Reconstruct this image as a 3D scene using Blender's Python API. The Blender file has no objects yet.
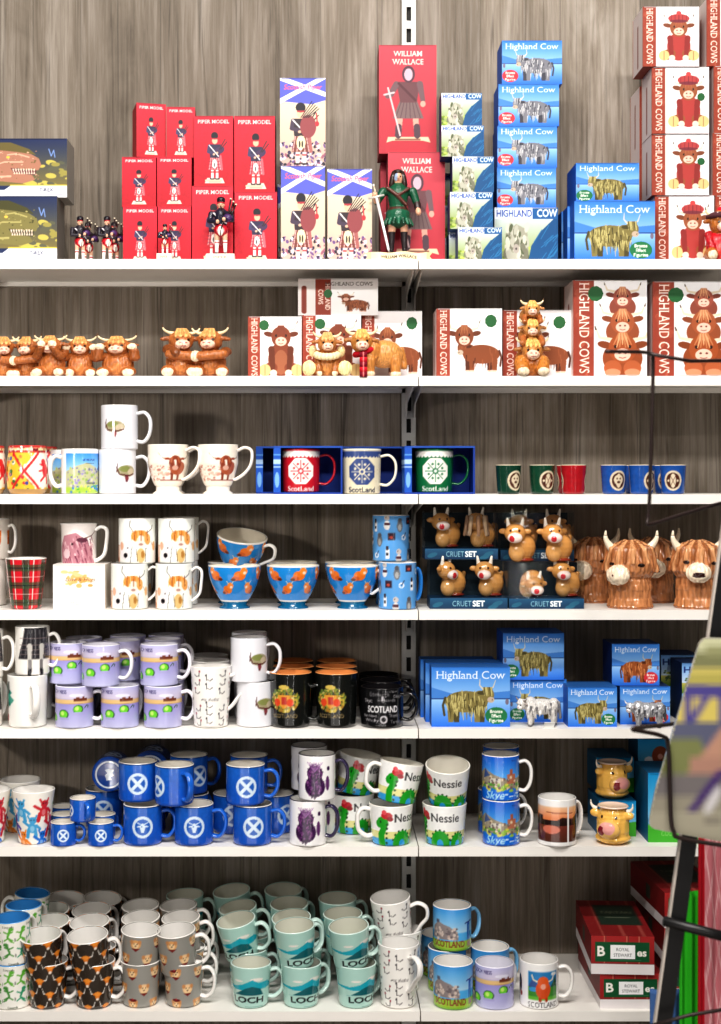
import bpy, math, random
import numpy as np
from mathutils import Vector, Matrix, Euler, noise
random.seed(7); np.random.seed(7)
PI = math.pi
SC = bpy.context.scene
COL = SC.collection
# ------------------------------------------------------------------ camera model (metres)
F, D, CX, CY, ZC = 1425.0, 3.0, 320.0, 480.0, 1.45
def PX(x, Y): return (x-CX)*(D+Y)/F
def PZ(y, Y): return ZC+(CY-y)*(D+Y)/F
WALL = 0.30
S = [0, ZC+.465, ZC+.219, ZC-.030, ZC-.274, ZC-.5235, ZC-.772, ZC-1.0965]   # shelf tops 1..7
# ------------------------------------------------------------------ colour
def lin(c):
    c = np.asarray(c, dtype=float)
    if c.max() > 1.001: c = c/255.
    c = np.clip(c, 0, 1)
    return np.where(c <= .04045, c/12.92, ((c+.055)/1.055)**2.4)
def L4(c): return tuple(lin(c))+(1.,)
# ------------------------------------------------------------------ materials
def nodes(name):
    m = bpy.data.materials.new(name); m.use_nodes = True
    nt = m.node_tree; b = nt.nodes['Principled BSDF']
    return m, nt, b
def vcmat(name, rough, coat=0., spec=.5, bump=0., scale=60., metal=0., var=.06):
    m, nt, b = nodes(name)
    at = nt.nodes.new('ShaderNodeAttribute'); at.attribute_name = 'Col'
    tc = nt.nodes.new('ShaderNodeTexCoord')
    nz = nt.nodes.new('ShaderNodeTexNoise'); nz.inputs['Scale'].default_value = scale; nz.inputs['Detail'].default_value = 3
    nt.links.new(tc.outputs['Object'], nz.inputs['Vector'])
    mr = nt.nodes.new('ShaderNodeMapRange'); mr.inputs['To Min'].default_value = 1-var; mr.inputs['To Max'].default_value = 1+var
    nt.links.new(nz.outputs['Fac'], mr.inputs['Value'])
    mx = nt.nodes.new('ShaderNodeVectorMath'); mx.operation = 'SCALE'
    nt.links.new(at.outputs['Color'], mx.inputs[0]); nt.links.new(mr.outputs['Result'], mx.inputs['Scale'])
    nt.links.new(mx.outputs[0], b.inputs['Base Color'])
    b.inputs['Roughness'].default_value = rough; b.inputs['Coat Weight'].default_value = coat
    b.inputs['Coat Roughness'].default_value = .04
    b.inputs['Specular IOR Level'].default_value = spec; b.inputs['Metallic'].default_value = metal
    if bump:
        bp = nt.nodes.new('ShaderNodeBump'); bp.inputs['Strength'].default_value = bump; bp.inputs['Distance'].default_value = .002
        nt.links.new(nz.outputs['Fac'], bp.inputs['Height']); nt.links.new(bp.outputs[0], b.inputs['Normal'])
    return m
CERAM = vcmat('glazed_ceramic', .2, .8, .4, var=.02)
CARD = vcmat('printed_card', .5, 0, .3, var=.03)
RESIN = vcmat('painted_resin', .36, .15, .4, bump=.25, scale=220, var=.1)
GLAZE = vcmat('glazed_figure', .2, .6, .5, var=.08, scale=90)
CLOTH = vcmat('cloth', .85, 0, .2, bump=.3, scale=400)
STEEL = vcmat('bright_steel', .28, 0, .5, metal=.9)
PEWTER = vcmat('silver_resin', .35, 0, .5, metal=.35)
def plain(name, col, rough, metal=0., var=.04, scale=15.):
    m, nt, b = nodes(name)
    tc = nt.nodes.new('ShaderNodeTexCoord'); nz = nt.nodes.new('ShaderNodeTexNoise'); nz.inputs['Scale'].default_value = scale
    nt.links.new(tc.outputs['Object'], nz.inputs['Vector'])
    cr = nt.nodes.new('ShaderNodeValToRGB'); c = lin(col)
    cr.color_ramp.elements[0].color = tuple(np.clip(c*(1-var), 0, 1))+(1,); cr.color_ramp.elements[1].color = tuple(np.clip(c*(1+var), 0, 1))+(1,)
    nt.links.new(nz.outputs['Fac'], cr.inputs['Fac']); nt.links.new(cr.outputs[0], b.inputs['Base Color'])
    b.inputs['Roughness'].default_value = rough; b.inputs['Metallic'].default_value = metal
    return m
SHELFW = plain('white_powder_coat', (238, 234, 228), .4)
BRKT = plain('bracket_white_metal', (215, 212, 205), .35)
UPR = plain('upright_grey_metal', (190, 188, 184), .35, .2)
DARK = plain('painted_slot_shade', (28, 24, 22), .7)
BLACKM = plain('black_metal', (16, 15, 16), .4)
BRONZE = plain('brown_wire', (48, 36, 34), .4, .3)
PALEM = plain('pale_edge', (200, 190, 180), .4)
def clearmat():
    m = bpy.data.materials.new('clear_plastic'); m.use_nodes = True; nt = m.node_tree
    nt.nodes.clear()
    o = nt.nodes.new('ShaderNodeOutputMaterial'); mx = nt.nodes.new('ShaderNodeMixShader')
    t = nt.nodes.new('ShaderNodeBsdfTransparent'); t.inputs[0].default_value = (.93, .95, .96, 1)
    g = nt.nodes.new('ShaderNodeBsdfGlossy'); g.inputs['Roughness'].default_value = .08
    lw = nt.nodes.new('ShaderNodeLayerWeight'); lw.inputs[0].default_value = .25
    mr = nt.nodes.new('ShaderNodeMapRange'); mr.inputs['To Min'].default_value = .02; mr.inputs['To Max'].default_value = .35
    nz = nt.nodes.new('ShaderNodeTexNoise'); nz.inputs['Scale'].default_value = 8
    bp = nt.nodes.new('ShaderNodeBump'); bp.inputs['Strength'].default_value = .15
    nt.links.new(nz.outputs['Fac'], bp.inputs['Height']); nt.links.new(bp.outputs[0], g.inputs['Normal'])
    nt.links.new(lw.outputs['Fresnel'], mr.inputs['Value']); nt.links.new(mr.outputs[0], mx.inputs[0])
    nt.links.new(t.outputs[0], mx.inputs[1]); nt.links.new(g.outputs[0], mx.inputs[2]); nt.links.new(mx.outputs[0], o.inputs[0])
    return m
CLEAR = clearmat()
# ------------------------------------------------------------------ vector-to-vertex-colour artwork
_tc = {}
def text_tris(s, bold=0., serif=False):
    k = (s, bold, serif)
    if k not in _tc:
        cu = bpy.data.curves.new('lettering', 'FONT'); cu.body = s; cu.offset = bold; cu.resolution_u = 3
        ob = bpy.data.objects.new('lettering', cu); me = ob.to_mesh(); me.calc_loop_triangles()
        v = np.array([(p.co.x, p.co.y) for p in me.vertices]) if len(me.vertices) else np.zeros((0, 2))
        t = [tuple(x.vertices) for x in me.loop_triangles]
        ob.to_mesh_clear(); bpy.data.objects.remove(ob); bpy.data.curves.remove(cu); v = v/.729
        if serif and len(v):
            # small slabs on every free stem end
            cnt = {}
            for tr in t:
                for i in range(3): e = tuple(sorted((tr[i], tr[(i+1) % 3]))); cnt.setdefault(e, []).append(tr)
            V = [tuple(q) for q in v]
            for (i, j), u in list(cnt.items()):
                if len(u) != 1: continue
                (xa, ya), (xb, yb) = v[i], v[j]; ln = abs(xa-xb)
                if abs(ya-yb) > .012 or not .05 < ln < .27: continue
                sg = 1 if np.mean([v[q][1] for q in u[0]]) > ya else -1; x0, x1 = min(xa, xb)-.085, max(xa, xb)+.085; n = len(V)
                V += [(x0, ya), (x1, ya), (x1, ya+sg*.06), (x0, ya+sg*.06)]; t = t+[(n, n+1, n+2), (n, n+2, n+3)]
            v = np.array(V)
        _tc[k] = (v, t)
    return _tc[k]
class Cv:
    """artwork for one surface: x in [-a/2, a/2], y in [0,1] (units of the height)"""
    def __init__(s, a, rows, bg, ss=2):
        s.a = a; s.h = rows; s.w = max(4, int(round(a*rows))); s.ss = ss
        s.H, s.W = s.h*ss, s.w*ss
        s.p = np.empty((s.H, s.W, 3)); s.p[:] = np.array(bg)/255.
        s.X = (np.arange(s.W)+.5)/s.W*a-a/2; s.Y = (np.arange(s.H)+.5)/s.H
    def _bb(s, x0, x1, y0, y1):
        i0 = max(0, int((x0+s.a/2)/s.a*s.W)-1); i1 = min(s.W, int((x1+s.a/2)/s.a*s.W)+2)
        j0 = max(0, int(y0*s.H)-1); j1 = min(s.H, int(y1*s.H)+2)
        if i1 <= i0 or j1 <= j0: return None
        XX, YY = np.meshgrid(s.X[i0:i1], s.Y[j0:j1])
        return (slice(j0, j1), slice(i0, i1)), XX, YY
    def _put(s, sl, m, col, al=1.):
        v = s.p[sl]; c = np.array(col)/255.
        v[m] = v[m]*(1-al)+c*al
    def ell(s, x, y, rx, ry, col, rot=0., al=1.):
        R = max(rx, ry); b = s._bb(x-R, x+R, y-R, y+R)
        if b is None: return
        sl, X, Y = b; c, d = math.cos(rot), math.sin(rot); u = (X-x)*c+(Y-y)*d; v = -(X-x)*d+(Y-y)*c
        s._put(sl, (u/rx)**2+(v/ry)**2 <= 1, col, al)
    def ring(s, x, y, r0, r1, col):
        b = s._bb(x-r1, x+r1, y-r1, y+r1)
        if b is None: return
        sl, X, Y = b; q = (X-x)**2+(Y-y)**2; s._put(sl, (q <= r1*r1) & (q >= r0*r0), col)
    def rect(s, x0, y0, x1, y1, col, al=1.):
        b = s._bb(x0, x1, y0, y1)
        if b is None: return
        sl, X, Y = b; s._put(sl, (X >= x0) & (X <= x1) & (Y >= y0) & (Y <= y1), col, al)
    def grad(s, y0, y1, c0, c1, x0=-9, x1=9):
        b = s._bb(max(x0, -s.a), min(x1, s.a), y0, y1)
        if b is None: return
        sl, X, Y = b; m = (X >= x0) & (X <= x1) & (Y >= y0) & (Y <= y1); t = np.clip((Y-y0)/(y1-y0), 0, 1)[..., None]
        g = (np.array(c0)*(1-t)+np.array(c1)*t)/255.; v = s.p[sl]; v[m] = g[m]
    def poly(s, P, col, al=1.):
        P = np.array(P, float); b = s._bb(P[:, 0].min(), P[:, 0].max(), P[:, 1].min(), P[:, 1].max())
        if b is None: return
        sl, X, Y = b; m = np.zeros(X.shape, bool); n = len(P)
        for i in range(n):
            xa, ya = P[i]; xb, yb = P[(i+1) % n]
            if ya == yb: continue
            m ^= ((ya > Y) != (yb > Y)) & (X < (xb-xa)*(Y-ya)/(yb-ya)+xa)
        s._put(sl, m, col, al)
    def line(s, P, w, col, w1=None, al=1.):
        w1 = w if w1 is None else w1; n = len(P)-1
        for i in range(n):
            a, b_ = np.array(P[i], float), np.array(P[i+1], float)
            ra = (w+(w1-w)*i/n)/2; rb = (w+(w1-w)*(i+1)/n)/2; r = max(ra, rb)
            b = s._bb(min(a[0], b_[0])-r, max(a[0], b_[0])+r, min(a[1], b_[1])-r, max(a[1], b_[1])+r)
            if b is None: continue
            sl, X, Y = b; d = b_-a; l2 = max(1e-9, d@d); t = np.clip(((X-a[0])*d[0]+(Y-a[1])*d[1])/l2, 0, 1)
            s._put(sl, (X-a[0]-t*d[0])**2+(Y-a[1]-t*d[1])**2 <= (ra+(rb-ra)*t)**2, col, al)
    def text(s, st, x, y, h, col, rot=0., maxw=None, bold=0., align='C', shear=0., serif=False):
        v, t = text_tris(st, bold, serif)
        if not len(v): return
        v = v.copy(); v[:, 0] -= v[:, 0].min(); wd = v[:, 0].max()*h; k = 1.
        if maxw and wd > maxw: k = maxw/wd
        if align == 'F': k = maxw/wd
        v[:, 0] = v[:, 0]*h*k; v[:, 1] *= h; v[:, 0] += shear*v[:, 1]
        if align != 'L': v[:, 0] -= wd*k/2
        c, d = math.cos(rot), math.sin(rot); v = np.stack([v[:, 0]*c-v[:, 1]*d+x, v[:, 0]*d+v[:, 1]*c+y], 1)
        for i, j, k2 in t:
            A, B, C_ = v[i], v[j], v[k2]
            b = s._bb(min(A[0], B[0], C_[0]), max(A[0], B[0], C_[0]), min(A[1], B[1], C_[1]), max(A[1], B[1], C_[1]))
            if b is None: continue
            sl, X, Y = b
            e = lambda P, Q: (Q[0]-P[0])*(Y-P[1])-(Q[1]-P[1])*(X-P[0])
            a1, a2, a3 = e(A, B), e(B, C_), e(C_, A)
            s._put(sl, ((a1 >= 0) & (a2 >= 0) & (a3 >= 0)) | ((a1 <= 0) & (a2 <= 0) & (a3 <= 0)), col)
    def speck(s, x0, y0, x1, y1, cols, n, r0, r1, st=1., rot=0., rng=None, clip=None):
        g = random.Random(rng if rng is not None else n)
        for _ in range(n):
            x, y = g.uniform(x0, x1), g.uniform(y0, y1); r = g.uniform(r0, r1)
            if clip and ((x-clip[0])/clip[2])**2+((y-clip[1])/clip[3])**2 > 1: continue
            s.ell(x, y, r, r*st, g.choice(cols), rot+g.uniform(-.3, .3))
    def mottle(s, amt, sc=6, seed=0):
        ny, nx = s.H//(s.ss*3)+2, s.W//(s.ss*3)+2; g = np.random.RandomState(seed).rand(ny, nx)
        yi = np.linspace(0, ny-1.01, s.H); xi = np.linspace(0, nx-1.01, s.W); y0 = yi.astype(int); x0 = xi.astype(int)
        fy = (yi-y0)[:, None]; fx = (xi-x0)[None]; q = g[np.ix_(y0, x0)]*(1-fy)*(1-fx)+g[np.ix_(y0+1, x0)]*fy*(1-fx)+g[np.ix_(y0, x0+1)]*(1-fy)*fx+g[np.ix_(y0+1, x0+1)]*fy*fx
        s.p = np.clip(s.p*(1+amt*(q[..., None]-.5)*2), 0, 1)
    def out(s):
        return lin(s.p.reshape(s.h, s.ss, s.w, s.ss, 3).mean((1, 3)))
# ------------------------------------------------------------------ meshes
def mesh(name, V, Fc, cols, mat, smooth=True):
    me = bpy.data.meshes.new(name); me.from_pydata([tuple(v) for v in V], [], Fc)
    if cols is not None:
        at = me.color_attributes.new('Col', 'FLOAT_COLOR', 'POINT')
        c = np.ones((len(V), 4), np.float32); c[:, :3] = np.clip(cols, 0, 1); at.data.foreach_set('color', c.ravel())
    me.materials.append(mat)
    me.polygons.foreach_set('use_smooth', [smooth]*len(me.polygons)); me.update()
    return me
class MB:
    """collects pieces into ONE mesh with per-vertex colour (linear)"""
    def __init__(s): s.V = []; s.F = []; s.C = []; s.n = 0
    def add(s, V, Fc, C):
        V = np.asarray(V, float); C = np.broadcast_to(np.asarray(C, float), (len(V), 3))
        s.V.append(V); s.C.append(C); s.F += [tuple(i+s.n for i in f) for f in Fc]; s.n += len(V)
    def grid(s, O, U, W, arr):
        h, w = arr.shape[:2]; u = np.linspace(0, 1, w); v = np.linspace(0, 1, h)
        V = (np.array(O)[None, None]+v[:, None, None]*np.array(W)+u[None, :, None]*np.array(U)).reshape(-1, 3)
        Fc = [(j*w+i, j*w+i+1, (j+1)*w+i+1, (j+1)*w+i) for j in range(h-1) for i in range(w-1)]
        s.add(V, Fc, arr.reshape(-1, 3))
    def quad(s, P, col): s.add(P, [(0, 1, 2, 3)], lin(col))
    def box(s, x0, x1, y0, y1, z0, z1, col):
        V = [(x, y, z) for z in (z0, z1) for y in (y0, y1) for x in (x0, x1)]
        s.add(V, [(0, 2, 3, 1), (4, 5, 7, 6), (0, 1, 5, 4), (2, 6, 7, 3), (0, 4, 6, 2), (1, 3, 7, 5)], lin(col))
    def lathe(s, prof, nu=48, col=None, cols=None, a0=0.):
        P = np.array(prof, float); t = (np.arange(nu)+.5)/nu*2*PI-PI
        V = np.stack([P[:, 0, None]*np.sin(t), -P[:, 0, None]*np.cos(t), np.repeat(P[:, 1, None], nu, 1)], 2).reshape(-1, 3)
        n = len(P); Fc = [(j*nu+i, j*nu+(i+1) % nu, (j+1)*nu+(i+1) % nu, (j+1)*nu+i) for j in range(n-1) for i in range(nu)]
        C = np.broadcast_to(lin(col), (len(V), 3)) if cols is None else np.asarray(cols).reshape(-1, 3)
        s.add(V, Fc, C)
    def tube(s, P, r, col, n=10, flat=(1., 1.), up=(0, 1, 0), caps=True):
        P = [Vector(p) for p in P]; m = len(P); R = r if hasattr(r, '__len__') else [r]*m; V = []
        for i, p in enumerate(P):
            d = (P[min(i+1, m-1)]-P[max(i-1, 0)]).normalized(); u = Vector(up); u = (u-d*u.dot(d))
            if u.length < 1e-4: u = Vector((1, 0, 0)); u = u-d*u.dot(d)
            u.normalize(); w = d.cross(u)
            for k in range(n):
                a = 2*PI*k/n; V.append(tuple(p+u*(math.cos(a)*R[i]*flat[0])+w*(math.sin(a)*R[i]*flat[1])))
        Fc = [(j*n+i, j*n+(i+1) % n, (j+1)*n+(i+1) % n, (j+1)*n+i) for j in range(m-1) for i in range(n)]
        if caps: Fc += [tuple(range(n-1, -1, -1)), tuple((m-1)*n+i for i in range(n))]
        s.add(V, Fc, lin(col))
    def ball(s, c, r, col, n=14):
        r = (r, r, r) if not hasattr(r, '__len__') else r; V = []; m = n//2
        for j in range(m+1):
            ph = PI*j/m
            for i in range(n): th = 2*PI*i/n; V.append((c[0]+r[0]*math.sin(ph)*math.cos(th), c[1]+r[1]*math.sin(ph)*math.sin(th), c[2]+r[2]*math.cos(ph)))
        s.add(V, [(j*n+i, (j+1)*n+i, (j+1)*n+(i+1) % n, j*n+(i+1) % n) for j in range(m) for i in range(n)], lin(col))
    def build(s, name, mat, smooth=True):
        return mesh(name, np.concatenate(s.V), s.F, np.concatenate(s.C), mat, smooth)
def smoothpath(P, n=6):
    """Catmull-Rom through the points"""
    P = [Vector(p) for p in P]; Q = [P[0]*2-P[1]]+P+[P[-1]*2-P[-2]]; out = []
    for i in range(1, len(Q)-2):
        for k in range(n):
            t = k/n; a, b, c, d = Q[i-1], Q[i], Q[i+1], Q[i+2]
            out.append(.5*((2*b)+(c-a)*t+(2*a-5*b+4*c-d)*t*t+(3*b-a-3*c+d)*t**3))
    return out+[P[-1]]
# --- smooth modelled bodies: union of ellipsoids and tapered capsules, remeshed into one skin
def E(c, r, col, rot=(0, 0, 0), paint=False): return ('E', c, r if hasattr(r, '__len__') else (r, r, r), col, rot, paint)
def C(a, b, r0, r1, col): return ('C', a, b, r0, r1, col)
def blob(name, prims, voxel=.0016, fur=0., fs=260., mat=None, flat_base=True, streak=.0, smooth=2):
    mb = MB()
    for p in prims:
        if p[0] == 'E':
            if p[5]: continue
            m = MB(); m.ball((0, 0, 0), p[2], (128, 128, 128), 20); R = np.array(Euler(p[4]).to_matrix())
            mb.add(m.V[0]@R.T+np.array(p[1]), m.F, (0, 0, 0))
        else:
            a, b = Vector(p[1]), Vector(p[2]); k = 5
            mb.ball(a, p[3], (0, 0, 0), 14); mb.ball(b, p[4], (0, 0, 0), 14)
            mb.tube([a.lerp(b, i/k) for i in range(k+1)], [p[3]+(p[4]-p[3])*i/k for i in range(k+1)], (0, 0, 0), 14, up=(.3, .9, .2))
    me = mb.build('tmp', mat or RESIN); ob = bpy.data.objects.new('tmp', me); COL.objects.link(ob)
    md = ob.modifiers.new('r', 'REMESH'); md.mode = 'VOXEL'; md.voxel_size = voxel
    if smooth: sm = ob.modifiers.new('s', 'SMOOTH'); sm.factor = .5; sm.iterations = smooth
    dg = bpy.context.evaluated_depsgraph_get(); ev = ob.evaluated_get(dg); m2 = ev.to_mesh()
    n = len(m2.vertices); V = np.empty(n*3); m2.vertices.foreach_get('co', V); V = V.reshape(-1, 3)
    N = np.empty(n*3); m2.vertices.foreach_get('normal', N); N = N.reshape(-1, 3)
    Fc = [tuple(p.vertices) for p in m2.polygons]; ev.to_mesh_clear()
    bpy.data.objects.remove(ob); bpy.data.meshes.remove(me)
    best = np.full(n, 9.); Cc = np.zeros((n, 3)); Pt = np.full(n, False)
    for p in prims:
        if p[0] == 'E':
            R = np.array(Euler(p[4]).to_matrix()); q = (V-np.array(p[1]))@R; rr = np.array(p[2]); d = (np.linalg.norm(q/rr, axis=1)-1)*rr.min()
            col = p[3]
            if p[5]:
                m = d < 0; Cc[m] = lin(col); Pt |= m; continue
        else:
            a, b = np.array(p[1]), np.array(p[2]); ab = b-a; t = np.clip(((V-a)@ab)/max(1e-12, ab@ab), 0, 1)
            d = np.linalg.norm(V-a-t[:, None]*ab, axis=1)-(p[3]+(p[4]-p[3])*t); col = p[5]
        m = (d < best) & ~Pt; best[m] = d[m]; Cc[m] = lin(col)
    if fur or streak:
        q = np.array([noise.noise(Vector((v[0]*fs, v[1]*fs, v[2]*fs*.22))) for v in V])
        if fur: V = V+N*(q*fur*(~Pt))[:, None]
        if streak: Cc = Cc*np.where(Pt, 1, 1+streak*q)[:, None]
    if flat_base: V[:, 2] = np.maximum(V[:, 2], 0)
    return mesh(name, V, Fc, Cc, mat or RESIN)
# ------------------------------------------------------------------ scene objects
def link(o, parent=None):
    COL.objects.link(o)
    if parent: o.parent = parent
    return o
def tag(o, label, cat, group=None, kind=None):
    if label: o['label'] = label
    if cat: o['category'] = cat
    if group: o['group'] = group
    if kind: o['kind'] = kind
    return o
class Spec:
    """one kind of thing: a single mesh, or parts [(name, mesh, loc, rot, label, subparts)]"""
    def __init__(s, name, cat, me=None, parts=None, w=1., h=1.): s.name = name; s.cat = cat; s.me = me; s.parts = parts; s.w = w; s.h = h
def put(sp, label, group, loc, rot=(0, 0, 0), sc=(1, 1, 1), hrot=None, skip=()):
    if sp.me is not None: o = bpy.data.objects.new(sp.name, sp.me)
    else: o = bpy.data.objects.new(sp.name, None); o.empty_display_size = .02
    link(o); o.location = loc; o.rotation_euler = rot; o.scale = sc; tag(o, label, sp.cat, group)
    def kids(parts, par):
        for q in parts:
            nm, me, lc, rt = q[:4]
            if nm in skip: continue
            c = link(bpy.data.objects.new(nm, me), par); c.location = lc; c.rotation_euler = rt
            if nm == 'handle' and hrot is not None: c.rotation_euler = (0, 0, math.radians(hrot))
            if len(q) > 4 and q[4]: c['label'] = q[4]
            if len(q) > 5 and q[5]: kids(q[5], c)
    if sp.parts: kids(sp.parts, o)
    return o
DY = 0.
def M(sp, xc, Y, zb, label, group=None, hrot=None, tilt=(0, 0), rz=0., s=1., skip=()):
    """stand a thing with its centre at photo column xc, depth Y, base height zb"""
    Y += DY
    put(sp, label, group, (PX(xc, Y), Y, zb), (math.radians(tilt[0]), math.radians(tilt[1]), math.radians(rz)), (s if hasattr(s, '__len__') else (s, s, s)), hrot, skip)
    return zb+sp.h*(s[2] if hasattr(s, '__len__') else s)
def B(sp, x0, x1, ytop, Y, zb, label, group=None, rz=0., ds=1.):
    """stand a carton whose front (at depth Y) spans columns x0..x1 up to row ytop"""
    Y += min(0, DY+.004); k = (D+Y)/F; w = (x1-x0)*k; zt = PZ(ytop, Y); h = zt-zb
    put(sp, label, group, (PX((x0+x1)/2, Y), Y, zb), (0, 0, math.radians(rz)), (w/sp.w, ds, h/sp.h))
    return zt
# ================================================================== 2-D drawing routines used on cartons and mugs
def mixc(a, b, t): return tuple(a[i]*(1-t)+b[i]*t for i in range(3))
def cow_side(cv, cx, by, Lb, f, cs, seed=1, muz=(190, 170, 150), horn=(215, 205, 180), hoof=None, fur=90):
    """long-haired cow in side view, nose to the left when f=1; cs = dark, mid, light"""
    g = random.Random(seed); d, m, l = cs; X = lambda x: cx+f*x*Lb
    for lx, c in ((-.3, d), (.24, d), (-.2, m), (.36, m)):
        cv.poly([(X(lx-.07), by+.3*Lb), (X(lx+.08), by+.3*Lb), (X(lx+.055), by), (X(lx-.055), by)], c)
        if hoof: cv.rect(min(X(lx-.055), X(lx+.055)), by, max(X(lx-.055), X(lx+.055)), by+.05*Lb, hoof)
    cv.ell(X(.04), by+.42*Lb, .45*Lb, .22*Lb, m); cv.ell(X(-.26), by+.45*Lb, .17*Lb, .2*Lb, m)
    cv.line([(X(.48), by+.5*Lb), (X(.53), by+.35*Lb), (X(.5), by+.15*Lb)], .05*Lb, d)
    for _ in range(fur):
        a = g.uniform(0, 2*PI); q = g.uniform(0, 1)**.5; x, y = .03+.46*q*math.cos(a), .41+.24*q*math.sin(a)
        cv.line([(X(x), by+y*Lb), (X(x+g.uniform(-.03, .02)), by+(y-g.uniform(.08, .2))*Lb)], .03*Lb, g.choice([d, m, l, l]), .008*Lb)
    hx, hy = -.42, .56
    cv.line([(X(hx+.03), by+(hy+.1)*Lb), (X(hx-.12), by+(hy+.16)*Lb), (X(hx-.17), by+(hy+.3)*Lb)], .035*Lb, horn, .012*Lb)
    cv.line([(X(hx+.08), by+(hy+.1)*Lb), (X(hx+.17), by+(hy+.2)*Lb), (X(hx+.16), by+(hy+.33)*Lb)], .035*Lb, horn, .012*Lb)
    cv.ell(X(hx), by+hy*Lb, .14*Lb, .15*Lb, m); cv.ell(X(hx+.12), by+(hy+.04)*Lb, .1*Lb, .04*Lb, d)
    cv.ell(X(hx-.07), by+(hy-.1)*Lb, .075*Lb, .06*Lb, muz); cv.ell(X(hx-.1), by+(hy-.1)*Lb, .012*Lb, .012*Lb, (60, 40, 35))
    for _ in range(16):
        x = hx+g.uniform(-.1, .1); cv.line([(X(x), by+(hy+.15)*Lb), (X(x-.02), by+(hy-.02)*Lb)], .025*Lb, g.choice([d, l, m, l]), .008*Lb)
def cow_head(cv, x, y, r, c, fr, muz=(235, 195, 175), horn=(225, 210, 185), tip=(70, 50, 40), spread=1.):
    for f in (-1, 1):
        cv.line([(x+f*.6*r, y+.55*r), (x+f*1.35*r*spread, y+.75*r), (x+f*1.6*r*spread, y+1.45*r)], .28*r, horn, .08*r)
        cv.line([(x+f*1.57*r*spread, y+1.3*r), (x+f*1.62*r*spread, y+1.5*r)], .12*r, tip, .06*r)
        cv.ell(x+f*1.2*r, y+.25*r, .5*r, .24*r, mixc(c, (40, 15, 5), .25), f*.2)
    cv.ell(x, y, .95*r, 1.0*r, c)
    cv.ell(x, y-.42*r, .55*r, .42*r, muz); cv.ell(x-.2*r, y-.3*r, .09*r, .07*r, (110, 50, 45)); cv.ell(x+.2*r, y-.3*r, .09*r, .07*r, (110, 50, 45))
    cv.line([(x-.22*r, y-.6*r), (x, y-.66*r), (x+.22*r, y-.6*r)], .06*r, (150, 80, 70))
    for f in (-1, 1): cv.ell(x+f*.48*r, y+.12*r, .1*r, .12*r, (30, 18, 14))
    for k in range(7):
        q = -.6+.2*k; cv.line([(x+q*.4*r, y+1.0*r), (x+q*r, y+(.15+.12*math.cos(k*2.1))*r)], .17*r, fr if k % 2 else mixc(fr, c, .45), .06*r)
def cow_sit(cv, x, y, s, c, fr, dress=None, sole=(222, 190, 130), hoof=(235, 215, 195), arm=True):
    """sitting cow seen from the front; y = base, s = total height"""
    d = mixc(c, (50, 20, 8), .35)
    cv.ell(x, y+.3*s, .24*s, .3*s, dress or c); cv.ell(x, y+.25*s, .13*s, .22*s, dress or mixc(c, (255, 210, 160), .2))
    for f in (-1, 1):
        cv.ell(x+f*.22*s, y+.13*s, .16*s, .11*s, c, f*-.3); cv.ell(x+f*.3*s, y+.11*s, .11*s, .11*s, sole); cv.line([(x+f*.3*s, y+.02*s), (x+f*.3*s, y+.2*s)], .012*s, (150, 110, 70))
        if arm: cv.line([(x+f*.18*s, y+.48*s), (x+f*.15*s, y+.12*s)], .12*s, d if not dress else mixc(dress, (40, 0, 0), .25), .09*s); cv.ell(x+f*.14*s, y+.06*s, .065*s, .06*s, hoof)
    cow_head(cv, x, y+.7*s, .19*s, c, fr)
def vtext(cv, st, x, y, h, ln, col, bold=.0):
    """title running down the left edge, large initials"""
    cv.text(st, x, y, h, col, rot=-PI/2, maxw=ln, align='F', bold=bold)
SKIN = (225, 180, 150)
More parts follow.
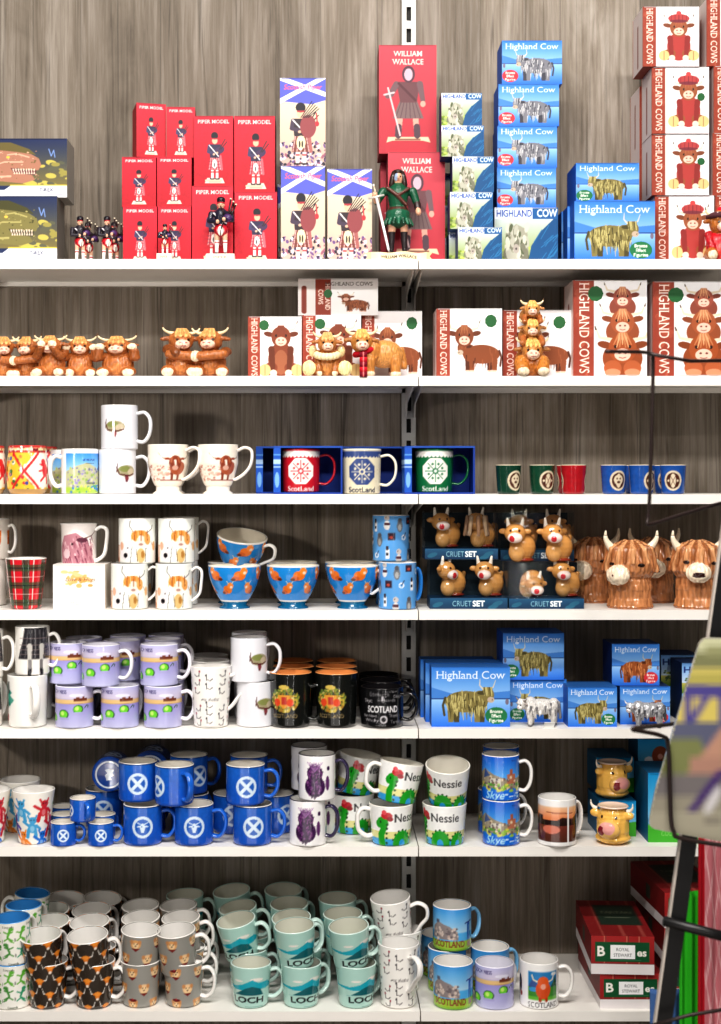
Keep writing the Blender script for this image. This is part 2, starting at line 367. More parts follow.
def piper2(cv, x, y, h, coat=(48, 44, 72), kilt=(190, 70, 80), base=True):
    u = h
    if base:
        cv.poly([(x-.2*u, y), (x+.2*u, y), (x+.15*u, y+.1*u), (x-.15*u, y+.1*u)], (226, 212, 196)); cv.rect(x-.12*u, y+.01*u, x+.12*u, y+.035*u, (190, 170, 150)); y += .07*u; u = .93*h
    for f in (-1, 1):
        cv.ell(x+f*.055*u, y+.015*u, .055*u, .022*u, (40, 25, 28)); cv.rect(x+f*.05*u-.028*u, y+.02*u, x+f*.05*u+.028*u, y+.19*u, (240, 225, 222))
        cv.rect(x+f*.05*u-.028*u, y+.13*u, x+f*.05*u+.028*u, y+.16*u, (205, 80, 80))
    cv.poly([(x-.09*u, y+.45*u), (x+.09*u, y+.45*u), (x+.14*u, y+.19*u), (x-.14*u, y+.19*u)], kilt)
    for k in range(5): cv.line([(x-.08*u+.04*k*u, y+.44*u), (x-.12*u+.06*k*u, y+.2*u)], .01*u, (245, 200, 200))
    for k in range(3): cv.line([(x-.13*u, y+.24*u+.06*k*u), (x+.13*u, y+.24*u+.06*k*u)], .01*u, (110, 40, 60))
    cv.ell(x-.005*u, y+.31*u, .05*u, .09*u, (240, 236, 228)); cv.ell(x-.01*u, y+.29*u, .012*u, .05*u, (40, 30, 34))
    cv.line([(x+.12*u, y+.46*u), (x+.15*u, y+.2*u)], .05*u, mixc(kilt, (230, 140, 150), .4))
    cv.poly([(x-.13*u, y+.7*u), (x+.13*u, y+.7*u), (x+.1*u, y+.43*u), (x-.1*u, y+.43*u)], coat)
    cv.line([(x-.12*u, y+.67*u), (x-.14*u, y+.55*u), (x-.03*u, y+.52*u)], .06*u, mixc(coat, (110, 90, 140), .3))
    cv.ell(x+.1*u, y+.58*u, .11*u, .07*u, mixc(coat, (90, 50, 90), .5), .4); cv.line([(x+.1*u, y+.6*u), (x+.22*u, y+.8*u)], .018*u, (50, 35, 40)); cv.line([(x+.13*u, y+.6*u), (x+.26*u, y+.75*u)], .018*u, (50, 35, 40))
    cv.line([(x+.02*u, y+.56*u), (x+.01*u, y+.42*u)], .018*u, (45, 32, 36)); cv.line([(x-.12*u, y+.68*u), (x+.08*u, y+.46*u)], .02*u, (235, 230, 230))
    cv.ell(x-.02*u, y+.5*u, .025*u, .02*u, SKIN); cv.ell(x+.05*u, y+.53*u, .025*u, .02*u, SKIN)
    cv.ell(x, y+.78*u, .06*u, .075*u, SKIN); cv.ell(x-.005*u, y+.87*u, .075*u, .075*u, (30, 26, 36)); cv.rect(x-.06*u, y+.8*u, x+.06*u, y+.825*u, (170, 50, 60))
def warrior2(cv, x, y, h, fade=0.):
    c = lambda q: mixc(q, (205, 60, 75), fade)
    u = h
    cv.poly([(x-.28*u, y+.005*u), (x-.2*u, y+.03*u), (x+.2*u, y+.03*u), (x+.3*u, y+.005*u), (x+.27*u, y+.08*u), (x-.26*u, y+.08*u)], c((236, 214, 176))); cv.rect(x-.17*u, y+.035*u, x+.17*u, y+.055*u, c((120, 90, 70)))
    for f in (-1, 1):
        cv.line([(x+f*.1*u, y+.36*u), (x+f*.12*u, y+.12*u)], .075*u, c((214, 170, 150))); cv.line([(x+f*.12*u, y+.21*u), (x+f*.125*u, y+.1*u)], .085*u, c((62, 56, 66)))
    cv.poly([(x-.1*u, y+.56*u), (x+.12*u, y+.56*u), (x+.21*u, y+.32*u), (x-.2*u, y+.32*u)], c((105, 98, 96)))
    for k in range(6): cv.line([(x-.08*u+.035*k*u, y+.55*u), (x-.16*u+.065*k*u, y+.33*u)], .012*u, c((78, 72, 74)))
    cv.poly([(x-.15*u, y+.8*u), (x+.16*u, y+.8*u), (x+.12*u, y+.53*u), (x-.1*u, y+.53*u)], c((88, 62, 66)))
    cv.line([(x-.15*u, y+.77*u), (x-.22*u, y+.64*u), (x-.26*u, y+.62*u)], .08*u, c((96, 84, 88))); cv.line([(x+.16*u, y+.77*u), (x+.2*u, y+.55*u)], .085*u, c((96, 84, 88)), .06*u); cv.ell(x+.2*u, y+.51*u, .035*u, .04*u, c((214, 170, 150)))
    cv.line([(x-.26*u, y+.72*u), (x-.1*u, y+.1*u)], .022*u, c((222, 206, 206))); cv.line([(x-.31*u, y+.63*u), (x-.18*u, y+.66*u)], .022*u, c((226, 206, 206)))
    cv.ell(x+.01*u, y+.9*u, .085*u, .11*u, c((62, 48, 60))); cv.ell(x+.01*u, y+.895*u, .055*u, .08*u, c((206, 184, 196)))
    cv.line([(x-.12*u, y+.78*u), (x+.1*u, y+.56*u)], .03*u, c((66, 44, 48)))
# ================================================================== cartons
def carton(name, cat, w, d, h, front, side=(200, 40, 50), top=None, left=None, right=None, parts=None, mat=None):
    b = MB(); b.grid((-w/2, 0, 0), (w, 0, 0), (0, 0, h), front.out())
    if left is not None: b.grid((-w/2, d, 0), (0, -d, 0), (0, 0, h), left.out())
    else: b.quad([(-w/2, d, 0), (-w/2, 0, 0), (-w/2, 0, h), (-w/2, d, h)], side)
    if right is not None: b.grid((w/2, 0, 0), (0, d, 0), (0, 0, h), right.out())
    else: b.quad([(w/2, 0, 0), (w/2, d, 0), (w/2, d, h), (w/2, 0, h)], side)
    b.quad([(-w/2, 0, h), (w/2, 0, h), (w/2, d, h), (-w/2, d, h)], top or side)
    b.quad([(-w/2, d, h-.0008), (w/2, d, h-.0008), (w/2, d, 0), (-w/2, d, 0)], side); b.quad([(-w/2, 0, 0), (-w/2, d, 0), (w/2, d, 0), (w/2, 0, 0)], side)
    # tuck flap lip along the top of the front
    b.box(-w/2+.003, w/2-.003, -.0006, .0, h-.0016, h-.0006, tuple(front.p[-2, front.W//2]*255*.8))
    me = b.build(name, mat or CARD, False)
    if parts is None: return Spec(name, cat, me, None, w, h)
    return Spec(name, cat, None, [('box', me, (0, 0, 0), (0, 0, 0))]+parts, w, h)
SP = {}
# --- red piper cartons
def a_piper(a, rows, big):
    cv = Cv(a, rows, (190, 22, 44)); cv.grad(0, 1, (176, 14, 34), (200, 34, 56)); cv.mottle(.05, seed=3)
    piper2(cv, .02 if big else 0, .05 if big else .06, .76 if big else .72)
    cv.text('PIPER MODEL', 0, .895, .05, (250, 225, 220), maxw=a*.8, align='F', bold=.012, serif=True)
    if big: cv.rect(-.13, .075, .13, .1, (200, 186, 160))
    return cv
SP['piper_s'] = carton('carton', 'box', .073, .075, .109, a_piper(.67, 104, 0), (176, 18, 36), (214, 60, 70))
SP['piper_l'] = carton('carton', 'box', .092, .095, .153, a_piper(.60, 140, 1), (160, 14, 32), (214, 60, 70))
# --- tall tartan-and-saltire piper cartons
def a_tall():
    a = .51; cv = Cv(a, 180, (222, 200, 172)); cv.grad(0, .7, (190, 160, 150), (228, 208, 178))
    cv.poly([(-.3, 1), (.3, 1), (.3, .76), (.1, .7), (-.3, .74)], (86, 92, 190)); cv.line([(-.28, .72), (.26, 1.02)], .05, (238, 238, 250)); cv.line([(-.26, 1.0), (.28, .8)], .05, (238, 238, 250))
    g = random.Random(4)
    for _ in range(150):
        x, y = g.uniform(-.26, .26), g.uniform(0, .27)*(1 if _ % 3 else .6)
        cv.ell(x, y, g.uniform(.006, .02), g.uniform(.008, .03), g.choice([(60, 50, 80), (230, 225, 235), (110, 80, 130), (200, 190, 210), (40, 34, 50), (150, 90, 110)]), g.uniform(-1, 1))
    piper2(cv, -.02, .02, .74, (52, 40, 46), (120, 66, 54), False)
    cv.ell(.06, .45, .09, .13, (140, 66, 70)); cv.ell(-.02, .27, .05, .075, (240, 225, 180)); cv.ell(-.035, .25, .01, .04, (50, 40, 40)); cv.ell(-.005, .25, .01, .04, (50, 40, 40))
    for k in range(5): cv.line([(-.02+.02*k, .55), (.1+.02*k, .73-.02*k)], .01, (40, 34, 40))
    cv.line([(.15, .6), (.16, .5)], .014, (210, 50, 60)); cv.ell(.16, .48, .022, .03, (210, 50, 60))
    cv.text('Scottish Piper', 0, .868, .06, (214, 92, 120), maxw=.42, align='F', bold=.02, shear=.15)
    return cv
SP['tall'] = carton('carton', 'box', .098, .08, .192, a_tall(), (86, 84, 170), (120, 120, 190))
# --- red warrior cartons
def a_war(f):
    a = .535; cv = Cv(a, 190, (204, 52, 68)); cv.grad(0, 1, (176, 44, 58), (192, 66, 80)); warrior2(cv, .0, .1, .7, f)
    cv.text('WILLIAM', 0, .895, .05, (252, 226, 214), maxw=.27, align='F', bold=.01, serif=True); cv.text('WALLACE', 0, .82, .05, (252, 226, 214), maxw=.29, align='F', bold=.01, serif=True)
    return cv
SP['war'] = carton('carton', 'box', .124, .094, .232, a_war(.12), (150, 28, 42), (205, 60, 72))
# --- small green-and-blue cow cartons
def a_hcs(a, big=False):
    cv = Cv(a, 90 if big else 64, (170, 185, 140)); cv.grad(.1, .8, (140, 158, 80), (196, 206, 206)); cv.speck(-a/2, 0, a*.15, .35, [(120, 146, 40), (176, 190, 96), (90, 112, 44)], 60, .02, .06, .6, rng=2)
    cv.poly([(-.3, .1), (-.42, .55), (-.2, .72), (.02, .62), (.05, .2), (-.05, 0), (-.3, 0)], (158, 156, 138)); cv.speck(-.42, 0, .02, .66, [(206, 204, 186), (116, 116, 98), (178, 176, 160), (84, 92, 66)], 90, .02, .05, 2.2, rng=5)
    cv.ell(-.2, .3, .06, .08, (170, 160, 150)); cv.ell(-.2, .3, .02, .02, (70, 60, 60))
    cv.poly([(.02, 0), (.1, .35), (.3, .6), (.6, .85), (1, .9), (1, 0)], (16, 78, 128)); g = random.Random(6)
    for _ in range(16):
        x = g.uniform(.1, a/2); y = g.uniform(.05, .5); cv.line([(x, y), (x+.16, y+g.uniform(.05, .25))], .012, (40, 120, 170))
    cv.rect(-a/2, .8, a/2, 1, (226, 234, 246)); cv.rect(.12, .8, a/2, 1, (22, 90, 150))
    cv.text('HIGHLAND', -a/2+.05, .84, .12, (30, 60, 150), maxw=a*.55, align='L', bold=.02); cv.text('COW', a/2-.22, .84, .13, (244, 248, 252), maxw=.4, bold=.02)
    return cv
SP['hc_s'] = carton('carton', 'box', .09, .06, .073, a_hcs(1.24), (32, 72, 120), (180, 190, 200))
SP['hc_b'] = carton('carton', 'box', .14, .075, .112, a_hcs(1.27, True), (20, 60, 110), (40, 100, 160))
# --- blue figurine cartons
def a_fig(a, rows, cs, f, oval, seed=1, otxt=True):
    cv = Cv(a, rows, (96, 160, 228)); cv.grad(.35, 1, (172, 208, 244), (52, 124, 212)); cv.grad(0, .46, (40, 108, 214), (150, 196, 242))
    cv.poly([(-a/2, .46), (-a/2, .66), (-a/4, .56), (0, .52), (a/4, .57), (a/2, .6), (a/2, .46)], (70, 130, 206)); cv.line([(-a/2, .47), (a/2, .47)], .015, (30, 60, 120))
    cv.ell(f*-a*.46, .42, .03, .05, (120, 110, 130))
    cow_side(cv, f*.08 if oval == 'r' else -f*.06*0-.05*(1 if oval == 'g' else 0), .08, .66*min(a, 1.35)/1.3*1.18, f, cs, seed)
    cv.text('Highland Cow', 0, .8, .135, (238, 244, 252), maxw=a*.88, align='F', bold=-.004, serif=True)
    ox = -a/2+.2 if oval == 'r' or (oval == 'gl') else a/2-.24
    oc = (205, 52, 62) if oval[0] == 'r' else (34, 116, 70)
    cv.ell(ox, .19, .19, .14, oc)
    for k, t in enumerate(('Bronze', 'Effect', 'Figurine')): cv.text(t, ox, .235-.075*k, .055, (246, 240, 232), maxw=.27, bold=.03)
    return cv
BRZ = ((74, 66, 34), (128, 116, 66), (190, 178, 116)); SIL = ((62, 62, 72), (120, 120, 128), (196, 194, 196)); RED = ((96, 46, 22), (150, 80, 40), (200, 130, 80))
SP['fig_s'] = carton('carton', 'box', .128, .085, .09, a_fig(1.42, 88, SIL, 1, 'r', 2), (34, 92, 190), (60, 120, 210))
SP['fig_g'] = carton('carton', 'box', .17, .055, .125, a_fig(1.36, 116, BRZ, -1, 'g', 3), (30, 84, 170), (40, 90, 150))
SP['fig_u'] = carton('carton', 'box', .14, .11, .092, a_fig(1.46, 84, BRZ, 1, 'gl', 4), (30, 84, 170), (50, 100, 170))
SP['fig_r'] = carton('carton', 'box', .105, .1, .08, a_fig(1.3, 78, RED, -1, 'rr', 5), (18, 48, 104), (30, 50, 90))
def a_h():
    cv = Cv(1.0, 60, (120, 170, 220)); cv.grad(.3, 1, (200, 215, 235), (110, 165, 225)); cv.grad(0, .35, (70, 110, 40), (190, 180, 90)); cv.text('HIGHLAND', -.45, .68, .2, (24, 50, 120), align='L', bold=.03); cv.speck(-.4, .1, .4, .5, [(90, 120, 50), (160, 170, 80), (60, 80, 50)], 40, .02, .06, rng=8); return cv
SP['hbox'] = carton('carton', 'box', .08, .1, .085, a_h(), (16, 40, 84), (24, 50, 96))
# --- white-and-rust cow cartons with a title down the edge
RUST = (150, 62, 44)
def edge_title(cv, a, wd=.22):
    cv.rect(-a/2, 0, -a/2+wd, 1, RUST); g = random.Random(3)
    for _ in range(26): cv.ell(-a/2+g.uniform(.04, max(.041, wd-.04)), g.uniform(0, 1), g.uniform(.01, .04), g.uniform(.01, .05), mixc(RUST, (200, 110, 80), g.uniform(0, .5)))
    cv.rect(-a/2+wd, 0, a/2, 1, (240, 236, 234)) if False else None
    cv.text('HIGHLAND COWS', -a/2+wd*.30, .51, wd*.5, (250, 232, 220), rot=-PI/2, maxw=.92, align='F', bold=.0, serif=True)
def a_hcw(a, rows, kind):
    cv = Cv(a, rows, (238, 235, 236)); cv.grad(0, 1, (226, 222, 224), (244, 242, 243)); wd = .21 if kind != 'lie' else .0; c = (138, 70, 40); fr = (205, 140, 95); x = wd/2+.0
    if kind == 'tam':
        cow_sit(cv, x+.02, .1, .78, (150, 84, 52), (170, 100, 70), (172, 62, 58)); y = .8
        cv.ell(x+.02, .80, .17, .075, (176, 66, 66)); cv.ell(x+.02, .755, .15, .025, (120, 50, 60)); cv.ell(x+.02, .89, .04, .035, (205, 70, 70))
        for k in range(5): cv.line([(x-.1+.06*k, .75), (x-.1+.06*k, .86)], .008, (110, 40, 50))
    elif kind == 'sit': cow_sit(cv, x, .04, .9, (128, 62, 38), (120, 58, 40))
    elif kind == 'stand':
        cow_side(cv, x+.06, .08, .62, 1, ((84, 40, 22), (132, 70, 38), (150, 84, 50)), 6, hoof=(225, 190, 170), fur=14); cow_head(cv, x-.18, .6, .15, (126, 64, 36), (168, 104, 66))
    elif kind == 'stack':
        for k, (yy, r, q) in enumerate(((.82, .1, (150, 76, 60)), (.57, .125, (164, 86, 50)), (.3, .15, (160, 78, 36)))):
            cv.ell(x+.02, yy-.1, r*1.35, r*1.15, mixc(q, (60, 25, 10), .15)); cow_head(cv, x+.02, yy, r, q, (222, 164, 120), spread=1.15)
        for f in (-1, 1): cv.ell(x+.02+f*.1, .1, .09, .08, (176, 92, 52)); cv.ell(x+.02+f*.1, .055, .08, .04, (205, 140, 105))
    cv.rect(-a*.3+x, .025, a*.3+x, .032, (170, 165, 165))
    edge_title(cv, a, wd)
    return cv
def side_hcw(a):
    cv = Cv(a, 50, (225, 218, 216)); cv.rect(-a/2, 0, a/2, 1, (196, 120, 104)); cv.rect(-a/2+.04, 0, a/2-.05, 1, (222, 206, 202)); cv.line([(0, .1), (0, .75)], .06, (130, 60, 50)); return cv
def dot_mesh(r):
    b = MB(); n = 9; V = [(r*math.cos(2*PI*k/n), -.0006, r*math.sin(2*PI*k/n)) for k in range(n)]; b.add(V+[(v[0], 0, v[2]) for v in V], [tuple(range(n-1, -1, -1))]+[(k, (k+1) % n, n+(k+1) % n, n+k) for k in range(n)], lin((38, 96, 52)))
    return b.build('sticker', CARD, False)
def hcw(w, d, h, kind, rows, dot=None, r=.011, side=None):
    f = a_hcw(w/h, rows, kind); l = side_hcw(d/h)
    return carton('carton', 'box', w, d, h, f, RUST if not side else side, (232, 228, 226), left=l, parts=[('sticker', dot_mesh(r), (dot[0]*w, 0, dot[1]*h), (0, 0, 0), 'round green sticker')] if dot else None)
SP['tam'] = hcw(.125, .1, .139, 'tam', 130, (.36, .55), .0085)
SP['tam0'] = hcw(.125, .1, .139, 'tam', 130)
SP['sit'] = hcw(.117, .1, .129, 'sit', 120, (-.2, .86))
SP['stand'] = hcw(.14, .1, .138, 'stand', 130, (.33, .82), .013)
SP['stack'] = hcw(.16, .12, .213, 'stack', 190, (-.2, .86), .017)
def a_lie():
    a = 1.63; cv = Cv(a, 70, (240, 238, 238)); cv.rect(-a/2, 0, -a/2+.36, 1, (236, 230, 228)); cv.line([(-a/2+.13, .1), (-a/2+.13, .75)], .1, (140, 60, 45)); cv.rect(-a/2+.36, 0, -a/2+.67, 1, RUST)
    cv.text('HIGHLAND', -a/2+.56, .5, .1, (250, 232, 220), rot=-PI/2, maxw=.7, align='F', bold=.02); cv.text('COWS', -a/2+.42, .5, .1, (250, 232, 220), rot=-PI/2, maxw=.4, align='F', bold=.02)
    cow_side(cv, .36, .1, .5, 1, ((84, 40, 22), (132, 70, 38), (170, 100, 62)), 6, hoof=(225, 190, 170)); cow_head(cv, .16, .48, .1, (126, 64, 36), (168, 104, 66))
    cv.text('HIGHLAND COWS', .22, .8, .11, (90, 84, 84), maxw=.95, align='F', serif=True)
    return cv
SP['lie'] = carton('carton', 'box', .168, .1, .073, a_lie(), (222, 214, 210), (246, 244, 242), parts=[('sticker', dot_mesh(.009), (-.021, 0, .043), (0, 0, 0), 'round green sticker')])
# --- dinosaur cartons
def a_dino(a, head, light):
    cv = Cv(a, 112, (30, 44, 84)); cv.grad(.2, 1, (120, 108, 60), (26, 40, 84)); cv.speck(-a/2, .2, a/2, .6, [(150, 140, 70), (90, 90, 70), (190, 176, 84)], 60, .03, .1, .5, rng=3)
    d, m, l = head; ox = .02
    cv.poly([(-a/2, .32), (-a/2, .8), (-.3, .88), (-.05, .86), (.25, .78), (.46, .66), (.5, .55), (.45, .46), (.3, .47), (.1, .5), (.1, .42), (.35, .38), (.4, .3), (.2, .24), (-.1, .27)], m)
    cv.poly([(-.5, .84), (-.3, .93), (.0, .93), (.3, .82), (.42, .72), (.1, .77), (-.2, .8)], d)
    cv.poly([(.0, .5), (.42, .46), (.4, .38), (.05, .42)], (96, 46, 50) if light else (60, 56, 36))
    for k in range(9): cv.poly([(.03+.042*k, .49), (.06+.042*k, .485), (.05+.042*k, .42)], (246, 222, 200)); cv.poly([(.05+.04*k, .4), (.08+.04*k, .395), (.065+.04*k, .45)], (246, 222, 200))
    cv.line([(-.05, .72), (.1, .74), (.3, .68)], .02, l); cv.line([(-.4, .5), (-.1, .6), (.2, .6)], .02, l); cv.line([(-.3, .35), (0, .36)], .03, l); cv.ell(-.04, .68, .03, .02, (230, 190, 80)); cv.ell(.4, .62, .02, .012, d)
    cv.speck(-a/2, .3, .45, .8, [l, d, m], 120, .006, .018, .6, rng=9)
    cv.poly([(-a/2, 0), (a/2, 0), (a/2, .2), (.0, .2), (-.1, .13), (-a/2, .13)], (226, 226, 232)); cv.line([(-.0, .21), (a/2, .21)], .02, (214, 190, 60)); cv.text('T-REX', a/2-.34, .105, .06, (60, 66, 90), maxw=.3, bold=.02); cv.rect(a/2-.55, .05, a/2-.08, .065, (150, 150, 165))
    cv.line([(a/2-.3, .82), (a/2-.26, .7), (a/2-.22, .8), (a/2-.2, .68)], .015, (120, 150, 210))
    return cv
SP['dino_p'] = carton('carton', 'box', .23, .09, .125, a_dino(1.84, ((104, 92, 50), (170, 118, 96), (222, 176, 150)), True), (150, 146, 138), (190, 188, 184))
SP['dino_g'] = carton('carton', 'box', .21, .09, .13, a_dino(1.6, ((70, 68, 34), (124, 116, 66), (176, 166, 104)), False), (110, 106, 100), (190, 188, 184))
# --- other cartons
def a_gift():
    cv = Cv(1.07, 90, (228, 224, 221)); g = random.Random(5)
    for _ in range(34): cv.ell(g.gauss(0, .14), .68+g.gauss(0, .07), g.uniform(.03, .08), g.uniform(.02, .05), g.choice([(236, 178, 110), (240, 196, 140), (226, 160, 88)]))
    cv.ell(.0, .52, .06, .05, (236, 176, 110)); cv.text('Love & Hugs', .02, .62, .09, (120, 84, 50), maxw=.6, align='F', shear=.3); cv.rect(-.2, .265, .2, .275, (190, 186, 182)); cv.text('MUG & COASTER', 0, .14, .032, (140, 134, 130), maxw=.36, align='F'); cv.text('GIFT SET', 0, .08, .032, (140, 134, 130)); return cv
SP['gift'] = carton('carton', 'box', .113, .1, .105, a_gift(), (226, 216, 204), (238, 232, 226))
def a_ccoo(sl):
    cv = Cv(1.0, 70, (60, 160, 210)); cv.grad(.35, 1, (120, 190, 226), (20, 140, 200)); cv.poly([(-.5, 0), (.5, 0), (.5, .42), (.1, .36), (-.5, .26)], (70, 170, 50)); cv.ell(-.2, .55, .12, .07, (235, 240, 246)); cv.ell(.35, .62, .1, .05, (235, 240, 246))
    cv.ell(.1, .64, .22, .2, (150, 72, 40)); cv.ell(.1, .62, .07, .06, (224, 160, 140)); cv.ell(-.35, .4, .05, .03, (230, 225, 225)); cv.text('COO MUG', 0, .1, .07, (150, 210, 120), maxw=.5); return cv
SP['coobox'] = carton('carton', 'box', .076, .13, .088, a_ccoo(0), (18, 92, 132), (16, 86, 126))
def a_shirt():
    a = 1.55; cv = Cv(a, 90, (150, 34, 36)); cv.grad(0, 1, (140, 28, 30), (166, 44, 44))
    for x in (-.45, .1, .4): cv.line([(x, 0), (x, 1)], .02, (200, 120, 100)); cv.line([(x+.04, 0), (x+.04, 1)], .01, (90, 60, 50))
    cv.rect(-a/2, 0, a/2, .28, (228, 222, 222)); cv.line([(-a/2, .28), (a/2, .28)], .02, (110, 30, 30)); cv.rect(-a/2+.1, .33, a/2-.12, .84, (18, 84, 48)); cv.text('B', -a/2+.25, .48, .26, (244, 240, 232), bold=.03); cv.text('es', a/2-.31, .48, .2, (244, 240, 232), bold=.03); cv.rect(-.3, .37, .45, .385, (90, 150, 110))
    return cv
def a_shtop():
    cv = Cv(.6, 60, (120, 26, 28)); 
    for x in (-.18, .02, .2): cv.line([(x, 0), (x, 1)], .015, (170, 100, 84))
    cv.rect(-.16, .3, .24, .86, (30, 44, 34)); cv.text('TARTAN', .04, .62, .07, (120, 120, 100), maxw=.3, align='F'); cv.rect(-.08, .5, .16, .515, (90, 96, 80)); return cv
def shirt():
    w, d, h = .133, .25, .078; b = MB(); b.grid((-w/2, 0, 0), (w, 0, 0), (0, 0, h), a_shirt().out()); b.grid((-w/2, 0, h), (w, 0, 0), (0, d, 0), a_shtop().out())
    cs = Cv(3.2, 40, (118, 26, 28)); cs.rect(-1.6, 0, 1.6, .28, (222, 216, 216)); cs.rect(-.1, .4, .3, .8, (60, 70, 60))
    b.grid((-w/2, d, 0), (0, -d, 0), (0, 0, h), cs.out()); b.grid((w/2, 0, 0), (0, d, 0), (0, 0, h), cs.out()); b.quad([(-w/2, d, 0), (w/2, d, 0), (w/2, d, h-.001), (-w/2, d, h-.001)], (110, 24, 26)); b.quad([(-w/2, 0, 0), (w/2, 0, 0), (w/2, d, 0), (-w/2, d, 0)], (220, 215, 215))
    st = Cv(2.0, 40, (246, 246, 246)); st.text('ROYAL', 0, .56, .24, (80, 80, 84), maxw=1.1); st.text('STEWART', 0, .16, .24, (80, 80, 84), maxw=1.5)
    q = MB(); q.grid((-.026, -.0008, 0), (.052, 0, 0), (0, 0, .028), st.out()); q.box(-.026, .026, -.0007, 0, 0, .028, (240, 240, 240))
    return Spec('carton', 'box', None, [('box', b.build('box', CARD, False), (0, 0, 0), (0, 0, 0)), ('sticker', q.build('sticker', CARD, False), (-.0, -.0003, .032), (0, 0, 0), 'white lettered sticker')], w, h)
SP['shirt'] = shirt()
# --- open-fronted blue mug cartons (the mug inside is a thing of its own)
def mugcarton():
    w, d, h = .15, .1, .104; t = .0022; b = MB(); c = (20, 58, 146); dk = (12, 38, 104)
    b.box(-w/2, w/2, 0, d, 0, t, c); b.box(-w/2, w/2, 0, d, h-t, h, c); b.box(-w/2, w/2, d-t, d, t, h-t, (14, 48, 130)); b.box(w/2-t, w/2, 0, d-t, t, h-t, c)
    b.box(-w/2+.003, -w/2+.003+t, 0, d-t, t, h-t, dk)
    cs = Cv(.17, 70, (28, 84, 180)); cs.rect(-.085, .62, .085, .72, (170, 200, 230)); cs.rect(-.085, .55, .085, .58, (170, 200, 230)); cs.ell(0, .3, .05, .16, (120, 170, 220)); cs.rect(-.085, .8, .085, .83, (90, 150, 210))
    b.grid((-w/2, -.0005, 0), (.0155, 0, 0), (0, 0, h), cs.out())
    cl = Cv(.96, 60, (28, 84, 180)); cl.rect(-.5, .62, .5, .72, (170, 200, 230)); cl.rect(-.5, .55, .5, .58, (170, 200, 230)); cl.ell(0, .3, .14, .18, (120, 170, 220)); b.grid((-w/2-.0003, d, 0), (0, -d, 0), (0, 0, h), cl.out())
    f = .004
    b.box(-w/2, w/2, -.0008, 0, 0, f, c); b.box(-w/2, w/2, -.0008, 0, h-f, h, (34, 78, 166)); b.box(w/2-f, w/2, -.0008, 0, f, h-f, c)
    return Spec('carton', 'box', b.build('carton', CARD, False), None, w, h)
SP['mugcarton'] = mugcarton()
# --- clear boxes with a lettered navy base
def cruetbox():
    w, d, h, t = .155, .085, .1, .022; b = MB(); cv = Cv(w/t, 34, (24, 64, 96)); cv.grad(0, 1, (18, 50, 80), (34, 84, 118)); cv.text('CRUET', -.62, .25, .52, (150, 196, 210), maxw=1.7, align='C', bold=-.008); cv.text('SET', .9, .25, .52, (244, 248, 250), bold=.03)
    for x, y in ((-2.8, .4), (2.6, .5), (2.2, .2)): cv.ell(x, y, .5, .2, (40, 96, 122), .3)
    b.grid((-w/2, -.0005, 0), (w, 0, 0), (0, 0, t), cv.out()); b.box(-w/2, w/2, 0, d, 0, t, (20, 54, 84)); b.box(-w/2, w/2, d-.002, d, t, h-.004, (18, 40, 52))
    g = MB(); z0 = t; 
    g.quad([(-w/2, 0, z0), (w/2, 0, z0), (w/2, 0, h), (-w/2, 0, h)], (255, 255, 255)); g.quad([(-w/2, d-.003, z0), (-w/2, 0, z0), (-w/2, 0, h), (-w/2, d-.003, h)], (255, 255, 255)); g.quad([(w/2, 0, z0), (w/2, d-.003, z0), (w/2, d-.003, h), (w/2, 0, h)], (255, 255, 255)); g.quad([(-w/2, 0, h), (w/2, 0, h), (w/2, d-.003, h), (-w/2, d-.003, h)], (255, 255, 255))
    return Spec('display_box', 'box', None, [('base', b.build('base', CARD, False), (0, 0, 0), (0, 0, 0), 'navy lettered base'), ('cover', g.build('cover', CLEAR, False), (0, 0, 0), (0, 0, 0), 'clear plastic cover')], w, h)
SP['cruetbox'] = cruetbox()
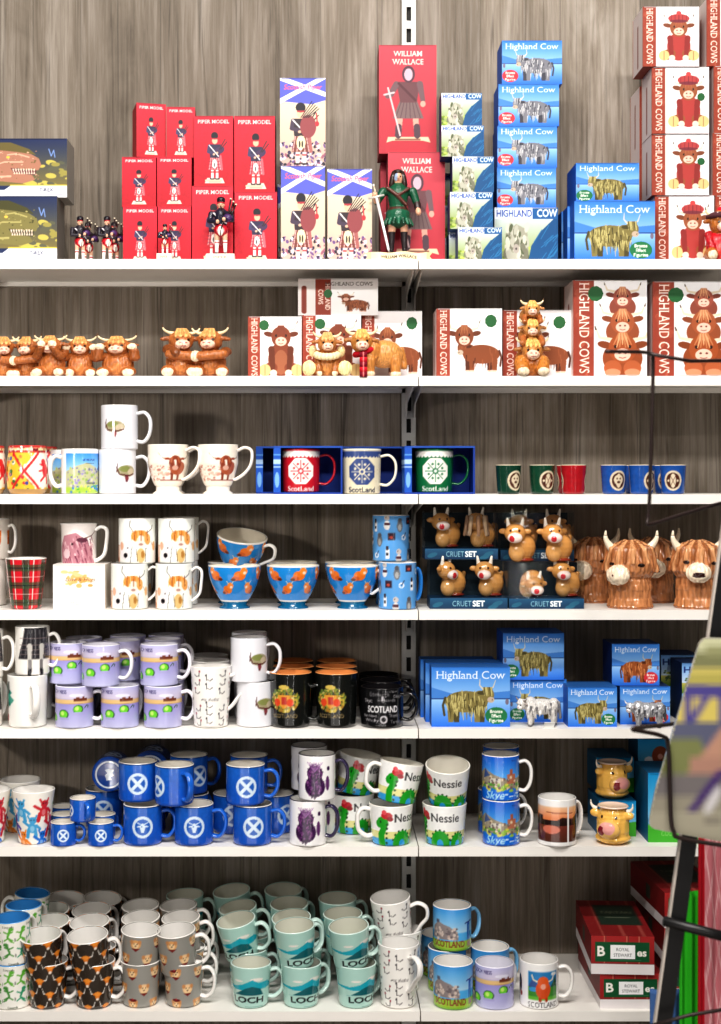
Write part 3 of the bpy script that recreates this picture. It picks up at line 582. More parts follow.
# ================================================================== mugs
WH = (238, 235, 231)
def mug(name, rb, rt, h, cv, inside=WH, rim=None, hcol=WH, handle='D', hw=.028, prof=None, cat='mug', bottom=None, hr=.0048, rnd=.05, foot=None, thick=.0032, hlabel=None, hz=(.82, .2)):
    """lathe body with the artwork wrapped round it, a rim, an inner wall, and a handle at +X"""
    if prof is None:
        def prof(t):
            r = rb+(rt-rb)*t
            if t < rnd: r -= rb*.16*(1-math.sqrt(max(0, 1-(1-t/rnd)**2)))
            return r
    b = MB(); arr = cv.out(); nv, nu = arr.shape[:2]; zs = np.linspace(0, 1, nv)
    b.lathe([(prof(t), t*h) for t in zs], nu, cols=arr)
    rc = rim or inside; R = prof(1.)
    b.lathe([(R, h), (R-.0006, h+.0010), (R-thick*.5, h+.0014), (R-thick+.0004, h+.0009)], nu, col=rc)
    ins = [(max(.002, prof(t)-thick), t*h) for t in np.linspace(1, .05, 10)]+[(prof(.05)*.6, .042*h), (.0005, .04*h)]
    b.lathe(ins, nu, col=inside); b.lathe([(.0005, .0006), (prof(0)*.9, .0003), (prof(0), 0)], nu, col=bottom or tuple(cv.p[0, 0]*255))
    parts = [('body', b.build('body', CERAM), (0, 0, 0), (0, 0, 0))]
    if foot:
        f = MB(); f.lathe([(foot[1], -foot[0]), (foot[1], -foot[0]+.002), (foot[1]*.78, -foot[0]*.55), (foot[2], 0), (foot[2]*.9, .003)], 64, col=foot[3]); f.lathe([(.0005, -foot[0]+.001), (foot[1], -foot[0])], 64, col=foot[3])
        parts = [('body', parts[0][1], (0, 0, foot[0]), (0, 0, 0)), ('foot', f.build('foot', CERAM), (0, 0, foot[0]), (0, 0, 0))]
    if handle:
        z1, z0 = hz[0]*h, hz[1]*h; x1, x0 = prof(hz[0])-.002, prof(hz[1])-.002; m = max(x1, x0)
        if handle == 'D': P = [(x1, 0, z1), (x1+hw*.55, 0, z1+.03*h), (m+hw*.93, 0, z1-.1*h), (m+hw, 0, (z0+z1)/2), (m+hw*.86, 0, z0+.12*h), (x0+hw*.5, 0, z0-.015*h), (x0, 0, z0)]
        elif handle == 'ear': P = [(x1, 0, z1), (x1+hw*.5, 0, z1+.05*h), (m+hw*.95, 0, z1-.03*h), (m+hw*.95, 0, z1-.2*h), (m+hw*.55, 0, z0+.2*h), (x0+hw*.3, 0, z0+.06*h), (x0, 0, z0-.02*h)]
        elif handle == 'tea': P = [(x1, 0, z1-.02*h), (x1+hw*.5, 0, z1+.06*h), (m+hw*.95, 0, z1-.03*h), (m+hw*.9, 0, (z0+z1)/2), (x0+hw*.75, 0, z0+.12*h), (x0+hw*.2, 0, z0-.02*h), (x0, 0, z0-.03*h)]
        hb = MB(); hb.tube(smoothpath(P, 6), hr, hcol, 12, flat=(1.5, .85)); zo = foot[0] if foot else 0
        parts.append(('handle', hb.build('handle', CERAM), (0, 0, zo), (0, 0, 0), hlabel))
    return Spec(name, cat, None, parts, 2*rt, h+(foot[0] if foot else 0))
ROWS = 52
def cvm(rb, rt, h, bg, rows=ROWS): return Cv(2*PI*(rb+rt)/2/h, rows, bg)
# lilac loch mug
def k_loch():
    r, h = .0405, .087; c = cvm(r, r, h, (176, 172, 218)); c.grad(0, .62, (196, 196, 228), (150, 144, 208)); c.grad(.72, 1, (206, 196, 216), (188, 186, 226)); A = c.a
    for o in (-A/2, 0, A/2):
        c.rect(o-A/4, .6, o+A/4, .7, (222, 186, 128)); c.line([(o-A/4, .6), (o+A/4, .61)], .012, (190, 150, 110)); c.rect(o+.06, .66, o+.4, .73, (112, 56, 40)); c.rect(o+.12, .7, o+.2, .79, (112, 56, 40)); c.rect(o+.28, .7, o+.33, .77, (112, 56, 40)); c.ell(o+.13, .8, .18, .04, (225, 222, 240))
        for x, y, s in ((-.56, .24, .125), (-.2, .35, .125), (.17, .47, .115)):
            c.ell(o+x, y, s*1.08, s*.9, (40, 74, 40)); c.ell(o+x-.008, y, s*.92, s*.76, (112, 206, 60)); c.ell(o+x-.03, y+.02, s*.4, s*.4, (196, 232, 120)); c.rect(o+x-.14, y-.13, o+x+.14, y-.07, (168, 164, 212))
        c.line([(o+.34, .5), (o+.4, .56), (o+.44, .54), (o+.42, .5)], .02, (40, 74, 40)); c.text('LOCH NESS', o-.62, .84, .09, (70, 64, 110), align='L', maxw=.5, bold=.02)
    return mug('mug', r, r, h, c, hcol=(236, 233, 240), inside=(232, 230, 240), rnd=.03)
def k_bears():
    rb, rt, h = .031, .0455, .112; c = cvm(rb, rt, h, (240, 236, 228), 64); A = c.a; g = random.Random(12)
    cols = [(30, 110, 200), (200, 40, 52), (40, 48, 150), (226, 190, 60), (100, 190, 60), (230, 130, 40), (70, 160, 210), (120, 40, 90)]
    i = 0; spots = []
    for row, y in enumerate((.66, .36, .08)):
        n = 5
        for k in range(n): spots.append((-A/2+A*(k+.5*(row % 2)+.1)/n, y))
    for x, y in spots:
        q = cols[(i*3+(i//7)) % 8]; i += 1; s = .105; q2 = mixc(q, (255, 255, 255), .35); t = g.uniform(-.3, .3)
        c.line([(x-.07, y-.06), (x-.1, y-.19)], .075, q); c.line([(x+.06, y-.06), (x+.08, y-.19)], .075, q); c.ell(x, y-.02, s*.75, s*.95, q, t); c.ell(x, y-.04, s*.4, s*.55, q2)
        c.line([(x-.08, y+.03), (x-.17, y+.09)], .055, q); c.line([(x+.08, y+.02), (x+.16, y-.05)], .055, q); c.ell(x+.01, y+.12, s*.72, s*.66, q); c.line([(x-.05, y+.15), (x-.08, y+.21)], .035, q); c.line([(x+.06, y+.15), (x+.08, y+.21)], .035, q)
        c.ell(x-.02, y+.13, .012, .014, (20, 20, 30)); c.ell(x+.035, y+.13, .012, .014, (20, 20, 30))
    return mug('mug', rb, rt, h, c, handle=None, rnd=.06)
def emblem(c, o, y, R, kind, w=(206, 222, 238), bg=(26, 92, 184)):
    c.ring(o, y, R*.74, R, w)
    if kind == 'x':
        c.ell(o, y, R*.74, R*.74, (30, 92, 180))
        for f in (-1, 1): c.line([(o-R*.5, y-f*R*.5), (o+R*.5, y+f*R*.5)], R*.3, w)
    else:
        c.ell(o, y, R*.7, R*.7, bg); c.poly([(o-.3*R, y+.1*R), (o+.3*R, y+.1*R), (o+.12*R, y-.5*R), (o-.12*R, y-.5*R)], w)
        c.ell(o-.0*R, y+.1*R, .2*R, .26*R, w); c.ell(o-.1*R, y+.05*R, .08*R, .05*R, bg)
        for f in (-1, 1): c.line([(o+f*.12*R, y+.25*R), (o+f*.5*R, y+.42*R), (o+f*.6*R, y+.62*R)], .1*R, w, .05*R); c.line([(o+f*.2*R, y+.1*R), (o+f*.5*R, y+.05*R)], .12*R, w)
def k_enam(kind, r, h, off=.05):
    c = cvm(r, r, h, (24, 88, 182)); c.grad(0, 1, (22, 84, 186), (30, 98, 190)); c.mottle(.05, seed=2)
    for o in (off, off+c.a/2): emblem(c, o if o < c.a/2 else o-c.a, .5, .27, kind)
    c.rect(-9, .975, 9, 1, (22, 40, 80))
    return mug('mug', r, r, h, c, hcol=(28, 98, 196), rim=(226, 222, 214), inside=(228, 222, 212), rnd=.09, hw=.03 if h > .07 else .02, hr=.005 if h > .07 else .0035, bottom=(22, 74, 160))
def k_thistle():
    r, h = .0395, .095; c = cvm(r, r, h, (242, 240, 240)); A = c.a; g = random.Random(3); P = [(62, 28, 74), (96, 48, 104), (44, 20, 54), (128, 70, 130)]
    for o in (-A/4-.25, -.05, A/4+.1, A/2-.1):
        for (y, rr) in ((.62, .19), (.33, .25)):
            c.ell(o, y, rr*.95, rr*.9, P[0])
            for _ in range(70):
                a = g.uniform(0, 2*PI); q = g.random()**.5*rr; x = o+q*math.cos(a)*.85; yy = y+q*math.sin(a); c.line([(x, yy), (x+g.uniform(-.05, .05), yy+g.uniform(.02, .07))], .035, g.choice(P), .012)
        c.poly([(o-.05, .16), (o+.05, .16), (o, .04)], P[2])
        for k in range(9): c.line([(o, .66), (o+(k-4)*.045, .86)], .02, g.choice([(140, 80, 150), (96, 48, 104)]), .008)
        c.ell(o+.32, .72, .04, .05, P[0]); c.ell(o+.3, .4, .05, .16, P[1])
    return mug('mug', r, r, h, c, hcol=(40, 30, 66), hlabel='dark purple handle', rnd=.03, rim=(36, 28, 44))
def k_ness():
    rb, rt, h = .040, .0475, .084; c = cvm(rb, rt, h, (246, 246, 244)); A = c.a
    def hump(x, w, y):
        for k in range(7):
            a = PI*(.1+.8*k/6); c.ell(x+w*1.04*math.cos(a), .08+y*1.05*math.sin(a), .028, .03, (16, 70, 24))
        c.ell(x, .08, w, y, (30, 160, 40)); c.ell(x, .06, w*.35, y*.4, (46, 160, 224))
    c.rect(-9, 0, 9, .38, (226, 222, 150)); c.rect(-9, 0, 9, .2, (46, 160, 224)); c.mottle(.02)
    for o in (-.72, A/2-.72):
        hump(o+.78, .26, .32); hump(o+1.28, .2, .26)
        c.line([(o+.22, .0), (o+.2, .3), (o+.3, .5)], .2, (30, 160, 40), .15); c.ell(o+.25, .6, .15, .15, (30, 160, 40)); c.ell(o+.16, .57, .1, .1, (30, 160, 40))
        for y in (.1, .22, .34, .46, .56): c.ell(o+.35+.08*max(0, y-.3), y, .03, .03, (16, 70, 24))
        c.ell(o+.36, .78, .14, .09, (196, 40, 52)); c.ell(o+.3, .86, .06, .06, (226, 80, 90)); c.ell(o+.44, .7, .08, .06, (150, 30, 40)); c.ell(o+.2, .62, .02, .03, (16, 50, 20))
        c.text('Nessie', o+.56, .62, .22, (34, 34, 38), align='L', maxw=.72, bold=.01)
    return mug('mug', rb, rt, h, c, handle='D', hz=(.85, .2), hr=.0058, rnd=.05, inside=(238, 234, 224))
def k_castle():
    r, h = .040, .094; c = cvm(r, r, h, (30, 110, 210)); c.grad(.5, 1, (90, 170, 235), (24, 96, 206)); A = c.a
    for o in (-A/2, 0, A/2):
        c.poly([(o-.7, .3), (o-.7, .56), (o-.45, .72), (o-.2, .6), (o+.1, .5), (o+.7, .55), (o+.7, .3)], (150, 140, 120)); c.poly([(o-.5, .5), (o-.45, .72), (o-.3, .58)], (60, 80, 130))
        c.rect(o-.3, .36, o-.05, .52, (206, 200, 186)); c.rect(o+.1, .4, o+.32, .62, (176, 110, 84)); c.rect(o+.16, .6, o+.24, .72, (160, 96, 74)); c.speck(o-.6, .24, o+.6, .4, [(150, 190, 70), (210, 200, 90), (90, 150, 60)], 60, .02, .06, .6, rng=4); c.speck(o-.5, .3, o+.5, .55, [(120, 100, 90), (220, 200, 170), (90, 80, 90)], 40, .01, .035, rng=5)
        c.rect(o-.8, 0, o+.8, .22, (20, 104, 214)); c.text('Skye', o-.2, .07, .18, (170, 220, 240), shear=.3, bold=.01); c.text('SCOTLAND', o+.38, .88, .05, (40, 50, 110)); c.speck(o+.0, .04, o+.5, .2, [(90, 170, 235), (200, 225, 240)], 14, .02, .05, .4, rng=2)
    return mug('mug', r, r, h, c, hw=.027)
def k_sunset():
    r, h = .0405, .098; c = cvm(r, r, h, (244, 242, 240)); A = c.a; c.grad(.12, .5, (84, 44, 32), (120, 52, 40)); c.grad(.5, .86, (226, 110, 56), (244, 200, 160)); c.rect(-9, .46, 9, .58, (40, 20, 18))
    for o in (-A/2, 0, A/2): c.ell(o-.2, .38, .2, .09, (214, 120, 96)); c.poly([(o-.1, .56), (o+.05, .64), (o+.3, .6), (o+.5, .7), (o+.6, .56)], (52, 28, 26)); c.line([(o-.3, .74), (o+.3, .72)], .02, (150, 80, 60)); c.rect(o-.6, .5, o-.4, .66, (46, 26, 24))
    c.rect(A/2-.12, 0, A/2, 1, (244, 242, 240)); c.rect(-A/2, 0, -A/2+.12, 1, (244, 242, 240)); c.rect(.16, 0, .2, 1, (250, 248, 246))  # white seams at the back; narrow bar right of centre is a painted highlight
    return mug('mug', r, r, h, c, rnd=.03, hw=.022)
def k_lizard():
    r, h = .0385, .09; c = cvm(r, r, h, (240, 238, 230)); A = c.a; g = random.Random(8)
    for k in range(9):
        o = -A/2+A*(k+.5)/9
        for y, q in ((.66, (92, 170, 50)), (.28, (60, 150, 90))):
            y += g.uniform(-.05, .05); f = g.choice((-1, 1)); q = g.choice([(92, 170, 50), (46, 150, 110), (130, 176, 60), (70, 140, 60)])
            c.line([(o+f*.06, y+.18), (o+f*.02, y+.1), (o-f*.02, y), (o+f*.06, y-.1), (o+f*.12, y-.13)], .07, q, .02); c.ell(o+f*.07, y+.18, .06, .04, q)
            for d in (-1, 1): c.line([(o, y+.08), (o+d*.1, y+.12)], .03, q); c.line([(o, y-.02), (o+d*.1, y-.08)], .03, q)
            c.line([(o+.15, y-.1), (o+.15, y-.04)], .018, (50, 60, 50)); 
        if k % 2 == 0: c.text('Lizards', o, .88, .07, (60, 70, 56), maxw=.3); c.text('Lizards', o+.1, .04, .06, (60, 70, 56), maxw=.26)
    return mug('mug', r, r, h, c, inside=(62, 140, 206), rim=(80, 150, 210), rnd=.04)
def k_cowheads():
    rb, rt, h = .0368, .0435, .092; c = cvm(rb, rt, h, (52, 42, 34)); c.mottle(.06); A = c.a; n = 6
    for row, y in enumerate((.92, .62, .32, .03)):
        for k in range(n):
            o = -A/2+A*(k+.5*(row % 2)+.3)/n
            for f in (-1, 1): c.line([(o+f*.06, y+.05), (o+f*.14, y+.06), (o+f*.175, y+.17)], .032, (236, 232, 226), .014)
            c.poly([(o-.115, y+.05), (o-.05, y+.09), (o+.05, y+.09), (o+.115, y+.05), (o+.06, y+.01), (o+.035, y-.06), (o-.035, y-.06), (o-.06, y+.01)], (226, 128, 40)); c.ell(o, y+.05, .06, .05, (240, 150, 54)); c.ell(o, y-.07, .036, .032, (240, 222, 206))
    return mug('mug', rb, rt, h, c, rim=(236, 232, 226), hw=.025, hlabel='white handle', rnd=.1)
def k_dogs():
    rb, rt, h = .0368, .0418, .09; c = cvm(rb, rt, h, (150, 148, 142)); A = c.a; n = 5
    for row, y in enumerate((.82, .46, .1)):
        for k in range(n):
            o = -A/2+A*(k+.5*(row % 2)+.25)/n; v = (k+row) % 3
            c.ell(o, y, .115, .11, (222, 164, 104) if v else (236, 196, 150)); c.ell(o, y-.02, .07, .07, (240, 206, 160)); c.ell(o-.09, y+.06, .04, .05, (200, 140, 90)); c.ell(o+.09, y+.06, .04, .05, (200, 140, 90))
            if v == 1: c.ell(o, y+.1, .1, .035, (110, 30, 34)); c.ell(o, y+.12, .02, .02, (180, 40, 40))
            c.poly([(o-.1, y-.09), (o+.1, y-.09), (o, y-.17)], (120, 36, 34) if v != 1 else (210, 170, 120)); c.ell(o-.035, y+.02, .012, .012, (30, 20, 16)); c.ell(o+.035, y+.02, .012, .012, (30, 20, 16)); c.ell(o, y-.03, .018, .014, (40, 26, 20))
    return mug('mug', rb, rt, h, c, rim=(238, 234, 228), hlabel='white handle', hw=.028, rnd=.08)
def k_mint():
    rb, rt, h = .0355, .0428, .086; c = cvm(rb, rt, h, (176, 214, 204)); A = c.a
    for o in (-A/2, 0, A/2):
        c.ell(o+.3, .72, .16, .04, (240, 232, 224)); c.ell(o-.15, .68, .12, .025, (236, 230, 222)); c.poly([(o-.75, .54), (o-.5, .56), (o-.3, .54), (o-.05, .6), (o+.2, .72), (o+.35, .64), (o+.6, .66), (o+.75, .58), (o+.7, .5), (o-.2, .46)], (20, 166, 186)); c.poly([(o-.3, .34), (o-.1, .44), (o+.05, .52), (o+.2, .56), (o+.4, .5), (o+.5, .34)], (8, 96, 104)); c.line([(o-.4, .34), (o+.55, .34)], .02, (150, 196, 190))
        c.text('LOCH', o+.08, .17, .14, (18, 24, 28), maxw=.86, bold=.03, align='F'); c.line([(o+.0, .07), (o+.5, .07)], .01, (60, 110, 110))
    return mug('mug', rb, rt, h, c, rim=(206, 226, 218), hcol=(196, 220, 212), inside=(214, 214, 200), rnd=.1, hw=.027)
def k_latte(rb=.036, rt=.0435, h=.128):
    c = cvm(rb, rt, h, (244, 241, 236), 64); A = c.a; n = 9
    for k in range(n):
        o = -A/2+A*(k+.5)/n
        for y in (.86, .72, .58, .3, .17, .06) if k % 2 else (.8, .66, .36, .24, .1):
            f = 1 if (int(y*100)+k) % 2 else -1
            c.line([(o-f*.05, y+.02), (o-f*.01, y-.01), (o+f*.045, y+.005)], .014, (60, 54, 56), .008); c.line([(o+f*.045, y), (o+f*.05, y+.07)], .018, (50, 44, 50), .012); c.ell(o+f*.052, y+.075, .016, .02, (40, 34, 42) if k % 3 else (150, 40, 60))
    for o in (-A/4, A/4, 0): c.text('wee thistles', o, .46, .05, (70, 64, 66), maxw=.3, shear=.2)
    return mug('mug', rb, rt, h, c, handle='ear', hw=.037, hr=.0048, hz=(.83, .3), rnd=.04)
def k_land():
    r, h = .0415, .09; c = cvm(r, r, h, (80, 170, 226)); c.grad(.45, 1, (170, 210, 234), (60, 150, 220)); A = c.a
    for o in (-A/2, 0, A/2):
        c.poly([(o-.6, .3), (o-.55, .56), (o-.4, .7), (o-.25, .64), (o-.1, .6), (o+.1, .45), (o+.12, .28)], (140, 130, 130)); c.speck(o-.5, .3, o+.1, .55, [(180, 160, 150), (110, 100, 104), (206, 190, 180)], 40, .02, .04, rng=3); c.rect(o-.46, .66, o-.36, .74, (84, 90, 110)); c.rect(o+.36, .22, o+.46, .66, (30, 90, 170)); c.line([(o+.3, .66), (o+.55, .7)], .03, (40, 60, 130)); c.line([(o+.4, .25), (o+.44, .6)], .02, (120, 180, 220)); c.rect(o-.8, 0, o+.8, .26, (150, 190, 60)); c.grad(0, .12, (90, 160, 50), (170, 196, 60), o-.8, o+.8)
        c.text('SCOTLAND', o-.12, .12, .15, (130, 40, 36), maxw=.8, align='F', bold=.02, serif=True); c.rect(o+.36, .12, o+.5, .24, (160, 140, 120)); c.text('Alba', o+.5, .05, .05, (40, 40, 50))
    return mug('mug', r, r, h, c, hw=.025, hcol=(120, 180, 220), rnd=.03)
def k_coopic():
    r, h = .0405, .093; c = cvm(r, r, h, (244, 243, 242)); A = c.a
    for o in (.0, A/2, -A/2):
        c.rect(o-.32, .22, o+.4, .84, (40, 130, 190)); c.rect(o-.32, .22, o+.4, .5, (60, 140, 50)); c.poly([(o-.32, .5), (o-.2, .7), (o-.05, .5)], (60, 90, 150)); c.poly([(o+.2, .5), (o+.35, .72), (o+.4, .5)], (30, 90, 60)); c.rect(o-.32, .22, o+.4, .3, (100, 180, 60)); c.ell(o-.2, .45, .1, .05, (60, 150, 210)); c.ell(o+.3, .78, .08, .04, (230, 235, 240))
        for f in (-1, 1): c.line([(o+.03+f*.12, .62), (o+.03+f*.22, .66), (o+.03+f*.26, .76)], .03, (236, 226, 200)); c.line([(o+.03+f*.07, .3), (o+.03+f*.07, .22)], .07, (180, 60, 24))
        c.ell(o+.03, .45, .17, .2, (214, 84, 34)); c.ell(o+.03, .6, .13, .14, (226, 96, 40)); c.ell(o+.03, .52, .06, .06, (236, 170, 150)); c.text('SCOTLAND', o+.04, .06, .12, (60, 56, 60), maxw=.72, align='F', bold=.0, serif=True); c.ell(o-.6, .5, .08, .2, (60, 50, 56)); c.ell(o-.56, .3, .06, .06, (150, 60, 60))
    return mug('mug', r, r, h, c, hw=.03, rnd=.03)
def k_crest():
    rb, rt, h = .041, .0455, .114; c = cvm(rb, rt, h, (20, 22, 20), 60); A = c.a; g = random.Random(2)
    for o in (-.12, A/2-.12):
        for _ in range(260):
            a = g.uniform(0, 2*PI); q = g.random()**.5; c.ell(o+.29*q*math.cos(a), .53+.21*q*math.sin(a), g.uniform(.012, .04), g.uniform(.012, .04), g.choice([(196, 170, 70), (130, 140, 60), (216, 196, 120), (90, 110, 50), (160, 120, 50), (50, 60, 40)]))
        c.ell(o, .53, .27, .22, (120, 116, 50)) if False else None; c.poly([(o-.12, .62), (o+.12, .62), (o+.12, .46), (o, .36), (o-.12, .46)], (216, 150, 60)); c.ell(o-.14, .48, .07, .07, (214, 74, 40)); c.ell(o+.12, .48, .07, .07, (214, 74, 40)); c.ell(o, .76, .1, .04, (206, 180, 90)); c.rect(o-.05, .44, o+.05, .58, (180, 60, 50))
        c.text('SCOTLAND', o, .2, .075, (150, 130, 90), maxw=.52, align='F', bold=.02)
    return mug('mug', rb, rt, h, c, inside=(226, 146, 84), rim=(232, 158, 96), hcol=(20, 22, 20), rnd=.06, hw=.03, hz=(.74, .16))
def k_black():
    r, h = .0455, .083; c = cvm(r, r, h, (18, 18, 20)); A = c.a; g = random.Random(5); W = (196, 192, 196)
    for o in (0, A/2, -A/2):
        c.text('SCOTLAND', o, .42, .16, (236, 234, 236), maxw=.82, align='F', bold=.03)
        for t, x, y, s in (('Edinburgh', -.1, .82, .1), ('Loch Ness', .2, .9, .07), ('Skye', -.4, .66, .1), ('Highlands', .1, .68, .09), ('Glasgow', .45, .78, .07), ('Ben Nevis', -.35, .3, .07), ('Thistle', .3, .3, .08), ('Whisky', -.3, .18, .09), ('Tartan', .35, .14, .09), ('Kilt', .0, .08, .08)): c.text(t, o+x, y, s, g.choice([W, (150, 148, 150)]), maxw=.5)
        c.ell(o+.02, .24, .1, .1, W); c.ell(o+.02, .24, .06, .06, (40, 40, 42)); c.rect(o-.04, .7, o+.02, .82, W)
    return mug('mug', r, r, h, c, inside=(26, 24, 26), rim=(20, 18, 20), hcol=(16, 15, 17), rnd=.08, hw=.032)
def k_coo(greyrim):
    r, h = .0395, .094; c = cvm(r, r, h, (226, 226, 232)); A = c.a; x = .28
    if greyrim == 2: x = -.05
    c.ell(x, .52, .23, .13, (160, 152, 120)); c.ell(x-.05, .57, .14, .07, (130, 136, 80)); c.ell(x+.12, .5, .1, .08, (190, 176, 150)); c.line([(x-.24, .6), (x-.18, .45), (x+.05, .42), (x+.2, .46)], .03, (90, 52, 48)); c.poly([(x-.06, .44), (x+.05, .44), (x+.02, .28), (x-.03, .28)], (96, 40, 48)); c.line([(x-.22, .68), (x-.24, .5)], .02, (90, 52, 48)); c.ell(x, .36, .05, .04, (130, 60, 66))
    return mug('mug', r, r, h, c, hcol=(224, 224, 228), rim=(160, 162, 168) if greyrim == 1 else None, inside=(226, 224, 224), rnd=.03, hw=.03)
def k_coofoot():
    h = .088; c = cvm(.036, .043, h, (240, 230, 216)); A = c.a; c.mottle(.02)
    for o in (.18, .18-A/2):
        c.speck(o-.85, .15, o-.1, .5, [(206, 150, 130), (222, 186, 168), (190, 130, 120), (230, 208, 190)], 60, .02, .06, .6, rng=6); c.line([(o-.35, .16), (o+.45, .16)], .03, (150, 90, 80))
        for f in (-1, 1): c.line([(o+.05+f*.1, .66), (o+.05+f*.3, .68), (o+.05+f*.4, .8)], .035, (160, 140, 124), .012); c.line([(o+.05+f*.09, .4), (o+.05+f*.08, .18)], .07, (130, 60, 40))
        c.ell(o+.1, .45, .2, .17, (168, 86, 56)); c.ell(o+.04, .57, .15, .17, (136, 62, 42)); c.line([(o+.03, .62), (o+.05, .46)], .05, (236, 220, 206)); c.ell(o+.04, .45, .075, .06, (216, 168, 150)); c.line([(o-.04, .7), (o-.06, .58)], .03, (176, 96, 60)); c.line([(o+.1, .7), (o+.13, .58)], .03, (176, 96, 60)); c.ell(o-.14, .66, .07, .03, (150, 70, 46)); c.ell(o+.22, .66, .07, .03, (150, 70, 46))
    def pr(t): return .026+.0165*min(1, t/.55)**.6+.0012*t if t < .999 else .0437
    return mug('mug', .026, .043, h, c, prof=pr, handle='tea', hw=.033, inside=(240, 232, 222), hcol=(240, 231, 220), foot=(.0165, .033, .026, (240, 231, 218)), hz=(.88, .2), hr=.0042)
def k_lion():
    r, h = .0435, .102; c = cvm(r, r, h, (230, 186, 60)); A = c.a; c.speck(-A/2, .1, A/2, .85, [(206, 50, 50), (240, 230, 220), (70, 110, 60), (230, 190, 50), (60, 80, 150), (226, 120, 60)], 160, .02, .05, rng=4)
    for o in (.36, .36-A/2, -A/2+.36+A):
        c.poly([(o-.42, .48), (o-.1, .86), (o+.36, .86), (o+.36, .14), (o-.1, .14)], (242, 232, 218)); c.line([(o-.62, .12), (o-.34, .48), (o+.0, .88)], .05, (206, 40, 46)); c.line([(o-.62, .86), (o-.34, .48), (o+.0, .1)], .05, (206, 40, 46))
        q = (200, 28, 40); c.ell(o+.14, .5, .09, .14, q); c.ell(o+.1, .66, .07, .07, q); c.line([(o+.1, .58), (o-.0, .62)], .04, q); c.line([(o+.1, .5), (o-.02, .48)], .04, q); c.line([(o+.12, .38), (o+.02, .28)], .05, q); c.line([(o+.18, .4), (o+.22, .24)], .05, q); c.line([(o+.22, .44), (o+.3, .6), (o+.24, .72)], .035, q)
    c.rect(-9, .86, 9, 1, (196, 60, 56)); c.rect(-9, .9, 9, .95, (236, 214, 160)); c.rect(-9, 0, 9, .12, (190, 150, 90)); c.speck(-A/2, .87, A/2, .98, [(240, 230, 210), (120, 30, 40)], 60, .015, .03, rng=7)
    def pr(t): return .0405+.004*math.sin(PI*min(1, t*1.15))-(.006*(1-t/.1) if t < .1 else 0)
    return mug('mug', r, r, h, c, prof=pr, inside=(236, 226, 210), rim=(206, 60, 60), hcol=(226, 206, 190), hw=.022)
def k_edin():
    r, h = .0395, .095; c = cvm(r, r, h, (240, 240, 242)); A = c.a; o = .22
    c.rect(o-.5, .03, o+.62, .9, (110, 180, 236)); c.grad(.5, .9, (170, 212, 240), (70, 150, 226), o-.5, o+.62); c.poly([(o-.5, .1), (o-.5, .5), (o-.25, .62), (o+.0, .7), (o+.25, .6), (o+.4, .5), (o+.62, .45), (o+.62, .1)], (190, 190, 150)); c.poly([(o+.3, .55), (o+.48, .66), (o+.62, .56), (o+.62, .45)], (50, 110, 200)); c.speck(o-.45, .15, o+.55, .58, [(150, 140, 190), (214, 206, 190), (150, 180, 90), (180, 200, 110), (120, 120, 150)], 110, .012, .035, rng=3); c.rect(o-.5, .03, o+.62, .16, (170, 200, 80)); c.ell(o+.3, .16, .2, .05, (50, 130, 200)); c.speck(o-.45, .05, o+.55, .2, [(90, 170, 70), (220, 220, 110), (60, 120, 190)], 30, .015, .03, rng=6); c.text('EDINBURGH', o+.06, .74, .045, (30, 50, 120), maxw=.3, bold=.02); c.rect(o-.02, .68, o+.2, .69, (60, 70, 90)); c.rect(o+.0, .24, o+.24, .255, (40, 50, 70))
    return mug('mug', r, r, h, c, hw=.026, hr=.0055, rnd=.03)
def k_relief(col, ink, bg2=None):
    rb, rt, h = .040, .0425, .095; c = cvm(rb, rt, h, col); A = c.a; W = (240, 236, 230)
    if bg2: c.speck(-A/2, 0, A/2, 1, [mixc(col, (160, 150, 120), .3), col], 200, .01, .02, rng=3)
    c.rect(-9, .86, 9, .95, ink if bg2 else W)
    for k in range(30): c.ell(-A/2+A*(k+.5)/30, .86, A/60, .05, ink if bg2 else W)
    n = 8
    for o in (.0, A/2, -A/2):
        w = W if not bg2 else ink
        P = [(o+.33*math.cos(2*PI*(k+.5)/n), .5+.31*math.sin(2*PI*(k+.5)/n)) for k in range(n)]; c.poly(P, w); q = col
        for k in range(n):
            a = 2*PI*k/n; c.line([(o, .5), (o+.24*math.cos(a), .5+.24*math.sin(a))], .025, q); c.ell(o+.17*math.cos(a+.39), .5+.17*math.sin(a+.39), .028, .028, q)
        c.ell(o, .5, .07, .07, q); c.ell(o, .5, .035, .035, w)
        c.text('ScotLand', o+.0, .05, .12, W if not bg2 else (40, 44, 60), maxw=.66, align='F', bold=.02)
    return mug('mug', rb, rt, h, c, inside=WH if bg2 else mixc(col, (255, 255, 255), .08), rim=W if bg2 else col, hcol=mixc(col, (20, 10, 10), .1) if not bg2 else (232, 226, 206), hw=.034, hr=.0036, rnd=.05, hz=(.84, .22))
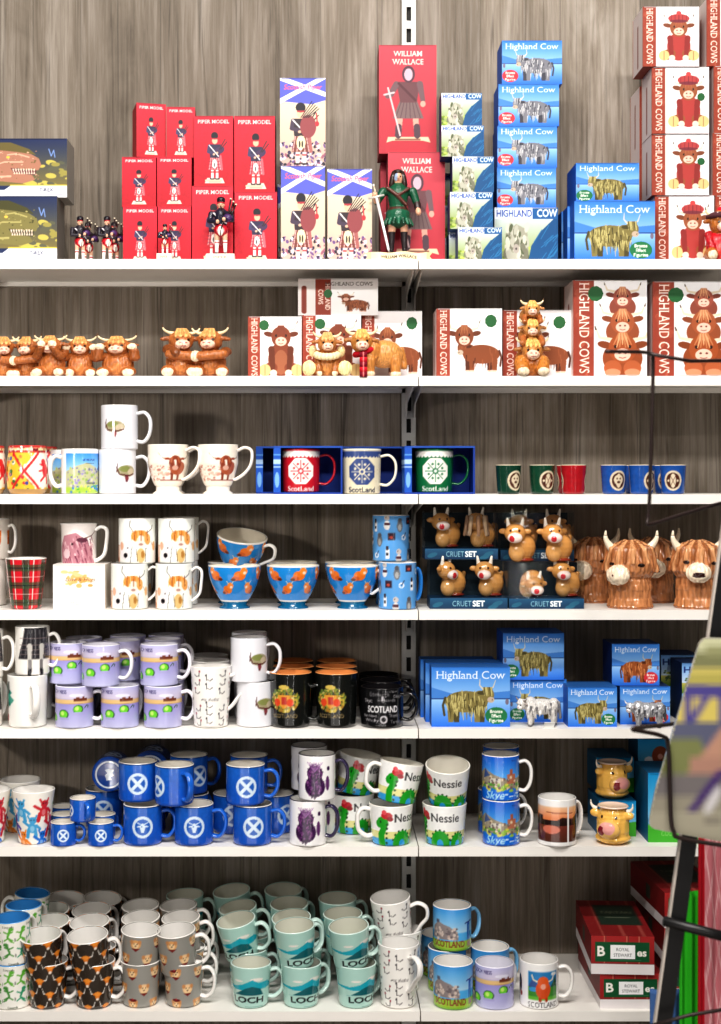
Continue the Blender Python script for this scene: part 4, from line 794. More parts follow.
def k_shot(col, off, kind, cream=(224, 208, 180)):
    rb, rt, h = .0235, .0275, .061; c = cvm(rb, rt, h, col, 40); A = c.a; c.mottle(.06)
    for o in ([off] if off is not None else [A*.27, -A*.3]):
        c.ell(o, .47, .31, .34, cream); c.ell(o, .47, .24, .27, (80, 44, 34)); c.ell(o, .47, .1, .24, cream)
        if kind == 'lion': c.ell(o, .5, .17, .17, cream); c.ell(o-.06, .54, .03, .03, (80, 44, 34)); c.ell(o+.06, .54, .03, .03, (80, 44, 34)); c.ell(o, .42, .06, .04, (80, 44, 34))
        else:
            for f in (-1, 1): c.ell(o+f*.16, .47, .04, .04, cream); c.line([(o-f*.08, .3), (o+f*.08, .62)], .02, (120, 80, 60))
    return mug('cup', rb, rt, h, c, inside=(226, 210, 182), rim=(232, 218, 192), handle=None, cat='cup', rnd=.08)
def k_tartan():
    rb, rt, h = .0315, .0435, .107; c = cvm(rb, rt, h, (206, 34, 48), 60); A = c.a; n = 6
    for k in range(n):
        o = -A/2+A*k/n; c.rect(o, 0, o+.13, 1, (40, 74, 52), .72); c.rect(o+.2, 0, o+.215, 1, (236, 226, 220)); c.rect(o+.03, 0, o+.045, 1, (20, 30, 40))
    for y in (.08, .42, .76): c.rect(-9, y, 9, y+.12, (36, 84, 50), .62); c.rect(-9, y+.22, 9, y+.232, (240, 226, 216)); c.rect(-9, y+.05, 9, y+.065, (24, 30, 40))
    c.rect(-9, .985, 9, 1, (240, 236, 230))
    return mug('beaker', rb, rt, h, c, handle=None, rim=(240, 236, 230), cat='cup')
def k_pinkcow():
    r, h = .0385, .088; c = cvm(r, r, h, (242, 234, 230)); A = c.a
    for o in (.1, .1-A/2):
        P = (150, 84, 100); c.poly([(o-.55, 0), (o-.6, .4), (o-.45, .7), (o-.1, .78), (o+.1, .64), (o+.3, .4), (o+.45, 0)], (186, 128, 140)); g = random.Random(2)
        for _ in range(60): x = o+g.uniform(-.55, .35); y = g.uniform(.05, .7); c.line([(x, y), (x+.05, y-.14)], .035, g.choice([P, (206, 160, 168), (120, 60, 80), (226, 190, 192)]), .01)
        c.line([(o+.05, .62), (o+.3, .7), (o+.5, .86)], .04, (120, 96, 92), .012); c.ell(o+.05, .6, .14, .06, (96, 50, 66)); c.ell(o-.36, .26, .1, .12, (222, 190, 196)); c.ell(o-.2, .5, .03, .03, (50, 24, 34))
    c.rect(-9, .0, 9, .02, WH)
    def pr(t): return .0385+.0012*t+(.0028*((t-.9)/.1)**2 if t > .9 else 0)
    return mug('mug', r, .0425, h, c, prof=pr, hw=.028, handle='tea', hz=(.86, .1), hr=.005)
def k_cowdogs():
    r, h = .0395, .0955; c = cvm(r, r, h, (238, 240, 234)); A = c.a
    for o in (.0, -A/2, A/2):
        c.rect(o-.62, .03, o-.42, .42, (206, 150, 120)); c.ell(o-.5, .28, .1, .14, (226, 190, 170)); c.ell(o-.24, .28, .15, .18, (232, 226, 228)); c.ell(o-.34, .4, .06, .09, (220, 170, 140)); c.ell(o-.22, .2, .055, .055, (30, 26, 30)); c.line([(o-.1, .04), (o-.06, .4)], .012, (70, 60, 60)); c.ell(o-.16, .36, .015, .015, (30, 26, 30))
        c.line([(o-.02, .7), (o-.12, .84), (o-.1, .96)], .018, (90, 84, 84)); c.line([(o+.3, .7), (o+.42, .78), (o+.44, .86)], .018, (90, 84, 84)); c.ell(o+.12, .62, .21, .13, (222, 140, 62)); c.ell(o+.14, .5, .1, .14, (240, 226, 214)); c.ell(o+.3, .55, .08, .12, (226, 160, 90))
        for k in range(6): c.line([(o-.06+.07*k, .74), (o-.08+.075*k, .52)], .018, (130, 70, 30) if k % 2 else (240, 190, 130))
        c.ell(o+.14, .44, .05, .03, (170, 130, 120)); c.ell(o+.14, .2, .1, .16, (214, 180, 120)); c.line([(o+.04, .34), (o+.06, .06)], .012, (70, 60, 60)); c.line([(o+.26, .36), (o+.24, .06)], .012, (70, 60, 60)); c.ell(o+.18, .22, .04, .08, (170, 120, 60)); c.line([(o+.4, .5), (o+.5, .3)], .012, (120, 110, 110)); c.ell(o+.5, .4, .06, .1, (226, 176, 120))
    return mug('mug', r, r, h, c, hw=.024, hr=.0036, handle='tea', hz=(.86, .22), rnd=.04)
def k_bowl():
    h = .077; rt = .0565; c = cvm(.045, rt, h, (30, 132, 206)); A = c.a; n = 6; g = random.Random(4)
    for row, (y, m) in enumerate(((.74, n), (.36, n))):
        for k in range(m):
            o = -A/2+A*(k+.5*row+.25)/m; f = 1 if (k+row) % 2 else -1; s = 1.3 if row == 0 else 1.15
            c.ell(o, y, .12*s, .1*s, (224, 116, 36)); c.ell(o+f*.08*s, y+.09*s, .075*s, .08*s, (236, 134, 48)); c.ell(o-f*.08*s, y-.06*s, .08*s, .05*s, (196, 90, 30)); c.ell(o+f*.1*s, y+.06*s, .035*s, .03*s, (240, 214, 190)); c.line([(o+f*.03*s, y+.15*s), (o-f*.0*s, y+.2*s)], .02, (220, 210, 190)); c.line([(o+f*.12*s, y+.15*s), (o+f*.16*s, y+.2*s)], .02, (220, 210, 190)); c.ell(o-f*.13*s, y-.08*s, .05*s, .03*s, (90, 40, 26)); c.rect(o-.1, y-.15, o+.1, y-.135, (20, 90, 160))
    c.rect(-9, .96, 9, 1, (240, 236, 228)); c.rect(-9, 0, 9, .06, (240, 236, 228))
    def pr(t): return .0285+.0265*math.sin(min(1, t*1.06)*PI/2)**.85+.0015*t
    return mug('cup', .03, rt, h, c, prof=pr, rim=(240, 236, 228), inside=(236, 228, 212), foot=(.0145, .033, .0285, (12, 92, 132)), handle='tea', hw=.028, hz=(.86, .25), hr=.004, cat='cup', hlabel='white scrolled handle')
def k_icons():
    r, h = .0405, .0985; c = cvm(r, r, h, (96, 160, 220)); A = c.a; g = random.Random(9)
    for k in range(9):
        o = -A/2+A*(k+.4)/9
        for j, y in enumerate((.15, .5, .82)):
            x = o+g.uniform(-.04, .04)+.08*(j % 2); y += g.uniform(-.06, .06); t = (k*2+j) % 5
            if t == 0: c.ell(x, y, .07, .13, (110, 114, 120)); c.ell(x, y-.03, .04, .07, (170, 170, 170)); c.ell(x, y+.12, .05, .05, (90, 90, 96))
            elif t == 1: c.rect(x-.045, y-.12, x+.045, y+.08, (236, 236, 238)); c.rect(x-.03, y+.06, x+.03, y+.15, (60, 50, 56)); c.rect(x-.03, y-.06, x+.03, y+.0, (50, 50, 60))
            elif t == 2: c.rect(x-.08, y-.06, x+.08, y+.09, (60, 44, 58)); c.ell(x, y, .04, .03, (180, 80, 70))
            elif t == 3: c.ell(x, y-.06, .07, .1, (232, 228, 226)); c.ell(x, y+.1, .06, .06, (200, 190, 186)); c.rect(x-.06, y-.06, x+.06, y+.0, (80, 40, 50)); c.ell(x-.02, y+.11, .012, .012, (30, 30, 30))
            else: c.ring(x, y, .035, .06, (240, 240, 244)); c.line([(x, y), (x+.06, y+.1)], .02, (50, 60, 90))
    return mug('mug', r, r, h, c, hcol=(40, 120, 196), hlabel='blue handle', hw=.018, rnd=.03)
def k_kilt(hid=0):
    r, h = .0365, .102; c = cvm(r, r, h, (238, 234, 228)); A = c.a; o = .1
    K = (46, 44, 48); c.poly([(o-.36, .36), (o-.22, .8), (o-.2, 1), (o+.3, 1), (o+.36, .8), (o+.44, .36)], K)
    for k in range(7): c.line([(o-.2+.08*k, .95), (o-.3+.11*k, .38)], .014, (110, 108, 110))
    for y in (.45, .55, .65, .78): c.line([(o-.32, y), (o+.4, y)], .01, (140, 120, 120))
    for f in (-1, 1): c.line([(o+.04+f*.13, .62), (o+.04+f*.12, .2)], .11, (190, 186, 180), .07); c.line([(o+.04+f*.12, .18), (o+.04+f*.13, .05)], .08, (40, 38, 42)); c.line([(o+.04+f*.12, .32), (o+.04+f*.12, .2)], .075, (120, 116, 116))
    return mug('mug', r, r, h, c, hw=.024)
def k_twist():
    rb, rt, h = .0395, .0425, .109; c = cvm(rb, rt, h, (240, 238, 233)); A = c.a; o = -.52
    for x, y, q in ((o, .76, (30, 120, 110)), (o+.1, .66, (50, 150, 130)), (o-.05, .55, (30, 100, 90)), (o+.16, .52, (70, 160, 140)), (o+.04, .44, (40, 120, 100))): c.poly([(x-.12, y-.05), (x, y+.14), (x+.16, y+.02), (x+.02, y-.1)], q)
    c.rect(o+.1, .66, o+.18, .88, (50, 46, 50)); c.line([(o-.05, .5), (o-.04, .05)], .06, (110, 80, 90)); c.line([(o+.06, .42), (o+.05, .02)], .05, (150, 60, 80)); c.ell(o+.08, .2, .05, .06, (206, 60, 80)); c.line([(o-.1, .4), (o+.02, .1)], .02, (60, 50, 60))
    return mug('mug', rb, rt, h, c, hw=.026, hr=.0055, handle='D', hz=(.8, .28))
def k_amber():
    rb, rt, h = .041, .043, .105; c = cvm(rb, rt, h, (238, 230, 220)); A = c.a
    for o in (.1, .7, -.6): c.poly([(o-.18, .38), (o-.2, .72), (o+.2, .72), (o+.18, .38)], (206, 96, 30)); c.rect(o-.18, .56, o+.18, .7, (232, 130, 50)); c.ell(o, .5, .1, .07, (160, 60, 20))
    return mug('mug', rb, rt, h, c, hw=.02)
def k_script():
    r, h = .0395, .1; c = cvm(r, r, h, (232, 226, 218)); A = c.a; o = .1
    for k in range(6): c.line([(o-.4+.12*k, .1), (o-.3+.1*k, .5)], .04, [(190, 170, 160), (220, 200, 190), (150, 120, 120)][k % 3])
    return mug('mug', r, r, h, c, hw=.02)
for nm, fn in dict(loch=k_loch, bears=k_bears, thistle=k_thistle, ness=k_ness, castle=k_castle, sunset=k_sunset, lizard=k_lizard, cowheads=k_cowheads, dogs=k_dogs, mint=k_mint, latte=k_latte, land=k_land, coopic=k_coopic, crest=k_crest, black=k_black, coofoot=k_coofoot, lion=k_lion, edin=k_edin, tartan=k_tartan, pinkcow=k_pinkcow, cowdogs=k_cowdogs, bowl=k_bowl, icons=k_icons, kilt=k_kilt, twist=k_twist, amber=k_amber, script=k_script).items(): SP[nm] = fn()
SP['enam_x'] = k_enam('x', .0415, .083); SP['enam_s'] = k_enam('s', .0415, .083); SP['enam_xl'] = k_enam('x', .0415, .083, -.48); SP['enam_xr'] = k_enam('x', .0415, .083, .35)
SP['mini'] = k_enam('x', .0275, .048, .08); SP['mini_l'] = k_enam('x', .0275, .048, -.62)
SP['coo1'] = k_coo(1); SP['coo0'] = k_coo(0); SP['coo2'] = k_coo(2)
SP['rel_r'] = k_relief((186, 30, 46), WH); SP['rel_c'] = k_relief((222, 212, 184), (60, 78, 130), True); SP['rel_g'] = k_relief((22, 104, 62), WH)
SP['shot_g1'] = k_shot((20, 62, 46), .22, 'lion'); SP['shot_g2'] = k_shot((22, 68, 48), .16, 'th'); SP['shot_r'] = k_shot((166, 26, 36), None, 'th'); SP['shot_b1'] = k_shot((36, 84, 160), .1, 'lion'); SP['shot_b2'] = k_shot((36, 84, 160), .3, 'th'); SP['shot_b3'] = k_shot((36, 84, 160), -.1, 'th')

def lying():
    sp = k_enam('x', .0415, .083); b = MB(); n = 40; z = -.0006
    def disc(r0, r1, z, col): b.add([(r0*math.sin(a), -r0*math.cos(a), z) for a in np.arange(n)*2*PI/n]+[(r1*math.sin(a), -r1*math.cos(a), z) for a in np.arange(n)*2*PI/n], [(k, n+k, n+(k+1) % n, (k+1) % n) for k in range(n)], lin(col))
    disc(.0003, .0285, z, (28, 70, 150)); disc(.0285, .0325, z-.0008, (214, 224, 236))
    q = [(-.006, .014), (.006, .012), (.004, .006), (.012, .002), (.008, -.004), (.012, -.012), (.0, -.014), (-.01, -.011), (-.004, -.004), (-.01, .002), (-.007, .008)]; b.add([(x, y, z-.0006) for x, y in q], [tuple(range(len(q)))], lin((222, 230, 240)))
    return Spec('mug', 'mug', None, sp.parts+[('base_print', b.build('base_print', CERAM, False), (0, 0, 0), (0, 0, 0), 'white ring and map printed on the base')], .083, .083)
SP['enam_b'] = lying()
# ================================================================== figurines
OR = (170, 100, 52); ORD = (124, 68, 32); FRG = (220, 168, 104); MUZ = (240, 200, 176); HOOF = (236, 214, 184); HORN = (232, 212, 170); TIP = (96, 66, 44)
def chead(c, s, yaw=0., col=OR, fr=FRG, muz=MUZ, pitch=0., eye=.12, fringe=True, ears=True, mz=(.55, .45, .42), mouth=True):
    R = Matrix.Rotation(yaw, 3, 'Z') @ Matrix.Rotation(pitch, 3, 'X'); c = Vector(c); T = lambda x, y, z: tuple(c+R@Vector((x*s, y*s, z*s))); e = (pitch, 0, yaw)
    p = [E(tuple(c), (.92*s, .9*s, 1.*s), col, e), E(T(0, -.72, -.4), tuple(q*s for q in mz), muz, e)]
    if ears:
        for f in (-1, 1): p.append(C(T(f*.75, 0, .22), T(f*1.4, -.06, .1), .24*s, .17*s, mixc(col, (60, 25, 10), .2)))
    if fringe:
        for k in range(7):
            q = -.6+.2*k; p.append(C(T(q*.5, -.25, .98), T(q*.95, -.92+abs(q)*.25, .28+.1*(k % 2)), .13*s, .07*s, fr if k % 2 == 0 else mixc(fr, col, .4)))
    for f in (-1, 1):
        p.append(E(T(f*.42, -.78, .02), (eye*s, .25*s, eye*s), (26, 16, 12), e, True)); p.append(E(T(f*.2, -1.12, -.28), (.1*s, .2*s, .07*s), (150, 70, 64), e, True))
    if mouth: p.append(E(T(0, -1.12, -.58), (.24*s, .2*s, .045*s), (150, 70, 70), e, True))
    horns = [[T(f*.55, .0, .62), T(f*.95, -.02, .72), T(f*1.3, -.06, .98), T(f*1.42, -.1, 1.42)] for f in (-1, 1)]
    return p, horns
def hornmesh(paths, r, col=HORN, tip=TIP, tipf=.75):
    out = []
    for P in paths:
        b = MB(); Q = smoothpath(P, 5); m = len(Q); k = int(m*tipf); rr = [r*(1-.85*i/(m-1)) for i in range(m)]
        b.tube(Q[:k+1], rr[:k+1], col, 9, up=(.2, 1, .1)); b.tube(Q[k:], rr[k:], tip, 9, up=(.2, 1, .1)); out.append(('horn', b.build('horn', GLAZE if tip == col else RESIN), (0, 0, 0), (0, 0, 0)))
    return out
def fig(name, cat, prims, horns, hr, voxel=.0013, fur=.0011, fs=420, mat=None, extra=(), w=.07, h=.09, streak=.45, hcol=HORN, tip=TIP):
    me = blob('body', prims, voxel, fur, fs, mat or RESIN, streak=streak)
    return Spec(name, cat, None, [('body', me, (0, 0, 0), (0, 0, 0))]+hornmesh(horns, hr, hcol, tip)+list(extra), w, h)
def sitting(h, pose, x=0., yaw=0., col=OR, fr=FRG, legs=True, dress=None):
    d = mixc(col, (90, 40, 12), .3); bc = dress or col
    p = [E((x, 0, .27*h), (.23*h, .19*h, .28*h), bc), E((x, -.07*h, .22*h), (.14*h, .13*h, .2*h), mixc(bc, (240, 170, 100), .25))]
    hp, hn = chead((x, -.06*h, .66*h), .2*h, yaw, col, fr); p += hp
    if legs:
        for f in (-1, 1): p += [C((x+f*.14*h, 0, .12*h), (x+f*.18*h, -.2*h, .11*h), .12*h, .105*h, col), E((x+f*.18*h, -.27*h, .085*h), (.088*h, .05*h, .085*h), HOOF)]
    for f in (-1, 1):
        sh = (x+f*.19*h, -.03*h, .46*h)
        if pose == 'eyes': p += [C(sh, (x+f*.2*h, -.2*h, .42*h), .07*h, .065*h, d), C((x+f*.2*h, -.2*h, .42*h), (x+f*.1*h, -.3*h, .6*h), .075*h, .065*h, d), E((x+f*.09*h, -.31*h, .68*h), (.07*h, .05*h, .08*h), HOOF)]
        elif pose == 'ears': p += [C(sh, (x+f*.27*h, -.16*h, .4*h), .08*h, .075*h, d), C((x+f*.27*h, -.16*h, .4*h), (x+f*.25*h, -.18*h, .56*h), .075*h, .07*h, d), E((x+f*.23*h, -.2*h, .64*h), (.07*h, .065*h, .075*h), HOOF)]
        elif pose == 'mouth': p += [C(sh, (x+f*.24*h, -.18*h, .36*h), .07*h, .065*h, d), C((x+f*.24*h, -.18*h, .36*h), (x+f*.12*h, -.26*h, .47*h), .065*h, .055*h, d), E((x+f*.07*h, -.27*h, .5*h), (.06*h, .05*h, .05*h), HOOF)]
        elif pose == 'down': p += [C(sh, (x+f*.15*h, -.2*h, .12*h), .075*h, .06*h, d if not dress else mixc(dress, (60, 0, 0), .2)), E((x+f*.15*h, -.22*h, .06*h), (.06*h, .05*h, .06*h), HOOF)]
    return p, hn
for k, pz in dict(eyes='eyes', ears='ears', mouth='mouth').items():
    p, hn = sitting(.1, pz); SP['cow_'+k] = fig('cow_figurine', 'figurine', p, hn, .0036, h=.09)
H = .112
pa, ha = sitting(H, 'none', -.024, .25); pb, hb = sitting(H, 'none', .024, -.2)
cx = [C((-.045, -.01, .5*H), (-.03, -.03, .42*H), .01, .009, ORD), C((-.04, -.024, .4*H), (.0, -.03, .36*H), .0095, .009, OR), C((.05, -.012, .46*H), (.045, -.026, .4*H), .0095, .009, ORD), C((.045, -.028, .4*H), (.008, -.034, .36*H), .0095, .009, OR), E((.002, -.034, .36*H), (.009, .008, .011), HOOF)]
SP['hug'] = fig('cow_figurine', 'figurine', pa+pb+cx, ha+hb, .0042, w=.14, h=.118)
# three stacked cows
p, hn = [], []
for z, s, col in ((.052, .0235, (192, 128, 66)), (.096, .0185, (200, 138, 76)), (.135, .0165, (206, 144, 82))):
    q, h2 = chead((0, -.012, z), s, 0, col, (236, 190, 110)); p += q; hn += h2; p.append(E((0, .012, z-s*.7), (s*1.35, s*1.25, s*1.15), mixc(col, (90, 40, 10), .15)))
for f in (-1, 1): p += [C((f*.022, -.012, .03), (f*.02, -.028, .012), .0135, .0125, (190, 120, 50)), E((f*.02, -.036, .009), (.012, .009, .009), HOOF), C((f*.018, -.01, .078), (f*.02, -.024, .066), .007, .006, OR), C((f*.015, -.01, .12), (f*.016, -.022, .11), .006, .005, OR)]
p.append(E((0, .005, .025), (.034, .03, .027), (180, 106, 42)))
SP['stackfig'] = fig('cow_figurine', 'figurine', p, hn, .0038, w=.085, h=.168)
# standing cow with a red tartan scarf
col = (192, 128, 66); p, hn = chead((-.03, -.022, .074), .0245, .1, col, (234, 186, 108))
p += [E((.02, .005, .05), (.04, .026, .03), (204, 144, 80)), E((-.008, -.004, .055), (.025, .024, .028), col), C((.058, .01, .06), (.062, .012, .025), .006, .008, col)]
for x, y in ((-.012, -.02), (-.012, .02), (.044, -.01), (.044, .022)): p += [C((x, y, .035), (x, y, .014), .0125, .0105, col), E((x, y, .007), (.0115, .0115, .0075), HOOF)]
sc = MB(); sc.tube([(-.022+.0205*math.cos(a), -.008+.021*math.sin(a), .0535+.006*math.cos(a)) for a in np.linspace(0, 2*PI, 22)], .0062, (190, 26, 44), 10, up=(0, 0, 1), caps=False)
for k in range(5):
    sc.box(-.034, -.018, -.043-.0005*k, -.036-.0005*k, .05-.0105*(k+1), .0505-.0105*k, (196, 28, 46) if k % 2 else (120, 20, 40)); sc.box(-.0275, -.0245, -.0436-.0005*k, -.036, .05-.0105*(k+1), .0505-.0105*k, (236, 120, 120))
SP['scarfcow'] = fig('cow_figurine', 'figurine', p, hn, .0048, w=.117, h=.108, extra=[('scarf', sc.build('scarf', CLOTH), (0, 0, 0), (0, 0, 0), 'red tartan scarf')])
# sitting cow with cream ruff, soles forward
p, hn = sitting(.108, 'down', 0, .1, (190, 124, 66), (230, 184, 122), legs=False)
for f in (-1, 1): p += [C((f*.018, 0, .016), (f*.036, -.026, .015), .013, .012, (190, 110, 46)), E((f*.038, -.035, .0165), (.0155, .006, .0165), (238, 220, 160), (0, 0, f*.3))]
rf = MB()
for k in range(9): a = PI*(.05+.9*k/8); rf.ball((.022*math.cos(a), -.012-.02*math.sin(a), .047-.006*math.sin(a)), (.0075, .006, .008), (240, 226, 180))
for f in (-1, 1): rf.ball((.03*f, .006, .056), (.009, .004, .013), (230, 206, 150))
SP['ruffcow'] = fig('cow_figurine', 'figurine', p, hn, .0044, w=.095, h=.1, extra=[('ruff', rf.build('ruff', RESIN), (0, 0, 0), (0, 0, 0), 'cream frilled ruff')])
# sitting cow in red with tartan tam
p, hn = sitting(.112, 'down', 0, .15, (176, 104, 44), (190, 120, 60), dress=(206, 26, 40)); t = MB()
t.lathe([(.002, .1), (.02, .0985), (.029, .0935), (.0285, .0885), (.02, .0855), (.017, .084)], 24, col=(88, 52, 58)); t.lathe([(.0175, .0855), (.019, .0835), (.018, .0805), (.015, .0805)], 24, col=(150, 36, 48)); pm = MB(); pm.ball((0, 0, .104), .0075, (216, 34, 50))
for k in range(6): a = k*PI/3; t.tube([(.005*math.cos(a), .005*math.sin(a), .1008), (.027*math.cos(a), .027*math.sin(a), .0955)], .0012, (220, 190, 190), 6)
SP['tamcow'] = fig('cow_figurine', 'figurine', p, hn, .0042, w=.09, h=.115, extra=[('tam', t.build('tam', CLOTH), (.002, -.006, -.004), (0, 0, 0), 'tartan tam hat', [('pompom', pm.build('pompom', CLOTH), (0, 0, 0), (0, 0, 0))])])
# silver and white standing cows, nose to the left
def stand(cols, L, wool):
    d, m, l = cols; g = random.Random(4); p = [E((.008*L, 0, .46*L), (.4*L, .17*L, .19*L), m), E((-.25*L, 0, .5*L), (.17*L, .17*L, .2*L), m), E((.3*L, 0, .5*L), (.14*L, .16*L, .17*L), m), C((.43*L, 0, .56*L), (.46*L, .02*L, .2*L), .03*L, .04*L, d)]
    for x, y in ((-.27, -.09), (-.2, .1), (.27, -.1), (.34, .1)): p += [C((x*L, y*L, .36*L), (x*L, y*L, .08*L), .09*L, .055*L, m), E((x*L, y*L, .035*L), (.06*L, .06*L, .036*L), d)]
    hp, hn = chead((-.45*L, -.03*L, .52*L), .13*L, -1.0, m, l, mixc(l, (255, 240, 235), .4), pitch=.15); p += hp
    for _ in range(46):
        x = g.uniform(-.36, .38)*L; f = g.choice((-1, -1, 1)); z = g.uniform(.3, .6)*L; y = f*.165*L*math.sqrt(max(.1, 1-((z-.46*L)/(.2*L))**2)); p.append(C((x, y, z), (x+g.uniform(-.03, .03)*L, y*1.04, z-.13*L), .026*L, .012*L, g.choice([l, m, d])))
    return p, hn
p, hn = stand(((120, 118, 120), (206, 202, 198), (238, 234, 230)), .088, 1); tg = MB(); tg.box(-.011, .011, -.0008, 0, 0, .014, (240, 240, 238)); 
SP['whitecow'] = fig('cow_figurine', 'figurine', p, hn, .0028, .0012, .0007, 500, w=.098, h=.068, hcol=(150, 140, 130), extra=[('price_tag', tg.build('price_tag', CARD, False), (.012, -.024, .0005), (.5, 0, .15), 'white blank price tag')])
p, hn = stand(((90, 90, 96), (176, 176, 180), (230, 230, 232)), .08, 1); SP['silvercow'] = fig('cow_figurine', 'figurine', p, hn, .003, .0012, .0012, 500, mat=PEWTER, w=.09, h=.062, hcol=(220, 220, 222), tip=(200, 200, 204), streak=.6)
# little glazed cruet cows
AM = (204, 146, 82)
def cruet(yaw, lying=False):
    g = [E((.012, .012, .03), (.027, .025, .03), AM), E((.012, .012, .004), (.024, .022, .005), (130, 44, 30)), E((-.002, -.004, .02), (.017, .014, .02), (214, 160, 98))]
    hc = (-.006, -.008, .058) if not lying else (.012, -.014, .026); R = Matrix.Rotation(yaw, 3, 'Z'); v = lambda x, y, z: tuple(Vector(hc)+R@Vector((x, y, z)))
    g += [E(hc, (.022, .02, .02), AM, (0, 0, yaw)), E(v(0, -.017, -.009), (.0155, .011, .0105), (244, 222, 212), (0, 0, yaw)), E(v(-.006, -.0265, -.011), (.0055, .006, .0075), (196, 30, 44), (0, 0, yaw), True)]
    for f in (-1, 1): g += [E(v(f*.024, .002, .004), (.009, .005, .006), AM, (0, 0, yaw)), E(v(f*.009, -.019, .006), (.0026, .005, .0032), (70, 30, 20), (0, 0, yaw), True), C(v(f*.013, .002, .014), v(f*.0155, -.001, .03), .0048, .0026, (244, 234, 220))]
    g.append(C((.03, .03, .02), (.036, .03, .05), .004, .005, AM)) if not lying else None
    return g
def cruetspec(yaw, lying=False): return Spec('cow_cruet', 'cruet', blob('cow_cruet', [q for q in cruet(yaw, lying) if q], .0011, .0, 1, GLAZE), None, .08, .09)
SP['cruet_l'] = cruetspec(-.15); SP['cruet_r'] = cruetspec(.2); SP['cruet_s'] = cruetspec(.9); SP['cruet_d'] = cruetspec(.3, True)
hr_ = [C((-.006+.02*math.cos(k*.8), -.012+.018*math.sin(k*.8)-.004, .068), (-.006+.026*math.cos(k*.8), -.014+.022*math.sin(k*.8), .03), .005, .004, (190, 160, 130) if k % 2 else (160, 124, 96)) for k in range(8)]
SP['cruet_h'] = Spec('cow_cruet', 'cruet', blob('cow_cruet', cruet(0)[:4]+[q for q in cruet(0)[4:] if q and q[0] == 'C']+hr_, .0011, .0006, 400, GLAZE, streak=.3), None, .08, .09)
# big cow-head jars
def jar(kind):
    c = (192, 130, 86); c2 = (150, 92, 54); g = random.Random(11 if kind else 12)
    p = [C((0, 0, .04), (0, 0, .05), .0465, .046, c), C((0, 0, .008), (0, 0, .02), .048, .046, c), E((0, -.002, .095), (.0565, .055, .044), c), E((0, 0, .004), (.05, .05, .006), c2), E((0, -.008, .112), (.05, .047, .031), c)]
    if kind == 'side': mz = (-.036, -.05, .073); yw = -.6
    else: mz = (-.012, -.058, .078); yw = -.2
    p.append(E(mz, (.026, .017, .0215), (246, 226, 200), (0, 0, yw))); cr = (212, 154, 108)
    for k in range(15):
        a = -2.2+k*.3; x, y = math.sin(a), -math.cos(a); L = .028 if abs(a) < .7 else .045
        p.append(C((.012*x, .012*y-.005, .141), (.045*x, .045*y-.004, .126), .006, .006, cr if k % 2 else c2)); p.append(C((.045*x, .045*y-.004, .126), (.057*x, .056*y, .127-L), .006, .004, cr if k % 2 else c2))
    R = Matrix.Rotation(yw, 3, 'Z'); v = lambda x, y, z: tuple(Vector(mz)+R@Vector((x, y, z)))
    if kind == 'side': p += [E(v(-.006, -.016, .0), (.0022, .006, .0022), (90, 40, 30), (0, 0, yw), True), E((.012, -.054, .094), (.008, .012, .0045), (40, 22, 16), (0, 0, 0), True), E((-.046, -.034, .096), (.005, .01, .004), (40, 22, 16), (0, 0, 0), True)]
    else: p += [E(v(0, -.015, -.002), (.0125, .01, .0042), (52, 22, 18), (0, 0, yw), True), E(v(0, -.016, -.006), (.014, .009, .003), (52, 22, 18), (0, 0, yw), True), E((.022, -.05, .098), (.0065, .012, .004), (40, 22, 16), (0, 0, 0), True), E((-.034, -.045, .1), (.0065, .012, .004), (40, 22, 16), (0, 0, 0), True)]
    hn = [[(f*.034, -.005, .122), (f*.044, -.006, .132), (f*.054, -.01, .148), (f*.055, -.014, .166)] for f in (-1, 1)]
    return fig('cow_head_jar', 'jar', p, hn, .0125, .0016, .0024, 210, GLAZE, w=.118, h=.17, hcol=(244, 232, 208), tip=(244, 232, 208), streak=.45)
SP['jar_s'] = jar('side'); SP['jar_f'] = jar('front')
